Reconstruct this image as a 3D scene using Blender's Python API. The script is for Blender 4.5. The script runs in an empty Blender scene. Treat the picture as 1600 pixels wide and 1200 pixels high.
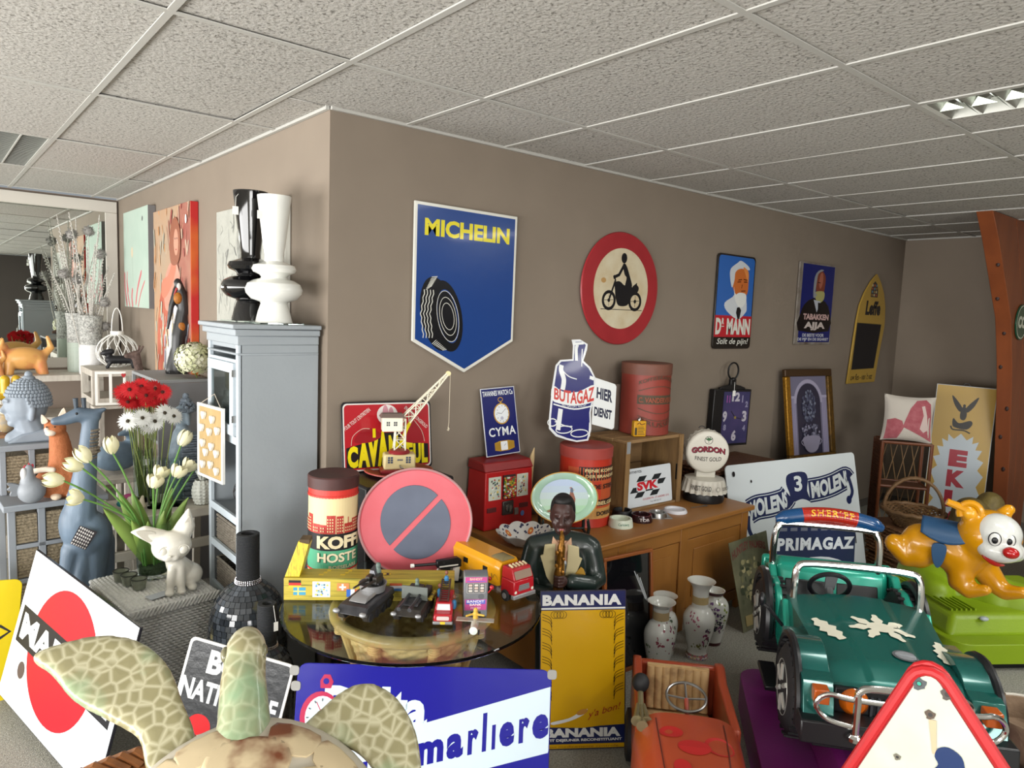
import bpy, bmesh, math, random
from math import sin, cos, pi, radians, sqrt, atan2, hypot
from mathutils import Vector as V, Matrix, Euler
from mathutils.geometry import tessellate_polygon

scene = bpy.context.scene
COL = scene.collection
rnd = random.Random(7)

# ------------------------------------------------------------ camera, light, exposure
cam_d = bpy.data.cameras.new('camera'); cam = bpy.data.objects.new('camera', cam_d); COL.objects.link(cam)
cam_d.sensor_width = 36; cam_d.lens = 1104.66 / 1600 * 36; cam_d.clip_start = .02
cam.matrix_world = Matrix(((.76702427, .03634159, -.64058806, -1.4276), (-.64045996, .10332622, -.76100902, -3.0143),
                           (.03853327, .99398339, .10252904, 1.80), (0, 0, 0, 1)))
scene.camera = cam
scene.view_settings.view_transform = 'Standard'; scene.view_settings.look = 'None'
scene.view_settings.gamma = 1; scene.view_settings.use_curve_mapping = False
scene.view_settings.exposure = 0.0
world = bpy.data.worlds.new('world'); scene.world = world; world.use_nodes = True
world.node_tree.nodes['Background'].inputs[0].default_value = (.85, .93, 1, 1)
world.node_tree.nodes['Background'].inputs[1].default_value = .35
def area(name, loc, rot, sx, sy, power, col):
    l = bpy.data.lights.new(name, 'AREA'); l.shape = 'RECTANGLE'; l.size = sx; l.size_y = sy; l.energy = power; l.color = col
    o = bpy.data.objects.new(name, l); o.location = loc; o.rotation_euler = rot; COL.objects.link(o); return o
# daylight through the shop windows: a long glazed front on the left, a smaller one behind the camera
area('shop_window_daylight', (-5.15, -.9, 1.3), (0, -pi/2 - .16, 0), 2.1, 8.6, 850, (1, .99, .975))
area('rear_window_daylight', (-3.2, -8.85, 1.5), (pi/2 + .12, 0, 0), 3.4, 2.0, 340, (1, .99, .97))

# the fluorescent lamp in view, then fill lights added at ceiling height out of view
for k, (lx, ly, pw) in enumerate(((1.745, -2.41, 16), (3.55, -3.6, 42), (1.2, -4.8, 48), (-1.4, -5.0, 30), (3.5, -6.0, 42))): area('ceiling_lamp_and_fill', (lx, ly, 2.64), (0, 0, 0), .28, 1.1, pw, (1, 1, .96))

# ------------------------------------------------------------ materials
def lin(h):
    if not isinstance(h, str): return tuple(h) + (1,)
    h = h.lstrip('#'); c = [int(h[i:i+2], 16) / 255 for i in (0, 2, 4)]
    return tuple(x / 12.92 if x <= .04045 else ((x + .055) / 1.055) ** 2.4 for x in c) + (1,)
_M = {}
def mat(c, r=.5, metal=0, var=None, bump=None, coat=0, trans=0, emit=0, spec=.5, ior=1.45, sheen=0, coords='Object', stretch=(1, 1, 1), name=None, alpha=1, var2=None):
    """c base colour; var=(scale, colour2, contrast, kind); bump=(scale, strength, kind)"""
    key = repr((c, r, metal, var, bump, coat, trans, emit, spec, ior, sheen, coords, stretch, alpha, var2))
    if key in _M: return _M[key]
    m = bpy.data.materials.new(name or 'paint'); m.use_nodes = True; N = m.node_tree.nodes; L = m.node_tree.links
    b = N['Principled BSDF']; b.inputs['Base Color'].default_value = lin(c)
    b.inputs['Roughness'].default_value = r; b.inputs['Metallic'].default_value = metal
    b.inputs['Coat Weight'].default_value = coat; b.inputs['Coat Roughness'].default_value = .06
    b.inputs['Transmission Weight'].default_value = trans; b.inputs['IOR'].default_value = ior
    b.inputs['Specular IOR Level'].default_value = spec; b.inputs['Sheen Weight'].default_value = sheen
    b.inputs['Alpha'].default_value = alpha
    if emit: b.inputs['Emission Color'].default_value = lin(c); b.inputs['Emission Strength'].default_value = emit
    def tex(kind, sc):
        if coords == 'World':
            g = N.new('ShaderNodeNewGeometry'); out = g.outputs['Position']
        else:
            g = N.new('ShaderNodeTexCoord'); out = g.outputs[coords]
        mp = N.new('ShaderNodeMapping'); mp.inputs['Scale'].default_value = stretch; L.new(out, mp.inputs[0])
        if kind == 'noise' or kind == 'fiss': t = N.new('ShaderNodeTexNoise'); t.inputs['Detail'].default_value = 4; o = t.outputs[0]
        elif kind == 'voro': t = N.new('ShaderNodeTexVoronoi'); t.feature = 'DISTANCE_TO_EDGE'; o = t.outputs[0]
        elif kind == 'cell': t = N.new('ShaderNodeTexVoronoi'); o = t.outputs[1]
        elif kind == 'dots': t = N.new('ShaderNodeTexVoronoi'); o = t.outputs[0]
        elif kind in ('wave', 'wavex', 'wavez'):
            t = N.new('ShaderNodeTexWave'); o = t.outputs[0]; t.inputs['Distortion'].default_value = 3 if kind == 'wave' else .6; t.inputs['Detail'].default_value = 3
            t.bands_direction = {'wave': 'Z', 'wavex': 'X', 'wavez': 'Z'}[kind]
        elif kind == 'weave': t = N.new('ShaderNodeTexBrick'); o = t.outputs[1]; t.inputs['Mortar Size'].default_value = .12
        t.inputs['Scale'].default_value = sc; L.new(mp.outputs[0], t.inputs['Vector']); return o
    if var:
        sc, c2, con = var[:3]; kind = var[3] if len(var) > 3 else 'noise'
        o = tex(kind, sc); rp = N.new('ShaderNodeValToRGB'); L.new(o, rp.inputs[0])
        mid = var[4] if len(var) > 4 else .5
        rp.color_ramp.elements[0].position = max(0, mid - con); rp.color_ramp.elements[1].position = min(1, mid + con)
        rp.color_ramp.elements[0].color = lin(c); rp.color_ramp.elements[1].color = lin(c2); L.new(rp.outputs[0], b.inputs['Base Color'])
    if var2:   # patches of a second colour over the first: (scale, colour, middle, softness)
        o = tex('noise', var2[0]); rp = N.new('ShaderNodeValToRGB'); L.new(o, rp.inputs[0]); rp.color_ramp.elements[0].position = var2[2] - var2[3]; rp.color_ramp.elements[1].position = var2[2] + var2[3]
        mx = N.new('ShaderNodeMix'); mx.data_type = 'RGBA'; L.new(rp.outputs[0], mx.inputs[0]); src = b.inputs['Base Color'].links
        if src: L.new(src[0].from_socket, mx.inputs[6])
        else: mx.inputs[6].default_value = lin(c)
        mx.inputs[7].default_value = lin(var2[1]); L.new(mx.outputs[2], b.inputs['Base Color'])
    if bump:
        o = tex(bump[2] if len(bump) > 2 else 'noise', bump[0]); bp = N.new('ShaderNodeBump'); bp.inputs['Strength'].default_value = bump[1]
        bp.inputs['Distance'].default_value = .01; L.new(o, bp.inputs['Height']); L.new(bp.outputs[0], b.inputs['Normal'])
    _M[key] = m; return m
def enamel(c): return mat(c, r=.24, coat=.12, spec=.35, bump=(14, .06), name='enamel')
def paint(c, r=.55): return mat(c, r=r, name='paint')
GLASS = mat('#e8f2f0', r=.02, trans=1, ior=1.12, spec=.5, name='clear_glass')
TGLASS = mat('#e2efea', r=.02, trans=1, ior=1.3, name='table_glass')
CHROME = mat('#d8d8d6', r=.14, metal=1, name='chrome')
STEEL = mat('#9a9a98', r=.3, metal=1, name='steel')
BLACK = mat('#141416', r=.35, name='black_plastic')
RUBBER = mat('#1c1c1e', r=.6, name='rubber')
WHITE = mat('#e9e9e4', r=.4, name='white_paint')

# ------------------------------------------------------------ mesh builder
class MB:
    def __init__(s): s.v = []; s.f = []; s.m = []; s.M = Matrix.Identity(4)
    def at(s, loc=(0, 0, 0), rot=(0, 0, 0), sc=1):
        s.M = Matrix.Translation(loc) @ Euler(rot).to_matrix().to_4x4() @ Matrix.Diagonal((sc, sc, sc, 1) if not hasattr(sc, '__len__') else (*sc, 1)); return s
    def add(s, vs, fs, mi=0):
        n = len(s.v); s.v += [tuple(s.M @ V(p)) for p in vs]; s.f += [tuple(i + n for i in f) for f in fs]; s.m += [mi] * len(fs); return s
    def box(s, a, b, mi=0):
        x0, y0, z0 = a; x1, y1, z1 = b
        return s.add([(x0, y0, z0), (x1, y0, z0), (x1, y1, z0), (x0, y1, z0), (x0, y0, z1), (x1, y0, z1), (x1, y1, z1), (x0, y1, z1)],
                     [(0, 3, 2, 1), (4, 5, 6, 7), (0, 1, 5, 4), (1, 2, 6, 5), (2, 3, 7, 6), (3, 0, 4, 7)], mi)
    def cbox(s, c, d, mi=0): return s.box([c[i] - d[i] / 2 for i in range(3)], [c[i] + d[i] / 2 for i in range(3)], mi)
    def hexa(s, bot, top, mi=0):
        return s.add(list(bot) + list(top), [(0, 3, 2, 1), (4, 5, 6, 7), (0, 1, 5, 4), (1, 2, 6, 5), (2, 3, 7, 6), (3, 0, 4, 7)], mi)
    def prism(s, poly, t0, t1, ax='xz', mi=0):
        """closed polygon in a plane, extruded along the third axis from t0 to t1"""
        def m3(p, t): return {'xz': (p[0], t, p[1]), 'xy': (p[0], p[1], t), 'yz': (t, p[0], p[1])}[ax]
        n = len(poly); tr = tessellate_polygon([[V((p[0], p[1], 0)) for p in poly]])
        vs = [m3(p, t0) for p in poly] + [m3(p, t1) for p in poly]
        fs = [tuple(t) for t in tr] + [tuple(i + n for i in reversed(t)) for t in tr] + [(i, (i + 1) % n, (i + 1) % n + n, i + n) for i in range(n)]
        return s.add(vs, fs, mi)
    def tube(s, pts, r, n=8, closed=False, mi=0, flat=1):
        pts = [V(p) for p in pts]; k = len(pts); rs = r if hasattr(r, '__len__') else [r] * k
        tang = []
        for i in range(k):
            a = pts[(i - 1) % k] if closed or i > 0 else pts[i]; b = pts[(i + 1) % k] if closed or i < k - 1 else pts[i]
            t = (b - a); tang.append(t.normalized() if t.length > 1e-9 else V((0, 0, 1)))
        up = V((0, 0, 1)) if abs(tang[0].z) < .9 else V((1, 0, 0))
        nn = (up - tang[0] * up.dot(tang[0])).normalized(); vs = []; 
        for i in range(k):
            nn = (nn - tang[i] * nn.dot(tang[i])); nn = nn.normalized() if nn.length > 1e-6 else V((1, 0, 0)); bb = tang[i].cross(nn)
            for j in range(n):
                a = 2 * pi * j / n; vs.append(pts[i] + (nn * cos(a) * flat + bb * sin(a)) * rs[i])
        fs = []
        for i in range(k if closed else k - 1):
            for j in range(n):
                a, b = i * n + j, i * n + (j + 1) % n; c = ((i + 1) % k) * n; fs.append((a, b, c + (j + 1) % n, c + j))
        if not closed: fs += [tuple(range(n))[::-1], tuple(range((k - 1) * n, k * n))]
        return s.add(vs, fs, mi)
    def lathe(s, prof, n=32, mi=0, lobes=0, amp=0, cap=True, a0=0, a1=2 * pi):
        vs = []; k = len(prof); full = abs(a1 - a0 - 2 * pi) < 1e-6; nn = n if full else n + 1
        for r, z in prof:
            for j in range(nn):
                a = a0 + (a1 - a0) * j / n; q = r * (1 + amp * cos(lobes * a)) if lobes else r; vs.append((q * cos(a), q * sin(a), z))
        fs = []
        for i in range(k - 1):
            for j in range(n if full else n): b = (j + 1) % nn; fs.append((i * nn + j, i * nn + b, (i + 1) * nn + b, (i + 1) * nn + j))
        if cap and full:
            if prof[0][0] > 1e-5: fs.append(tuple(range(nn))[::-1])
            if prof[-1][0] > 1e-5: fs.append(tuple(range((k - 1) * nn, k * nn)))
        return s.add(vs, fs, mi)
    def ell(s, c, r, rot=(0, 0, 0), n=16, k=10, mi=0):
        if not hasattr(r, '__len__'): r = (r, r, r)
        R = Euler(rot).to_matrix(); vs = []
        for i in range(1, k):
            t = pi * i / k
            for j in range(n): a = 2 * pi * j / n; vs.append(V(c) + R @ V((r[0] * sin(t) * cos(a), r[1] * sin(t) * sin(a), r[2] * cos(t))))
        vs += [V(c) + R @ V((0, 0, r[2])), V(c) + R @ V((0, 0, -r[2]))]; T = len(vs) - 2
        fs = [(i * n + j, (i + 1) * n + j, (i + 1) * n + (j + 1) % n, i * n + (j + 1) % n) for i in range(k - 2) for j in range(n)]
        fs += [(T, j, (j + 1) % n) for j in range(n)] + [(T + 1, (k - 2) * n + (j + 1) % n, (k - 2) * n + j) for j in range(n)]
        return s.add(vs, fs, mi)
    def grid(s, fn, nu, nv, mi=0, cu=False):
        vs = [fn(i / (nu if cu else nu - 1), j / (nv - 1)) for j in range(nv) for i in range(nu)]
        fs = [(j * nu + i, j * nu + (i + 1) % nu, (j + 1) * nu + (i + 1) % nu, (j + 1) * nu + i) for j in range(nv - 1) for i in range(nu if cu else nu - 1)]
        return s.add(vs, fs, mi)
    def build(s, name, m, parent=None, bev=0, ang=35, remesh=0, smooth=0, solid=0, sub=0, seg=2):
        me = bpy.data.meshes.new(name); me.from_pydata(s.v, [], s.f)
        for x in (m if isinstance(m, (list, tuple)) else [m]): me.materials.append(x)
        if any(s.m): me.polygons.foreach_set('material_index', s.m)
        bm = bmesh.new(); bm.from_mesh(me); bmesh.ops.recalc_face_normals(bm, faces=bm.faces); bm.to_mesh(me); bm.free()
        me.polygons.foreach_set('use_smooth', [True] * len(me.polygons)); me.set_sharp_from_angle(angle=radians(180 if remesh else ang))
        o = bpy.data.objects.new(name, me); COL.objects.link(o); o.parent = parent
        if solid: q = o.modifiers.new('solid', 'SOLIDIFY'); q.thickness = solid; q.offset = 0
        if bev:
            q = o.modifiers.new('bevel', 'BEVEL'); q.width = bev; q.segments = seg; q.limit_method = 'ANGLE'; q.angle_limit = radians(40)
        if remesh:
            q = o.modifiers.new('skin', 'REMESH'); q.mode = 'VOXEL'; q.voxel_size = remesh; q.use_smooth_shade = True
            if smooth: q = o.modifiers.new('soft', 'SMOOTH'); q.iterations = smooth; q.factor = .6
        if sub: q = o.modifiers.new('sub', 'SUBSURF'); q.levels = sub; q.render_levels = sub
        s.obj = o; return o
def T(name, label, cat, loc=(0, 0, 0), rot=0, group=None):
    o = bpy.data.objects.new(name, None); COL.objects.link(o); o.empty_display_size = .05; o.location = loc
    o.rotation_euler = rot if hasattr(rot, '__len__') else (0, 0, rot); tag(o, label, cat, group); return o
def tag(o, label, cat, group=None):
    o['label'] = label; o['category'] = cat
    if group: o['group'] = group
    return o
def struct(o): o['kind'] = 'structure'; return o
def dup(root, loc, rot=None, label=None, parent=None, sc=None):
    def cp(o, par):
        c = o.copy(); COL.objects.link(c); c.parent = par
        for ch in o.children: cp(ch, c)
        return c
    r = cp(root, parent); r.location = loc
    if rot is not None: r.rotation_euler = rot if hasattr(rot, '__len__') else (0, 0, rot)
    if sc: r.scale = sc if hasattr(sc, '__len__') else (sc,) * 3
    if label: r['label'] = label
    return r
def arc(c, r, a0, a1, n, ax='xz', r2=None):
    r2 = r2 or r; out = []
    for i in range(n):
        a = radians(a0 + (a1 - a0) * i / (n - 1)); u, w = c[0] + r * cos(a), c[1] + r2 * sin(a); out.append((u, w))
    return out
def spl(pts, n=6, closed=True):
    """Catmull-Rom through points of any dimension"""
    k = len(pts); out = []
    rng = range(k if closed else k - 1)
    for i in rng:
        P0 = pts[(i - 1) % k] if closed or i > 0 else pts[0]; P1 = pts[i]; P2 = pts[(i + 1) % k]; P3 = pts[(i + 2) % k] if closed or i < k - 2 else pts[-1]
        for j in range(n):
            t = j / n
            out.append(tuple(.5 * (2 * b + (c - a) * t + (2 * a - 5 * b + 4 * c - d) * t * t + (3 * b - a - 3 * c + d) * t ** 3) for a, b, c, d in zip(P0, P1, P2, P3)))
    if not closed: out.append(tuple(pts[-1]))
    return out
def rrect(x0, y0, x1, y1, r, n=5):
    o = []
    for cx, cy, a in ((x1 - r, y1 - r, 0), (x0 + r, y1 - r, 90), (x0 + r, y0 + r, 180), (x1 - r, y0 + r, 270)): o += arc((cx, cy), r, a, a + 90, n)
    return o

# ------------------------------------------------------------ flat artwork and lettering
_T = {}
def glyphs(t, bold, sp=1.0):
    k = (t, bold, sp)
    if k in _T: return _T[k]
    c = bpy.data.curves.new('t', 'FONT'); c.body = t; c.offset = bold; c.resolution_u = 3; c.space_character = sp; c.fill_mode = 'FRONT'
    o = bpy.data.objects.new('t', c); me = o.to_mesh()
    vs = [(v.co.x, v.co.y) for v in me.vertices]; fs = [tuple(p.vertices) for p in me.polygons]; o.to_mesh_clear()
    bpy.data.objects.remove(o); bpy.data.curves.remove(c)
    x0 = min(v[0] for v in vs); x1 = max(v[0] for v in vs); y0 = min(v[1] for v in vs); y1 = max(v[1] for v in vs)
    _T[k] = ([((a - x0) / (x1 - x0), (b - y0) / (y1 - y0)) for a, b in vs], fs, (x1 - x0) / (y1 - y0)); return _T[k]
class Art:
    """flat print on a panel: x right, z up, layers step towards the viewer (-y)"""
    def __init__(s, parent, front=0.0, fn=None, step=.0005, clip=None):
        s.p = parent; s.parts = {}; s.l = 0
        if clip: s.fn = lambda x, z, l: (min(max(x, clip[0]), clip[2]), -front - l * step, min(max(z, clip[1]), clip[3]))
        else: s.fn = fn or (lambda x, z, l: (x, -front - l * step, z))
    def _put(s, part, vs, fs, m):
        d = s.parts.setdefault(part, ([], [], [], [])); n = len(d[0]); d[0].extend(vs); d[1].extend(tuple(i + n for i in f) for f in fs)
        if m not in d[3]: d[3].append(m)
        d[2].extend([d[3].index(m)] * len(fs))
    def poly(s, part, pts, m, l=None):
        if l is None: s.l += .1; l = s.l
        tr = tessellate_polygon([[V((p[0], p[1], 0)) for p in pts]])
        s._put(part, [s.fn(x, z, l) for x, z in pts], [tuple(t) for t in tr], m); return s
    def rect(s, part, x0, z0, x1, z1, m, l=None, r=0): return s.poly(part, rrect(x0, z0, x1, z1, r) if r else [(x0, z0), (x1, z0), (x1, z1), (x0, z1)], m, l)
    def ell(s, part, x, z, rx, rz, m, l=None, rot=0, n=24):
        c, q = cos(radians(rot)), sin(radians(rot))
        return s.poly(part, [(x + rx * cos(a) * c - rz * sin(a) * q, z + rx * cos(a) * q + rz * sin(a) * c) for a in [2 * pi * i / n for i in range(n)]], m, l)
    def line(s, part, pts, w, m, l=None, closed=False):
        if l is None: s.l += .1; l = s.l
        vs = []; k = len(pts)
        for i, p in enumerate(pts):
            a = pts[(i - 1) % k] if closed or i else p; b = pts[(i + 1) % k] if closed or i < k - 1 else p
            dx, dz = b[0] - a[0], b[1] - a[1]; q = hypot(dx, dz) or 1; ww = w[i] if hasattr(w, '__len__') else w
            vs += [s.fn(p[0] - dz / q * ww / 2, p[1] + dx / q * ww / 2, l), s.fn(p[0] + dz / q * ww / 2, p[1] - dx / q * ww / 2, l)]
        s._put(part, vs, [(2 * i, 2 * i + 1, (2 * i + 3) % (2 * k), (2 * i + 2) % (2 * k)) for i in range(k if closed else k - 1)], m); return s
    def text(s, t, x, z, w, h, m, bold=.02, part='lettering', f=None, shear=0, sp=1.0, l=None):
        if l is None: s.l += .1; l = s.l
        vs, fs, _ = glyphs(t, bold, sp)
        out = []
        for a, b in vs:
            px, pz = f(a, b) if f else (x + a * w + b * h * shear, z + b * h)
            out.append(s.fn(px, pz, l))
        s._put(part, out, fs, m); return s
    def done(s):
        for k, (vs, fs, ms, mm) in s.parts.items():
            me = bpy.data.meshes.new(k); me.from_pydata(vs, [], fs)
            for x in mm: me.materials.append(x)
            me.polygons.foreach_set('material_index', ms)
            o = bpy.data.objects.new(k, me); COL.objects.link(o); o.parent = s.p
        return s
def lean(name, label, cat, bl, yaw, tilt, roll=0, group=None):
    """a panel frame: origin at its lower-left corner, x along its width, z up its face, front towards -y"""
    ya, ti, ro = radians(yaw), radians(tilt), radians(roll)
    u = V((cos(ya), sin(ya), 0)); n0 = V((sin(ya), -cos(ya), 0)); v = V((0, 0, 1)) * cos(ti) - n0 * sin(ti)
    u2 = u * cos(ro) + v * sin(ro); v2 = v * cos(ro) - u * sin(ro); y = v2.cross(u2)
    o = T(name, label, cat, group=group)
    o.rotation_euler = Matrix(((u2.x, y.x, v2.x), (u2.y, y.y, v2.y), (u2.z, y.z, v2.z))).to_euler(); o.location = bl; return o

# ------------------------------------------------------------ the room
WALLM = mat('#807467', r=.85, bump=(230, .25, 'wavex'), var=(3, '#897d6f', .4), coords='World', name='woven_wallpaper')
H = 2.66
def wall(name, a, b, h=H, t=.12, m=WALLM, z0=0):
    d = V((b[0] - a[0], b[1] - a[1], 0)); n = V((-d.y, d.x, 0)).normalized() * t
    mb = MB(); p = [V((a[0], a[1], z0)), V((b[0], b[1], z0)), V((b[0], b[1], z0)) + n, V((a[0], a[1], z0)) + n]
    mb.hexa(p, [q + V((0, 0, h - z0)) for q in p]); return struct(mb.build(name, m))
wall('wall_right', (0, 0), (6.2, 0))                      # carries the enamel signs
wall('wall_left', (0, 4.37), (0, .12))                     # carries the paintings
wall('wall_back', (6.2, .12), (6.2, -9))
wall('wall_far', (-5.2, 4.34), (.12, 4.34), m=mat('#8a7c70', r=.85, name='wall_paint'))
wall('wall_window', (-5.25, -9), (-5.25, 4.4), m=paint('#b8b4aa', .8))
wall('wall_rear', (6.3, -9), (-5.3, -9), m=paint('#4a4440', .8))
carp = MB(); carp.box((-5.3, -9.1, -.05), (6.3, 4.5, 0))
struct(carp.build('floor', mat('#77766d', r=.95, var=(140, '#b4b2a7', .22), bump=(320, .8), coords='World', name='grey_carpet')))
# ceiling: lay-in tiles on a white T-bar grid, 0.60 x 1.20 m
ceil = MB(); ceil.box((-5.3, -9.1, H + .06), (6.3, 4.5, H + .1)); ceilo = struct(ceil.build('ceiling', paint('#77736b', .9)))
TILEM = mat('#7f7c76', r=.95, var=(80, '#b2afa9', .03, 'noise', .40), bump=(60, .4), coords='World', name='fissured_tile')
TB = mat('#b4b3ad', r=.5, name='white_grid'); tc = {}
FIX = [(1.59, -3.01), (-1.41, 1.79)]
def tile(x0, y0, x1, y1):
    k = (round(x1 - x0, 3), round(y1 - y0, 3))
    if k not in tc:
        m = MB(); m.box((.009, .009, 0), (k[0] - .009, k[1] - .009, .015)); o = m.build('tile', TILEM, ceilo, bev=.003, seg=1); tc[k] = o.data
    else: o = bpy.data.objects.new('tile', tc[k]); COL.objects.link(o); o.parent = ceilo
    o.location = (x0, y0, H + rnd.uniform(.003, .008)); o.rotation_euler = (rnd.uniform(-.002, .002), rnd.uniform(-.004, .004), 0)
for i in range(-8, 12):
    for j in range(-7, 5):
        x0, y0 = -.21 + .6 * (i - 1), -.61 + 1.2 * (j - 1); x1, y1 = x0 + .6, y0 + 1.2
        x0, x1 = max(x0, -5.2), min(x1, 6.2); y0, y1 = max(y0, -9), min(y1, 4.3)
        if x1 - x0 < .05 or y1 - y0 < .05: continue
        spans = [(x0, y0, x1, y1)]
        if x1 > 0 and y1 > 0:
            spans = ([(x0, y0, x1, 0)] if y0 < 0 else []) + ([(x0, 0, 0, y1)] if x0 < 0 and y0 < 0 else []) + ([(x0, y0, 0, y1)] if x0 < 0 and y0 >= 0 else [])
        for a, b, c, d in spans:
            if any(abs(a - fx) < .02 and abs(b - fy) < .02 for fx, fy in FIX):
                if a > 0: tile(a + .3, b, c, d)
                else: tile(a, b, c - .3, d)
                continue
            tile(a, b, c, d)
tb = MB()
for i in range(-8, 12):
    x = -.21 + .6 * i
    if not -5.2 < x < 6.2: continue
    tb.box((x - .012, -9, H - .001), (x + .012, 4.3 if x < 0 else 0, H + .004))
for j in range(-7, 5):
    y = -.61 + 1.2 * j
    if -9 < y < 4.3: tb.box((-5.2, y - .012, H - .0012), (6.2 if y < 0 else 0, y + .012, H + .003))
for a, b in (((-.003, 0, 0), (-.02, 4.3, 0)), ((0, -.02, 0), (6.2, -.003, 0)), ((6.18, -9, 0), (6.197, 0, 0))):
    tb.box((min(a[0], b[0]), min(a[1], b[1]), H - .008), (max(a[0], b[0]), max(a[1], b[1]), H + .01))
tb.build('grid', TB, ceilo)
def fixture(x, y, lab):
    t = T('ceiling_light', lab, 'ceiling light', (x, y, H))
    m = MB(); m.box((.005, .005, .075), (.295, 1.195, .08)); m.box((.005, .005, 0), (.012, 1.195, .08)); m.box((.288, .005, 0), (.295, 1.195, .08)); m.box((0.005, .005, 0), (.295, .012, .08)); m.box((.005, 1.17, 0), (.295, 1.195, .08))
    m.build('housing', mat('#cfcfc8', r=.4, name='white_steel'), t)
    m = MB(); m.tube([(.15, .05, .058), (.15, 1.14, .058)], .013); m.build('lamp_tube', mat('#f4fbf0', emit=6, name='lit_tube'), t)
    for k in range(10):
        y0 = .06 + .112 * k; m = MB()
        for sx in (0, 1):   # two pyramid-backed louvre cells side by side
            xa, xb = (.016, .148) if sx == 0 else (.152, .284)
            m.add([(xa, y0, 0), (xb, y0, 0), ((xa + xb) / 2, y0 + .05, .055), (xa, y0 + .1, 0), (xb, y0 + .1, 0)], [(0, 1, 2), (4, 3, 2)], 0)
            m.add([(xa, y0 + .1, .001), (xa, y0 + .012, .001), ((xa + xb) / 2 - .01, y0 + .1, .052)], [(0, 1, 2)], 1)
        m.build('louvre', [mat('#8d8e88', r=.35, metal=.6, name='louvre_grey'), mat('#f6fbee', r=.3, emit=.55, name='glowing_reflector')], t)  # reflector triangles glow on their own in place of lamp light
fixture(1.595, -3.01, 'recessed ceiling lamp with bright white louvre cells, upper right')
t = T('ceiling_vent', 'grey slatted ceiling light panel at the far left above the mirror', 'ceiling panel', (-1.11, 1.79, H))
m = MB(); m.box((.005, .005, .03), (.295, 1.195, .035)); m.box((.005, .005, 0), (.02, 1.195, .035)); m.box((.28, .005, 0), (.295, 1.195, .035)); m.box((.15, .005, .0), (.157, 1.195, .03)); m.build('frame', paint('#bdbdb6', .4), t)
s0 = None
for k in range(36):
    m = MB().at((.02, .03 + .0325 * k, .004), (.6, 0, 0)); m.box((0, 0, 0), (.26, .022, .0015)); s0 = m.build('slat', paint('#9c9e99', .4), t)
# baseboards
for nm, a, b in (('baseboard_right', (0, -.015, 0), (6.2, 0, .07)), ('baseboard_left', (-.015, 0, 0), (0, 4.3, .07)), ('baseboard_back', (6.185, -9, 0), (6.2, 0, .07))):
    m = MB(); m.box(a, b); struct(m.build(nm, paint('#5d5852', .6), bev=.003))
# wide laminated timber arch leg at the right
bm_ = MB(); WOODB = mat('#6b3720', r=.42, var=(5, '#8f4e2a', .35), bump=(18, .15), stretch=(1, 1, .18), name='varnished_pine')
def beamsec(z):
    P_ = ((0, 5.72), (.5, 5.66), (.8, 5.6), (1.42, 5.45), (1.88, 5.26), (2.2, 4.99), (2.45, 4.78), (2.66, 4.57))
    for (a, b), (c, d) in zip(P_, P_[1:]):
        if z <= c + 1e-6: return b + (d - b) * (z - a) / (c - a)
    return 4.57
zs = [H * i / 14 for i in range(15)]
for k in range(3):
    q = []
    for side in (0, 1):
        for z in (zs if side == 0 else zs[::-1]):
            x = beamsec(z); w = 6.19 - x; xx = x + (k * w / 3 if side == 0 else (k + 1) * w / 3 - .004); q.append((xx, z))
    bm_ = MB(); bm_.prism(q, -1.22, -1.11)
    ob = bm_.build('board', WOODB, bev=.004, seg=1)
    if k == 0: arch = T('trim_1', 'x', 'x'); del arch['label']; del arch['category']; struct(arch)
    ob.parent = arch
for k, (z, dy) in enumerate(((2.3, .03), (2.05, .07), (1.78, .05), (1.5, .08), (1.15, .03), (.9, .07), (.62, .04))): b = MB(); b.ell((beamsec(z) - .001, -1.22 + dy, z), (.006, .014, .022)); b.build('knot', paint('#2c130a'), arch)
arch['label'] = 'wide curved varnished pine arch leg rising to the ceiling'

# ------------------------------------------------------------ the far wall: mirror and shelf
WPALE = mat('#cfcac0', r=.6, var=(30, '#a9a297', .3), bump=(60, .2), stretch=(1, 1, .3), name='whitewashed_wood')
t = T('wall_mirror', 'huge wall mirror in a pale wooden frame on the far left wall', 'mirror', (-3.2, 4.3, 1.15))
m = MB(); m.box((0, 0, 0), (3.185, .03, .09)); m.box((0, 0, 1.39), (3.185, .03, 1.49)); m.box((3.09, 0, .09), (3.185, .03, 1.39)); m.box((0, 0, .09), (.09, .03, 1.39))
m.build('frame', paint('#c9c4ba', .5), t, bev=.004)
m = MB(); m.box((.08, .012, .08), (3.10, .02, 1.4)); m.build('mirror_glass', mat('#dfe4df', r=.0, metal=1, name='mirror'), t)

def frame_cube(name, lab, loc, w, d, h, m_, th=.03, cat='shelf', mid=()):
    t = T(name, lab, cat, loc)
    b = MB(); b.box((0, 0, h - th), (w, d, h)); b.build('top', m_, t, bev=.003)
    for a in ((0, 0), (w - th, 0), (0, d - th), (w - th, d - th)):
        b = MB(); b.box((a[0], a[1], 0), (a[0] + th, a[1] + th, h - th)); b.build('leg', m_, t, bev=.002)
    for z in mid: b = MB(); b.box((0.002, 0.002, z), (w - .002, d - .002, z + th)); b.build('shelf_board', m_, t, bev=.002)
    return t
frame_cube('wall_shelf', 'long whitewashed wooden shelf table under the mirror', (-1.9, 3.72, 0), 1.65, .5, 1.14, WPALE, .05, mid=(.3, .75))
frame_cube('shelf_cabinet', 'small whitewashed box cabinet under the white wire lantern', (-.42, 3.2, 0), .37, .5, 1.22, WPALE, .05, mid=(.5, .95))

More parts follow.
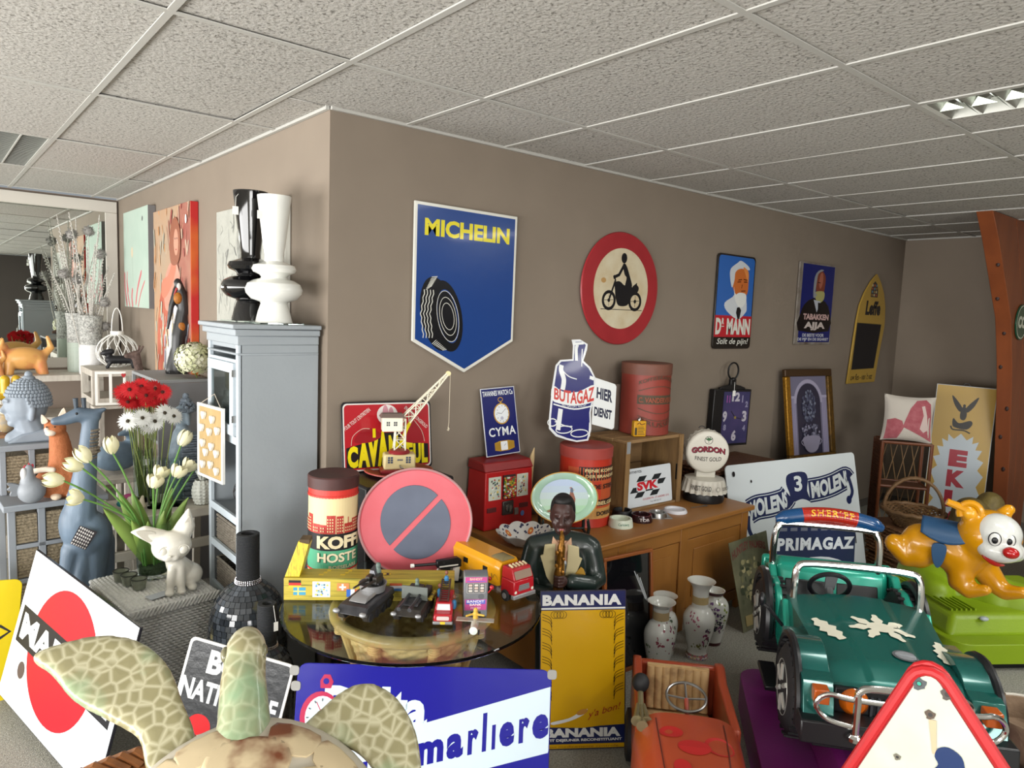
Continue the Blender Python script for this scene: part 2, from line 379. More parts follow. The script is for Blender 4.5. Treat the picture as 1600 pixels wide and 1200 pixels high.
def figure(name, mats_, parent, shapes, vox, smooth=4):
    """one continuous body: shapes are ('e',centre,radii,rot) or ('t',points,radii)"""
    b = MB()
    for s in shapes:
        if s[0] == 'e': b.ell(s[1], s[2], s[3] if len(s) > 3 else (0, 0, 0), 20, 12)
        else: b.tube(s[1], s[2], 12); b.ell(s[1][0], s[2][0] if hasattr(s[2], '__len__') else s[2], n=12, k=8); b.ell(s[1][-1], s[2][-1] if hasattr(s[2], '__len__') else s[2], n=12, k=8)
    return b.build(name, mats_, parent, remesh=vox, smooth=smooth)

# tall wire vases with dried stems, in front of the mirror
STICK = mat('#d9d6cf', r=.8, var=(90, '#8f8b84', .3), name='whitened_twig'); POM = mat('#5f5d5c', r=.95, var=(60, '#a5a29d', .3), name='grey_burr')
def stemvase(loc, lab, col, seed, h):
    r_ = random.Random(seed); t = T('floor_vase', lab, 'vase', loc, group=None)
    b = MB()
    for k in range(20): b.tube([(.085 * cos(a), .085 * sin(a), .01 + k * h * .5 / 20) for a in [2 * pi * i / 20 for i in range(20)]], .0035, 5, closed=True)
    b.lathe([(.0, 0), (.085, 0), (.088, .02), (.086, h * .5)], 24, cap=False)
    b.build('coiled_body', mat(col, r=.5, name='vase_paint'), t)
    b = MB(); b.lathe([(.086, h * .5), (.085, h * .8), (.098, h), (.09, h), (.08, h * .8), (.08, h * .5)], 24, cap=False); b.build('twig_sleeve', mat('#cfcfca', r=.9, var=(60, '#6f706c', .25), bump=(90, 1), name='matted_twigs'), t)
    for k in range(9):
        a = r_.uniform(0, 6.28); s_ = r_.uniform(.03, .14); hh = r_.uniform(.28, .78) if k > 1 else .82
        p = [(.03 * cos(a) * u * 3 * u + s_ * cos(a) * u, s_ * sin(a) * u, h * .5 + (h * .5 + hh) * u) for u in (0, .3, .6, 1)]
        b = MB(); b.tube(p, [.006, .006, .005, .003], 6)
        for q in range(30): u = q / 30; b.ell((p[-1][0] * u, p[-1][1] * u, h * .5 + (p[-1][2] - h * .5) * u), .0075, n=6, k=4)
        b.build('stem', STICK, t)
    return t
stemvase((-.38, 4.02, 1.14), 'pale green tall coiled vase of twigs before the mirror, left of the pair', '#aeb9ae', 3, .5)
vs_ = stemvase((-.33, 3.78, 1.14), 'white coiled vase of tall dry stems before the mirror, right of the pair', '#dcdcdb', 5, .49)
r_ = random.Random(11)
for k in range(8):
    a = 2.2 + k * .75; z = (1.02, .98, .84, .66, .62, .44, .24, .22)[k]; x = (.02, -.1, .1, -.16, -.06, .12, .13, .02)[k] ; y = r_.uniform(-.02, .05)
    t = T('burr_stem', 'grey spiky ball flower on a whitish stem, %s in the twig vases' % ('topmost', 'upper left', 'upper right', 'leftmost', 'middle left', 'centre right', 'lowest right', 'lowest middle')[k], 'dried flower', (-.35 + x * .3, 3.75 + y, 1.3))
    b = MB(); b.tube([(0, 0, 0), (x * .4, 0, z * .5), (x * .7, 0, z)], [.005, .004, .003], 6); b.build('stem', STICK, t)
    b = MB(); 
    for q in range(90):
        u = r_.uniform(-1, 1); w = r_.uniform(0, 6.28); d = V((sqrt(1 - u * u) * cos(w), sqrt(1 - u * u) * sin(w), u)); b.tube([V((x * .7, 0, z)) + d * .025, V((x * .7, 0, z)) + d * .052], [.004, .001], 4)
    b.ell((x * .7, 0, z), .038); b.build('burr', POM, t)
# white wire lantern
t = T('lantern', 'round white wire lantern with a tall loop handle', 'lantern', (-.175, 3.55, 1.22))
prof = [(.075, 0), (.14, .06), (.155, .13), (.13, .2), (.07, .25), (.045, .26)]
for k in range(14):
    b = MB(); b.tube([(r * cos(a), r * sin(a), z) for (r, z), a in zip(spl(prof, 3, False), [2 * pi * k / 14 + .9 * i / 15 for i in range(16)])], .0035, 5); b.tube([(r * cos(a), r * sin(a), z) for (r, z), a in zip(spl(prof, 3, False), [2 * pi * k / 14 - .9 * i / 15 for i in range(16)])], .0035, 5); b.build('wire', WHITE, t)
b = MB(); b.lathe([(.05, .25), (.05, .29), (.045, .29), (.045, .25)], 20); b.build('collar', WHITE, t); b = MB(); b.lathe([(.0, 0), (.08, 0), (.08, .008), (0, .008)], 20); b.build('base_disc', WHITE, t)
b = MB(); b.tube([(.04 * cos(a), 0, .29 + .19 * sin(a)) for a in [pi * i / 12 for i in range(13)]], .004, 6); b.build('handle', WHITE, t)

def eyes(t, pts, r, m=None, nm='eye'):
    for p in pts: b = MB(); b.ell(p, r, n=10, k=8); b.build(nm, m or BLACK, t)
# two tan pot-bellied animal figures
def piggy(loc, lab, sc, rz):
    t = T('animal_figurine', lab, 'figurine', loc, rz, group='tan clay figures on the mirror shelf'); t.scale = (sc,) * 3
    figure('body', mat('#d9a35e', r=.35, var=(9, '#c4684e', .15, 'noise', .62), name='tan_glaze'), t, [('e', (0, 0, .1), (.13, .075, .075)), ('t', [(-.08, .03, .08), (-.09, .04, .0)], [.035, .028]), ('t', [(-.08, -.03, .08), (-.09, -.04, .0)], [.035, .028]),
        ('t', [(.08, .03, .08), (.1, .04, .0)], [.04, .03]), ('t', [(.08, -.03, .08), (.1, -.04, .0)], [.04, .03]), ('e', (-.13, 0, .17), (.05, .05, .045)), ('t', [(.1, 0, .12), (.15, 0, .17), (.13, 0, .24)], [.03, .022, .012]), ('e', (-.17, 0, .16), (.022, .025, .02)),
        ('t', [(-.12, .035, .2), (-.11, .045, .235)], [.018, .006]), ('t', [(-.12, -.035, .2), (-.11, -.045, .235)], [.018, .006])], .008)
    eyes(t, [(-.172, .02, .185), (-.172, -.02, .185)], .006)
    return t
piggy((-.78, 3.92, 1.14), 'tan and pink clay animal with raised tail on the mirror shelf', 1.25, .0)
piggy((-1.03, 3.83, 1.14), 'smaller tan clay animal cut off by the left frame edge', .8, .3)
# black sausage-dog balloon figure and brown textured giraffe figure behind
t = T('dog_figurine', 'small matt black sausage-shaped dog figure before the lantern', 'figurine', (-.20, 3.36, 1.22), -.15)
figure('body', mat('#17181c', r=.5, name='matt_black'), t, [('t', [(-.07, 0, .07), (.1, 0, .07)], .033), ('t', [(-.07, .0, .1), (-.09, 0, .12)], .02), ('t', [(-.1, 0, .125), (-.055, 0, .135)], .024), ('t', [(-.105, 0, .12), (-.12, 0, .118)], .014),
    ('t', [(-.06, .02, .05), (-.085, .02, .008)], .013), ('t', [(-.06, -.02, .05), (-.085, -.02, .008)], .013), ('t', [(.09, .02, .05), (.1, .02, .008)], .013), ('t', [(.09, -.02, .05), (.1, -.02, .008)], .013), ('t', [(.12, 0, .09), (.15, 0, .14)], .01)], .006)
t = T('reindeer_figurine', 'slim dark brown bark-covered animal neck beside the black dog figure', 'figurine', (-.22, 2.55, .66))
figure('body', mat('#3d2f2b', r=.9, var=(40, '#6b5850', .3), bump=(50, 1), name='bark'), t, [('t', [(.02, 0, 0), (.03, 0, .3), (0, 0, .55), (-.03, 0, .72)], [.05, .035, .028, .03]), ('t', [(-.03, 0, .73), (-.09, 0, .72)], [.03, .018]), ('t', [(-.01, .02, .75), (.0, .03, .79)], .01), ('t', [(-.01, -.02, .75), (.01, -.03, .79)], .01)], .008)
frame_cube('plant_stool', 'pale low stool half hidden behind the gerberas', (-.36, 2.42, 0), .3, .3, .66, WPALE, .03, cat='stool')

# ------------------------------------------------------------ pictures on the left wall
def canvas(lab, y0, y1, z0, z1, d, side, front):
    """stretched canvas hung on wall_left; local x runs towards the camera"""
    t = T('painting', lab, 'painting', (-.002, y1, z0), -pi/2)
    w, h = y1 - y0, z1 - z0; b = MB(); b.box((0, -d, 0), (w, 0, h)); b.build('stretcher', side, t, bev=.003)
    a = Art(t, d, clip=(.002, .002, w - .002, h - .002)); a.rect('canvas_print', .002, .002, w - .002, h - .002, front); return t, a, w, h
t, a, w, h = canvas('pale mint canvas with pink brush strokes, nearest the mirror', 3.0, 3.84, 1.71, 2.5, .055, paint('#6e6c6c'), mat('#9db3a6', r=.7, var=(3, '#b4c2b6', .4), name='mint_canvas'))
for k, (x0, z0, x1, z1, ww) in enumerate([(.1, .0, .02, .3, .04), (.2, .0, .1, .24, .03), (.3, .0, .3, .16, .04), (.4, .02, .62, .3, .035), (.48, 0, .72, .22, .02), (.12, .3, .16, .12, .02)]):
    a.line('brush_strokes', spl([(x0, z0), ((x0 + x1) / 2 - .03, (z0 + z1) / 2), (x1, z1)], 5, False), [ww * .4] + [ww] * 9 + [ww * .2], paint('#c26a70', .7))
a.ell('brush_strokes', .3, .45, .03, .045, paint('#c9b89a')); a.ell('brush_strokes', .66, .7, .02, .02, paint('#5a5f5e')); a.line('brush_strokes', [(.3, .42), (.33, .2)], .006, paint('#8fa596')); a.done()
t, a, w, h = canvas('tall orange and red painting of a standing woman in a slipping dress', 1.92, 2.86, 1.1, 2.43, .05, mat('#b3201f', r=.6, var=(1.2, '#d98a2a', .1, 'noise', .55), name='painted_edge'), mat('#b98a62', r=.7, var=(2.4, '#9c9180', .3), name='orange_canvas'))
S_ = mat('#b87a66', r=.6, var=(9, '#c99684', .3), name='skin_paint')
a.poly('brush_strokes', spl([(.5, .0), (.55, .5), (.6, 1.0), (.66, 1.31), (.93, 1.31), (.93, 0)], 3), mat('#8e4038', r=.7, var=(4, '#a8806c', .3), name='red_ground'))
a.poly('brush_strokes', spl([(.28, .25), (.36, .7), (.6, .72), (.86, .6), (.7, .2), (.45, .1)], 5), mat('#d8d6cc', r=.7, var=(5, '#c4c0d4', .3), name='pale_ground'))
a.poly('brush_strokes', spl([(.1, .0), (.08, .4), (.18, .72), (.35, .74), (.42, .55), (.3, .3), (.22, .0)], 5), mat('#9e4433', r=.7, var=(6, '#bf7058', .3), name='red_dress'))
r_ = random.Random(17)
for k in range(130):
    x, z = r_.uniform(.0, .92), r_.uniform(0, 1.3); q = r_.uniform(1.1, 2.0); L_ = r_.uniform(.05, .16); cs = ('#c08a5a', '#b9a58c', '#a8a99a', '#c79a70') if x < .4 else ('#8e4038', '#a8705c', '#b59a86', '#9a5a4a'); cs = ('#c9c4b4', '#b0b4c4', '#c7b89a', '#b8c2b0') if z < .65 and .2 < x < .85 else cs; a.line('brush_strokes', spl([(x, z), (x + L_ * .5 * cos(q), z + L_ * .5 * sin(q) + .01), (x + L_ * cos(q), z + L_ * sin(q))], 3, False), [.002] + [r_.uniform(.008, .03)] * 5 + [.002], paint(r_.choice(cs), .6))
a.poly('figure', spl([(.34, .62), (.3, .78), (.4, .9), (.52, .95), (.66, .92), (.72, .8), (.66, .7), (.55, .72), (.5, .62)], 5), S_)
a.poly('figure', spl([(.24, .72), (.26, .82), (.42, .86), (.55, .96), (.62, .9), (.5, .78), (.34, .7)], 5), paint('#c9735a', .6))
a.poly('figure', spl([(.5, .94), (.46, 1.06), (.5, 1.2), (.62, 1.25), (.72, 1.16), (.72, 1.0), (.64, .93)], 5), paint('#8a4e34', .6)); a.ell('figure', .625, 1.08, .055, .09, paint('#c08b74', .6))
for x in (.605, .65): a.ell('figure', x, 1.105, .012, .007, paint('#5a3024'))
a.line('figure', [(.61, 1.03), (.645, 1.03)], .009, paint('#9a4038'))
a.ell('brush_strokes', .42, .18, .05, .05, paint('#5fae7c', .7)); a.line('brush_strokes', spl([(.36, .06), (.5, .2), (.6, .34)], 4, False), .03, paint('#8fb98a', .7)); a.ell('brush_strokes', .86, 1.22, .02, .03, paint('#e5d5d0')); a.done()
t, a, w, h = canvas('white textured abstract canvas with grey scratches behind the black vase', .42, 1.46, 1.64, 2.32, .03, paint('#d5d5cc'), mat('#b4b4ab', r=.8, var=(6, '#96978f', .35), bump=(18, 1), name='plaster_canvas'))
r_ = random.Random(4)
for k in range(70):
    x, z = r_.uniform(.04, .9), r_.uniform(.04, .6); q = r_.uniform(.04, .14); a.line('scratches', spl([(x, z), (x + r_.uniform(-.03, .04), z + q / 2), (x + r_.uniform(-.05, .05), z + q)], 4, False), [.001] + [r_.uniform(.002, .006)] * 7 + [.001], paint(r_.choice(['#4d4e50', '#6c6d6c', '#8f908b'])))
a.ell('scratches', .33, .06, .012, .05, paint('#3c3c3e')); a.line('scratches', spl([(.42, .52), (.5, .4), (.5, .28), (.6, .18)], 5, False), .012, paint('#77777a')); a.ell('scratches', .53, .5, .02, .1, paint('#8b8b8e'), rot=15); a.done()

# ------------------------------------------------------------ tall grey-blue cabinet
GBLUE = mat('#8d9499', r=.55, var=(4, '#969da2', .4), bump=(60, .06), name='grey_blue_paint')
t = T('display_cabinet', 'tall narrow grey-blue cabinet with glass door and open basket shelves', 'cabinet', (-.385, .05, 0))
D, W, Hc = .365, .41, 1.70     # local x depth towards the wall, y width
b = MB(); b.box((.01, .0, .0), (D, .016, Hc - .09)); b.box((.01, W - .016, 0), (D, W, Hc - .09)); b.box((D - .01, .016, 0), (D, W - .016, Hc - .09)); b.box((.01, .016, Hc - .11), (D, W - .016, Hc - .09)); b.build('body', GBLUE, t, bev=.002)
b = MB(); b.box((-.005, -.006, Hc - .09), (D + .0, W + .006, Hc - .05)); b.box((-.02, -.02, Hc - .05), (D, W + .02, Hc - .022)); b.box((-.035, -.035, Hc - .02), (D, W + .035, Hc)); b.box((-.004, -.005, Hc - .135), (D, W + .005, Hc - .125)); b.build('cornice', GBLUE, t, bev=.006, seg=3)
LB = mat('#aeb8bf', r=.5, name='pale_blue_paint')
b = MB(); b.box((0, 0, 0), (.018, .03, Hc - .09)); b.box((0, W - .03, 0), (.018, W, Hc - .09))
for z in (1.2, .84, .66, .45, .24, .06, Hc - .16): b.box((0.001, .03, z - .03), (.017, W - .03, z + .005))
b.build('face_frame', LB, t, bev=.002)
for z in (1.17, .815, .63, .42, .21, .04):
    b = MB(); b.box((.018, .016, z), (D - .01, W - .016, z + .015)); b.build('shelf_board', GBLUE, t)
d_ = MB(); y0, y1, z0, z1 = .033, W - .033, 1.21, 1.53; s_ = .045
for q in (((y0, z0), (y1, z0 + s_)), ((y0, z1 - s_), (y1, z1)), ((y0, z0 + s_), (y0 + s_, z1 - s_)), ((y1 - s_, z0 + s_), (y1, z1 - s_)), ): d_.box((-.012, q[0][0], q[0][1]), (.004, q[1][0], q[1][1]))
door = d_.build('door', LB, t, bev=.002); b = MB(); b.box((-.005, y0 + s_, z0 + s_), (-.002, y1 - s_, z1 - s_)); b.build('pane', GLASS, door)
b = MB().at((-.012, y1 - .022, 1.3), (0, -pi / 2, 0)); b.lathe([(.004, 0), (.004, .012), (.012, .02), (.013, .026), (.006, .032), (0, .033)], 14); b.build('knob', STEEL, door)
for z in (1.27, 1.47): b = MB(); b.box((-.016, y0 - .004, z), (-.0, y0 + .003, z + .03)); b.build('hinge', STEEL, door)
WICK = mat('#9b958a', r=.85, var=(1, '#6d675e', .2, 'weave'), bump=(60, .8), name='grey_wicker')
def weave_box(b, x0, y0, z0, x1, y1, z1, dz, dx, th, mi=0, faces='fblr'):
    """rows of strands that bulge over and under uprights"""
    n = int((z1 - z0) / dz)
    def wallrow(pa, pb, nx, ny):
        L = hypot(pb[0] - pa[0], pb[1] - pa[1]); k = max(2, int(L / dx)) * 2
        for r in range(n):
            z = z0 + dz * (r + .5); pts = []
            for i in range(k + 1):
                u = i / k; s = th * cos(pi * (i + r * 1.0)) * (1 if i % 2 == 0 or True else 0); pts.append((pa[0] + (pb[0] - pa[0]) * u + nx * s * .5, pa[1] + (pb[1] - pa[1]) * u + ny * s * .5, z))
            b.tube(pts, dz * .5, 4, mi=mi, flat=1)
    if 'f' in faces: wallrow((x0, y0), (x1, y0), 0, -1)
    if 'b' in faces: wallrow((x0, y1), (x1, y1), 0, 1)
    if 'l' in faces: wallrow((x0, y0), (x0, y1), -1, 0)
    if 'r' in faces: wallrow((x1, y0), (x1, y1), 1, 0)
def basket(loc, lab, w, d, h, m_, grp=None, front='l'):
    t = T('basket', lab, 'basket', loc, group=grp)
    b = MB(); b.box((.006, .006, 0), (w - .006, d - .006, .006)); weave_box(b, 0, 0, 0, w, d, h, .012, .018, .006); b.build('woven_body', m_, t)
    b = MB(); b.tube([(0, 0, h), (w, 0, h), (w, d, h), (0, d, h)], .007, 6, closed=True); b.build('rim', m_, t); return t
GW = mat('#8f887c', r=.85, var=(50, '#5e574e', .3), name='grey_willow')
basket((-.36, .09, .645), 'grey wicker basket on the cabinet shelf, upper of the two', .28, .32, .13, GW)
basket((-.36, .09, .435), 'grey wicker basket on the cabinet shelf, lower of the two', .28, .32, .13, GW)
t = T('wire_ball', 'small ball of thin dark wire on the open cabinet shelf', 'ornament', (-.25, .3, .93))
r_ = random.Random(2); b = MB()
for k in range(7):
    e = Euler((r_.uniform(0, 3), r_.uniform(0, 3), 0)).to_matrix(); b.tube([e @ V((.07 * cos(2 * pi * i / 24), .07 * sin(2 * pi * i / 24), 0)) for i in range(24)], .0015, 4, closed=True)
b.build('wire', mat('#4b4a4b', r=.4, metal=.6, name='dark_wire'), t); t.location.z = .9

# the two spool vases on the cabinet
VP = [(0, 0), (.082, 0), (.07, .05), (.058, .085), (.062, .092), (.10, .105), (.122, .13), (.126, .15), (.115, .175), (.09, .19), (.06, .198), (.056, .205), (.065, .215), (.09, .225), (.098, .24), (.09, .257), (.06, .268), (.043, .275), (.042, .30), (.05, .36), (.062, .46), (.074, .56), (.074, .565), (.068, .565), (.04, .32), (0, .31)]
def spool(loc, lab, m_, sc):
    t = T('vase', lab, 'vase', loc); b = MB(); b.lathe([(r * sc, z * sc) for r, z in VP], 48); b.build('body', m_, t)
    b = MB(); b.tube([(-.06 * sc, -.03 * sc, .55 * sc), (-.076 * sc, -.035 * sc, .53 * sc), (-.078 * sc, -.035 * sc, .49 * sc)], .001, 4); b.box((-.09 * sc, -.037 * sc, .455 * sc), (-.066 * sc, -.035 * sc, .49 * sc)); b.build('price_tag', paint('#efefe8'), t)
    b = MB(); b.box((-.1 * sc, -.1 * sc, -.006), (.1 * sc, .1 * sc, 0)); b.build('foot_plate', GLASS, t); return t
spool((-.215, .375, 1.708), 'glossy black spool-shaped vase with a flared neck on the tall cabinet', mat('#0b0b0d', r=.07, coat=.5, name='black_glass'), 1.06)
spool((-.20, .125, 1.708), 'glossy white spool-shaped vase standing at the cabinet edge', mat('#dfe0da', r=.12, coat=.3, name='white_glass'), .985)
# heart board hanging on the door knob
t = T('memo_board', 'white framed board with small white hearts hung on the cabinet knob', 'wall decoration', (-.44, .405, .985), (0, 0, -pi / 2 + .12))
b = MB(); b.box((0, -.012, 0), (.26, 0, .012)); b.box((0, -.012, .328), (.26, 0, .34)); b.box((0, -.012, .012), (.012, 0, .328)); b.box((.248, -.012, .012), (.26, 0, .328)); b.build('frame', WHITE, t)
b = MB(); b.box((.01, -.006, .01), (.25, -.002, .33)); b.build('panel', mat('#a88f62', r=.7, var=(20, '#957c50', .3), stretch=(1, 1, .2), name='plywood'), t)
hp = [(0, -1), (.55, -.45), (.95, .1), (.85, .6), (.45, .8), (0, .45), (-.45, .8), (-.85, .6), (-.95, .1), (-.55, -.45)]
for x, z in ((.07, .29), (.16, .28), (.05, .23), (.13, .22), (.21, .235), (.06, .16), (.15, .155), (.09, .12), (.2, .13), (.06, .06), (.14, .07), (.2, .05)):
    b = MB(); b.prism([(x + .018 * p[0], z + .02 * p[1]) for p in spl(hp, 3)], -.02, -.007); b.build('heart', WHITE, t, bev=.002)
b = MB(); b.tube([(.03, -.006, .34), (.13, .012, .39), (.23, -.006, .34)], .0015, 4); b.build('cord', paint('#b9b0a0'), t)
# ------------------------------------------------------------ left group: trestle, grey step cabinet and their figures
OFFW = mat('#cbc7bb', r=.6, var=(12, '#b9b4a6', .35), bump=(40, .1), stretch=(.3, 1, 1), name='chalky_white_wood')
t = T('trestle_table', 'off-white wooden trestle table carrying the pineapple jar and gerberas', 'table', (-.7, .98, 0), .05)
b = MB(); b.box((0, 0, .60), (.66, .42, .65)); b.build('table_top', OFFW, t, bev=.005)
for x in (.12, .54):
    for y, dy in ((.05, -.04), (.35, .04)):
        b = MB(); b.hexa([(x - .02, y + dy, 0), (x + .02, y + dy, 0), (x + .02, y + dy + .03, 0), (x - .02, y + dy + .03, 0)], [(x - .02, y, .6), (x + .02, y, .6), (x + .02, y + .03, .6), (x - .02, y + .03, .6)]); b.build('leg', OFFW, t, bev=.003)
b = MB(); b.box((-.0, .02, .42), (.66, .05, .47)); b.build('cross_rail', OFFW, t, bev=.003)
b = MB(); b.hexa([(.2, .03, 0), (.25, .03, 0), (.25, .05, 0), (.2, .05, 0)], [(.32, .03, .42), (.37, .03, .42), (.37, .05, .42), (.32, .05, .42)]); b.build('brace', OFFW, t, bev=.003)
for z in (.57, .53, .36): b = MB().at((.12, .022 + .02 * 0 , z), (pi / 2, 0, 0)); b.lathe([(.0, 0), (.006, 0), (.006, .004), (0, .004)], 10); b.build('peg_hole', mat('#5b4c3c', r=.8), t)
frame_cube('shelf_box', 'narrow grey and white box shelf behind the dark Buddha statue', (-.33, 1.62, 0), .3, .68, 1.30, mat('#8d9092', r=.6, name='grey_board'), .02, mid=(.5, .9))
b = MB(); b.box((-.002, -.005, .0), (.30, .0, 1.28)); b.build('box_panel', mat('#7b7c7f', r=.6, name='grey_panel'), bpy.data.objects['shelf_box'])

def step_cabinet():
    t = T('step_cabinet', 'grey two-step chest of straw baskets under the Buddha head', 'cabinet', (-1.14, .97, 0), .04)
    G = mat('#7c8289', r=.6, var=(5, '#888e95', .4), name='slate_paint'); ST = mat('#a2957c', r=.95, var=(110, '#6d6250', .3), bump=(90, 1), name='seagrass')
    for nm, z, x0, x1, y0, y1 in (('lower_top', .77, -.02, .42, -.02, .4), ('upper_top', 1.02, -.03, .30, .19, .42)):
        b = MB(); b.box((x0, y0, z), (x1, y1, z + .03)); b.build(nm, G, t, bev=.005)
    for x in (0, .12, .37):
        for y in (0, .36): b = MB(); b.box((x, y, 0), (x + .03, y + .03, .77)); b.build('post', G, t, bev=.002)
    for x in (0, .12, .25): b = MB(); b.box((x, .21, .80), (x + .025, .235, 1.02)); b.build('post', G, t, bev=.002)
    for z in (.05, .23, .41, .58): b = MB(); b.box((.03, 0, z), (.37, .025, z + .02)); b.build('rail', G, t, bev=.002)
    for (x0, x1) in ((.034, .116), (.154, .366)):
        for z in (.075, .255, .435, .605):
            b = MB(); h = .14; b.box((x0, .012, z), (x1, .34, z + h))
            for k in range(9): b.tube([(x0, .01, z + .008 + k * .0155), (x1, .01, z + .008 + k * .0155)], .0075, 5)
            b.build('basket_drawer', ST, t)
    for (x0, x1) in ((.027, .118), (.148, .248)):
        b = MB(); b.box((x0, .222, .81), (x1, .40, .99))
        for k in range(11): b.tube([(x0, .22, .818 + k * .0155), (x1, .22, .818 + k * .0155)], .0075, 5)
        b.build('basket_drawer', ST, t)
step_cabinet()
# big grey Buddha head in profile
SG = mat('#747d87', r=.6, var=(14, '#828b95', .35), name='grey_plaster')
t = T('buddha_bust', 'large grey Buddha head in profile with beaded curls', 'sculpture', (-1.02, 1.29, 1.05), (0, 0, -.05))
figure('head', SG, t, [('e', (0, 0, .19), (.093, .085, .115)), ('t', [(-.005, 0, .12), (.02, 0, .05)], [.062, .07]), ('e', (-.035, 0, .13), (.05, .05, .055)), ('t', [(-.085, 0, .185), (-.105, 0, .155), (-.09, 0, .148)], [.012, .015, .013]),
    ('e', (-.082, 0, .128), (.014, .028, .007)), ('e', (-.08, 0, .115), (.014, .024, .008)), ('e', (-.062, 0, .092), (.024, .03, .02)), ('t', [(.012, -.083, .2), (.02, -.09, .165), (.014, -.08, .12)], [.014, .013, .014]), ('t', [(-.082, -.05, .21), (-.094, -.02, .215), (-.098, 0, .2)], .008),
    ('t', [(.08, 0, .02), (-.02, 0, .025), (-.06, 0, .01)], [.05, .06, .04])], .006, 3)
b = MB(); b.hexa([(-.09, -.085, 0), (.13, -.085, 0), (.13, .085, 0), (-.09, .085, 0)], [(-.03, -.07, .04), (.11, -.08, .075), (.11, .08, .075), (-.03, .07, .04)]); b.build('shoulder_base', SG, t, bev=.01)
b = MB()
for i in range(11):
    th = .12 + i * .155
    for j in range(max(1, int(2 * pi * sin(th) / .155))):
        ph = 2 * pi * j / max(1, int(2 * pi * sin(th) / .155)) + i * .4; d = V((sin(th) * cos(ph), sin(th) * sin(ph), cos(th)))
        if d.z < .25 and d.x < -.18 + (.25 - d.z) * .5 or d.z < -.5: continue
        b.ell((d.x * .098 + .004, d.y * .09, .195 + d.z * .118), .0105, n=7, k=5)
for z, r in ((.315, .03), (.335, .018)): b.ell((.01, 0, z), (r, r, .02), n=12, k=8)
o = b.build('hair_curls', SG, t); o['kind'] = 'stuff'
# orange cat
t = T('cat_statue', 'tall orange cat statue with white muzzle and ears', 'statue', (-.92, 1.02, .80), (0, 0, -.1))
OR = mat('#a8643c', r=.75, var=(60, '#93532a', .35), bump=(120, .3), name='orange_felt')
figure('body', OR, t, [('t', [(.01, 0, .07), (.01, 0, .2), (.0, 0, .3)], [.075, .055, .042]), ('e', (-.035, .0, .075), (.075, .075, .075)), ('t', [(-.02, -.035, .15), (-.015, -.045, .02)], [.03, .022]), ('t', [(.045, -.035, .15), (.045, -.045, .02)], [.03, .022]), ('e', (-.015, -.01, .345), (.048, .045, .042)),
    ('t', [(-.045, 0, .37), (-.062, 0, .405)], [.018, .006]), ('t', [(.015, 0, .38), (.02, 0, .43)], [.022, .006])], .006)
for x, z, s_, r_ in ((-.062, .395, .9, -.35), (.017, .415, 1.2, .12)):
    b = MB().at((x, -.02, z), (0, r_, 0)); b.prism(spl([(-.016 * s_, -.02 * s_), (.016 * s_, -.02 * s_), (.002, .028 * s_)], 3), -.004, .006); b.build('ear_lining', paint('#e3cdb8', .7), t, bev=.002)
figure('muzzle', paint('#dcc9b6', .7), t, [('e', (-.035, -.045, .33), (.024, .018, .016)), ('e', (-.05, -.04, .345), (.012, .012, .014))], .004)
figure('tail_tip', paint('#dccdbb', .7), t, [('t', [(-.1, -.02, .145), (-.06, -.05, .155), (-.03, -.06, .152)], .014)], .004)
for x in (-.02, .045): figure('paw', paint('#d9c3aa', .7), t, [('e', (x, -.055, .018), (.024, .03, .018))], .004)
eyes(t, [(-.05, -.045, .36), (-.018, -.052, .36)], .004, paint('#3a2a22'))
# grey hen
t = T('hen_figurine', 'small grey pottery hen with red comb', 'figurine', (-1.055, .955, .80), (0, 0, .0))
figure('body', mat('#83888e', r=.5, name='grey_glaze'), t, [('e', (.01, 0, .065), (.06, .052, .062)), ('t', [(.0, 0, .1), (-.002, 0, .15), (.002, 0, .175)], [.038, .024, .018])], .005)
b = MB(); b.prism(spl([(-.04, .05), (-.075, .05), (-.07, .07), (-.085, .08), (-.074, .092), (-.085, .108), (-.065, .11), (-.03, .09)], 3), -.012, .012); b.build('tail', mat('#74797f', r=.5), t, bev=.003)
b = MB(); b.prism(spl([(-.02, .172), (-.012, .19), (-.004, .185), (.003, .2), (.01, .188), (.02, .192), (.018, .172)], 3), -.005, .005); b.build('comb', paint('#9c2230', .5), t, bev=.002)
figure('face_patch', paint('#cfcfd0'), t, [('e', (-.02, -.012, .15), (.014, .014, .03))], .003)
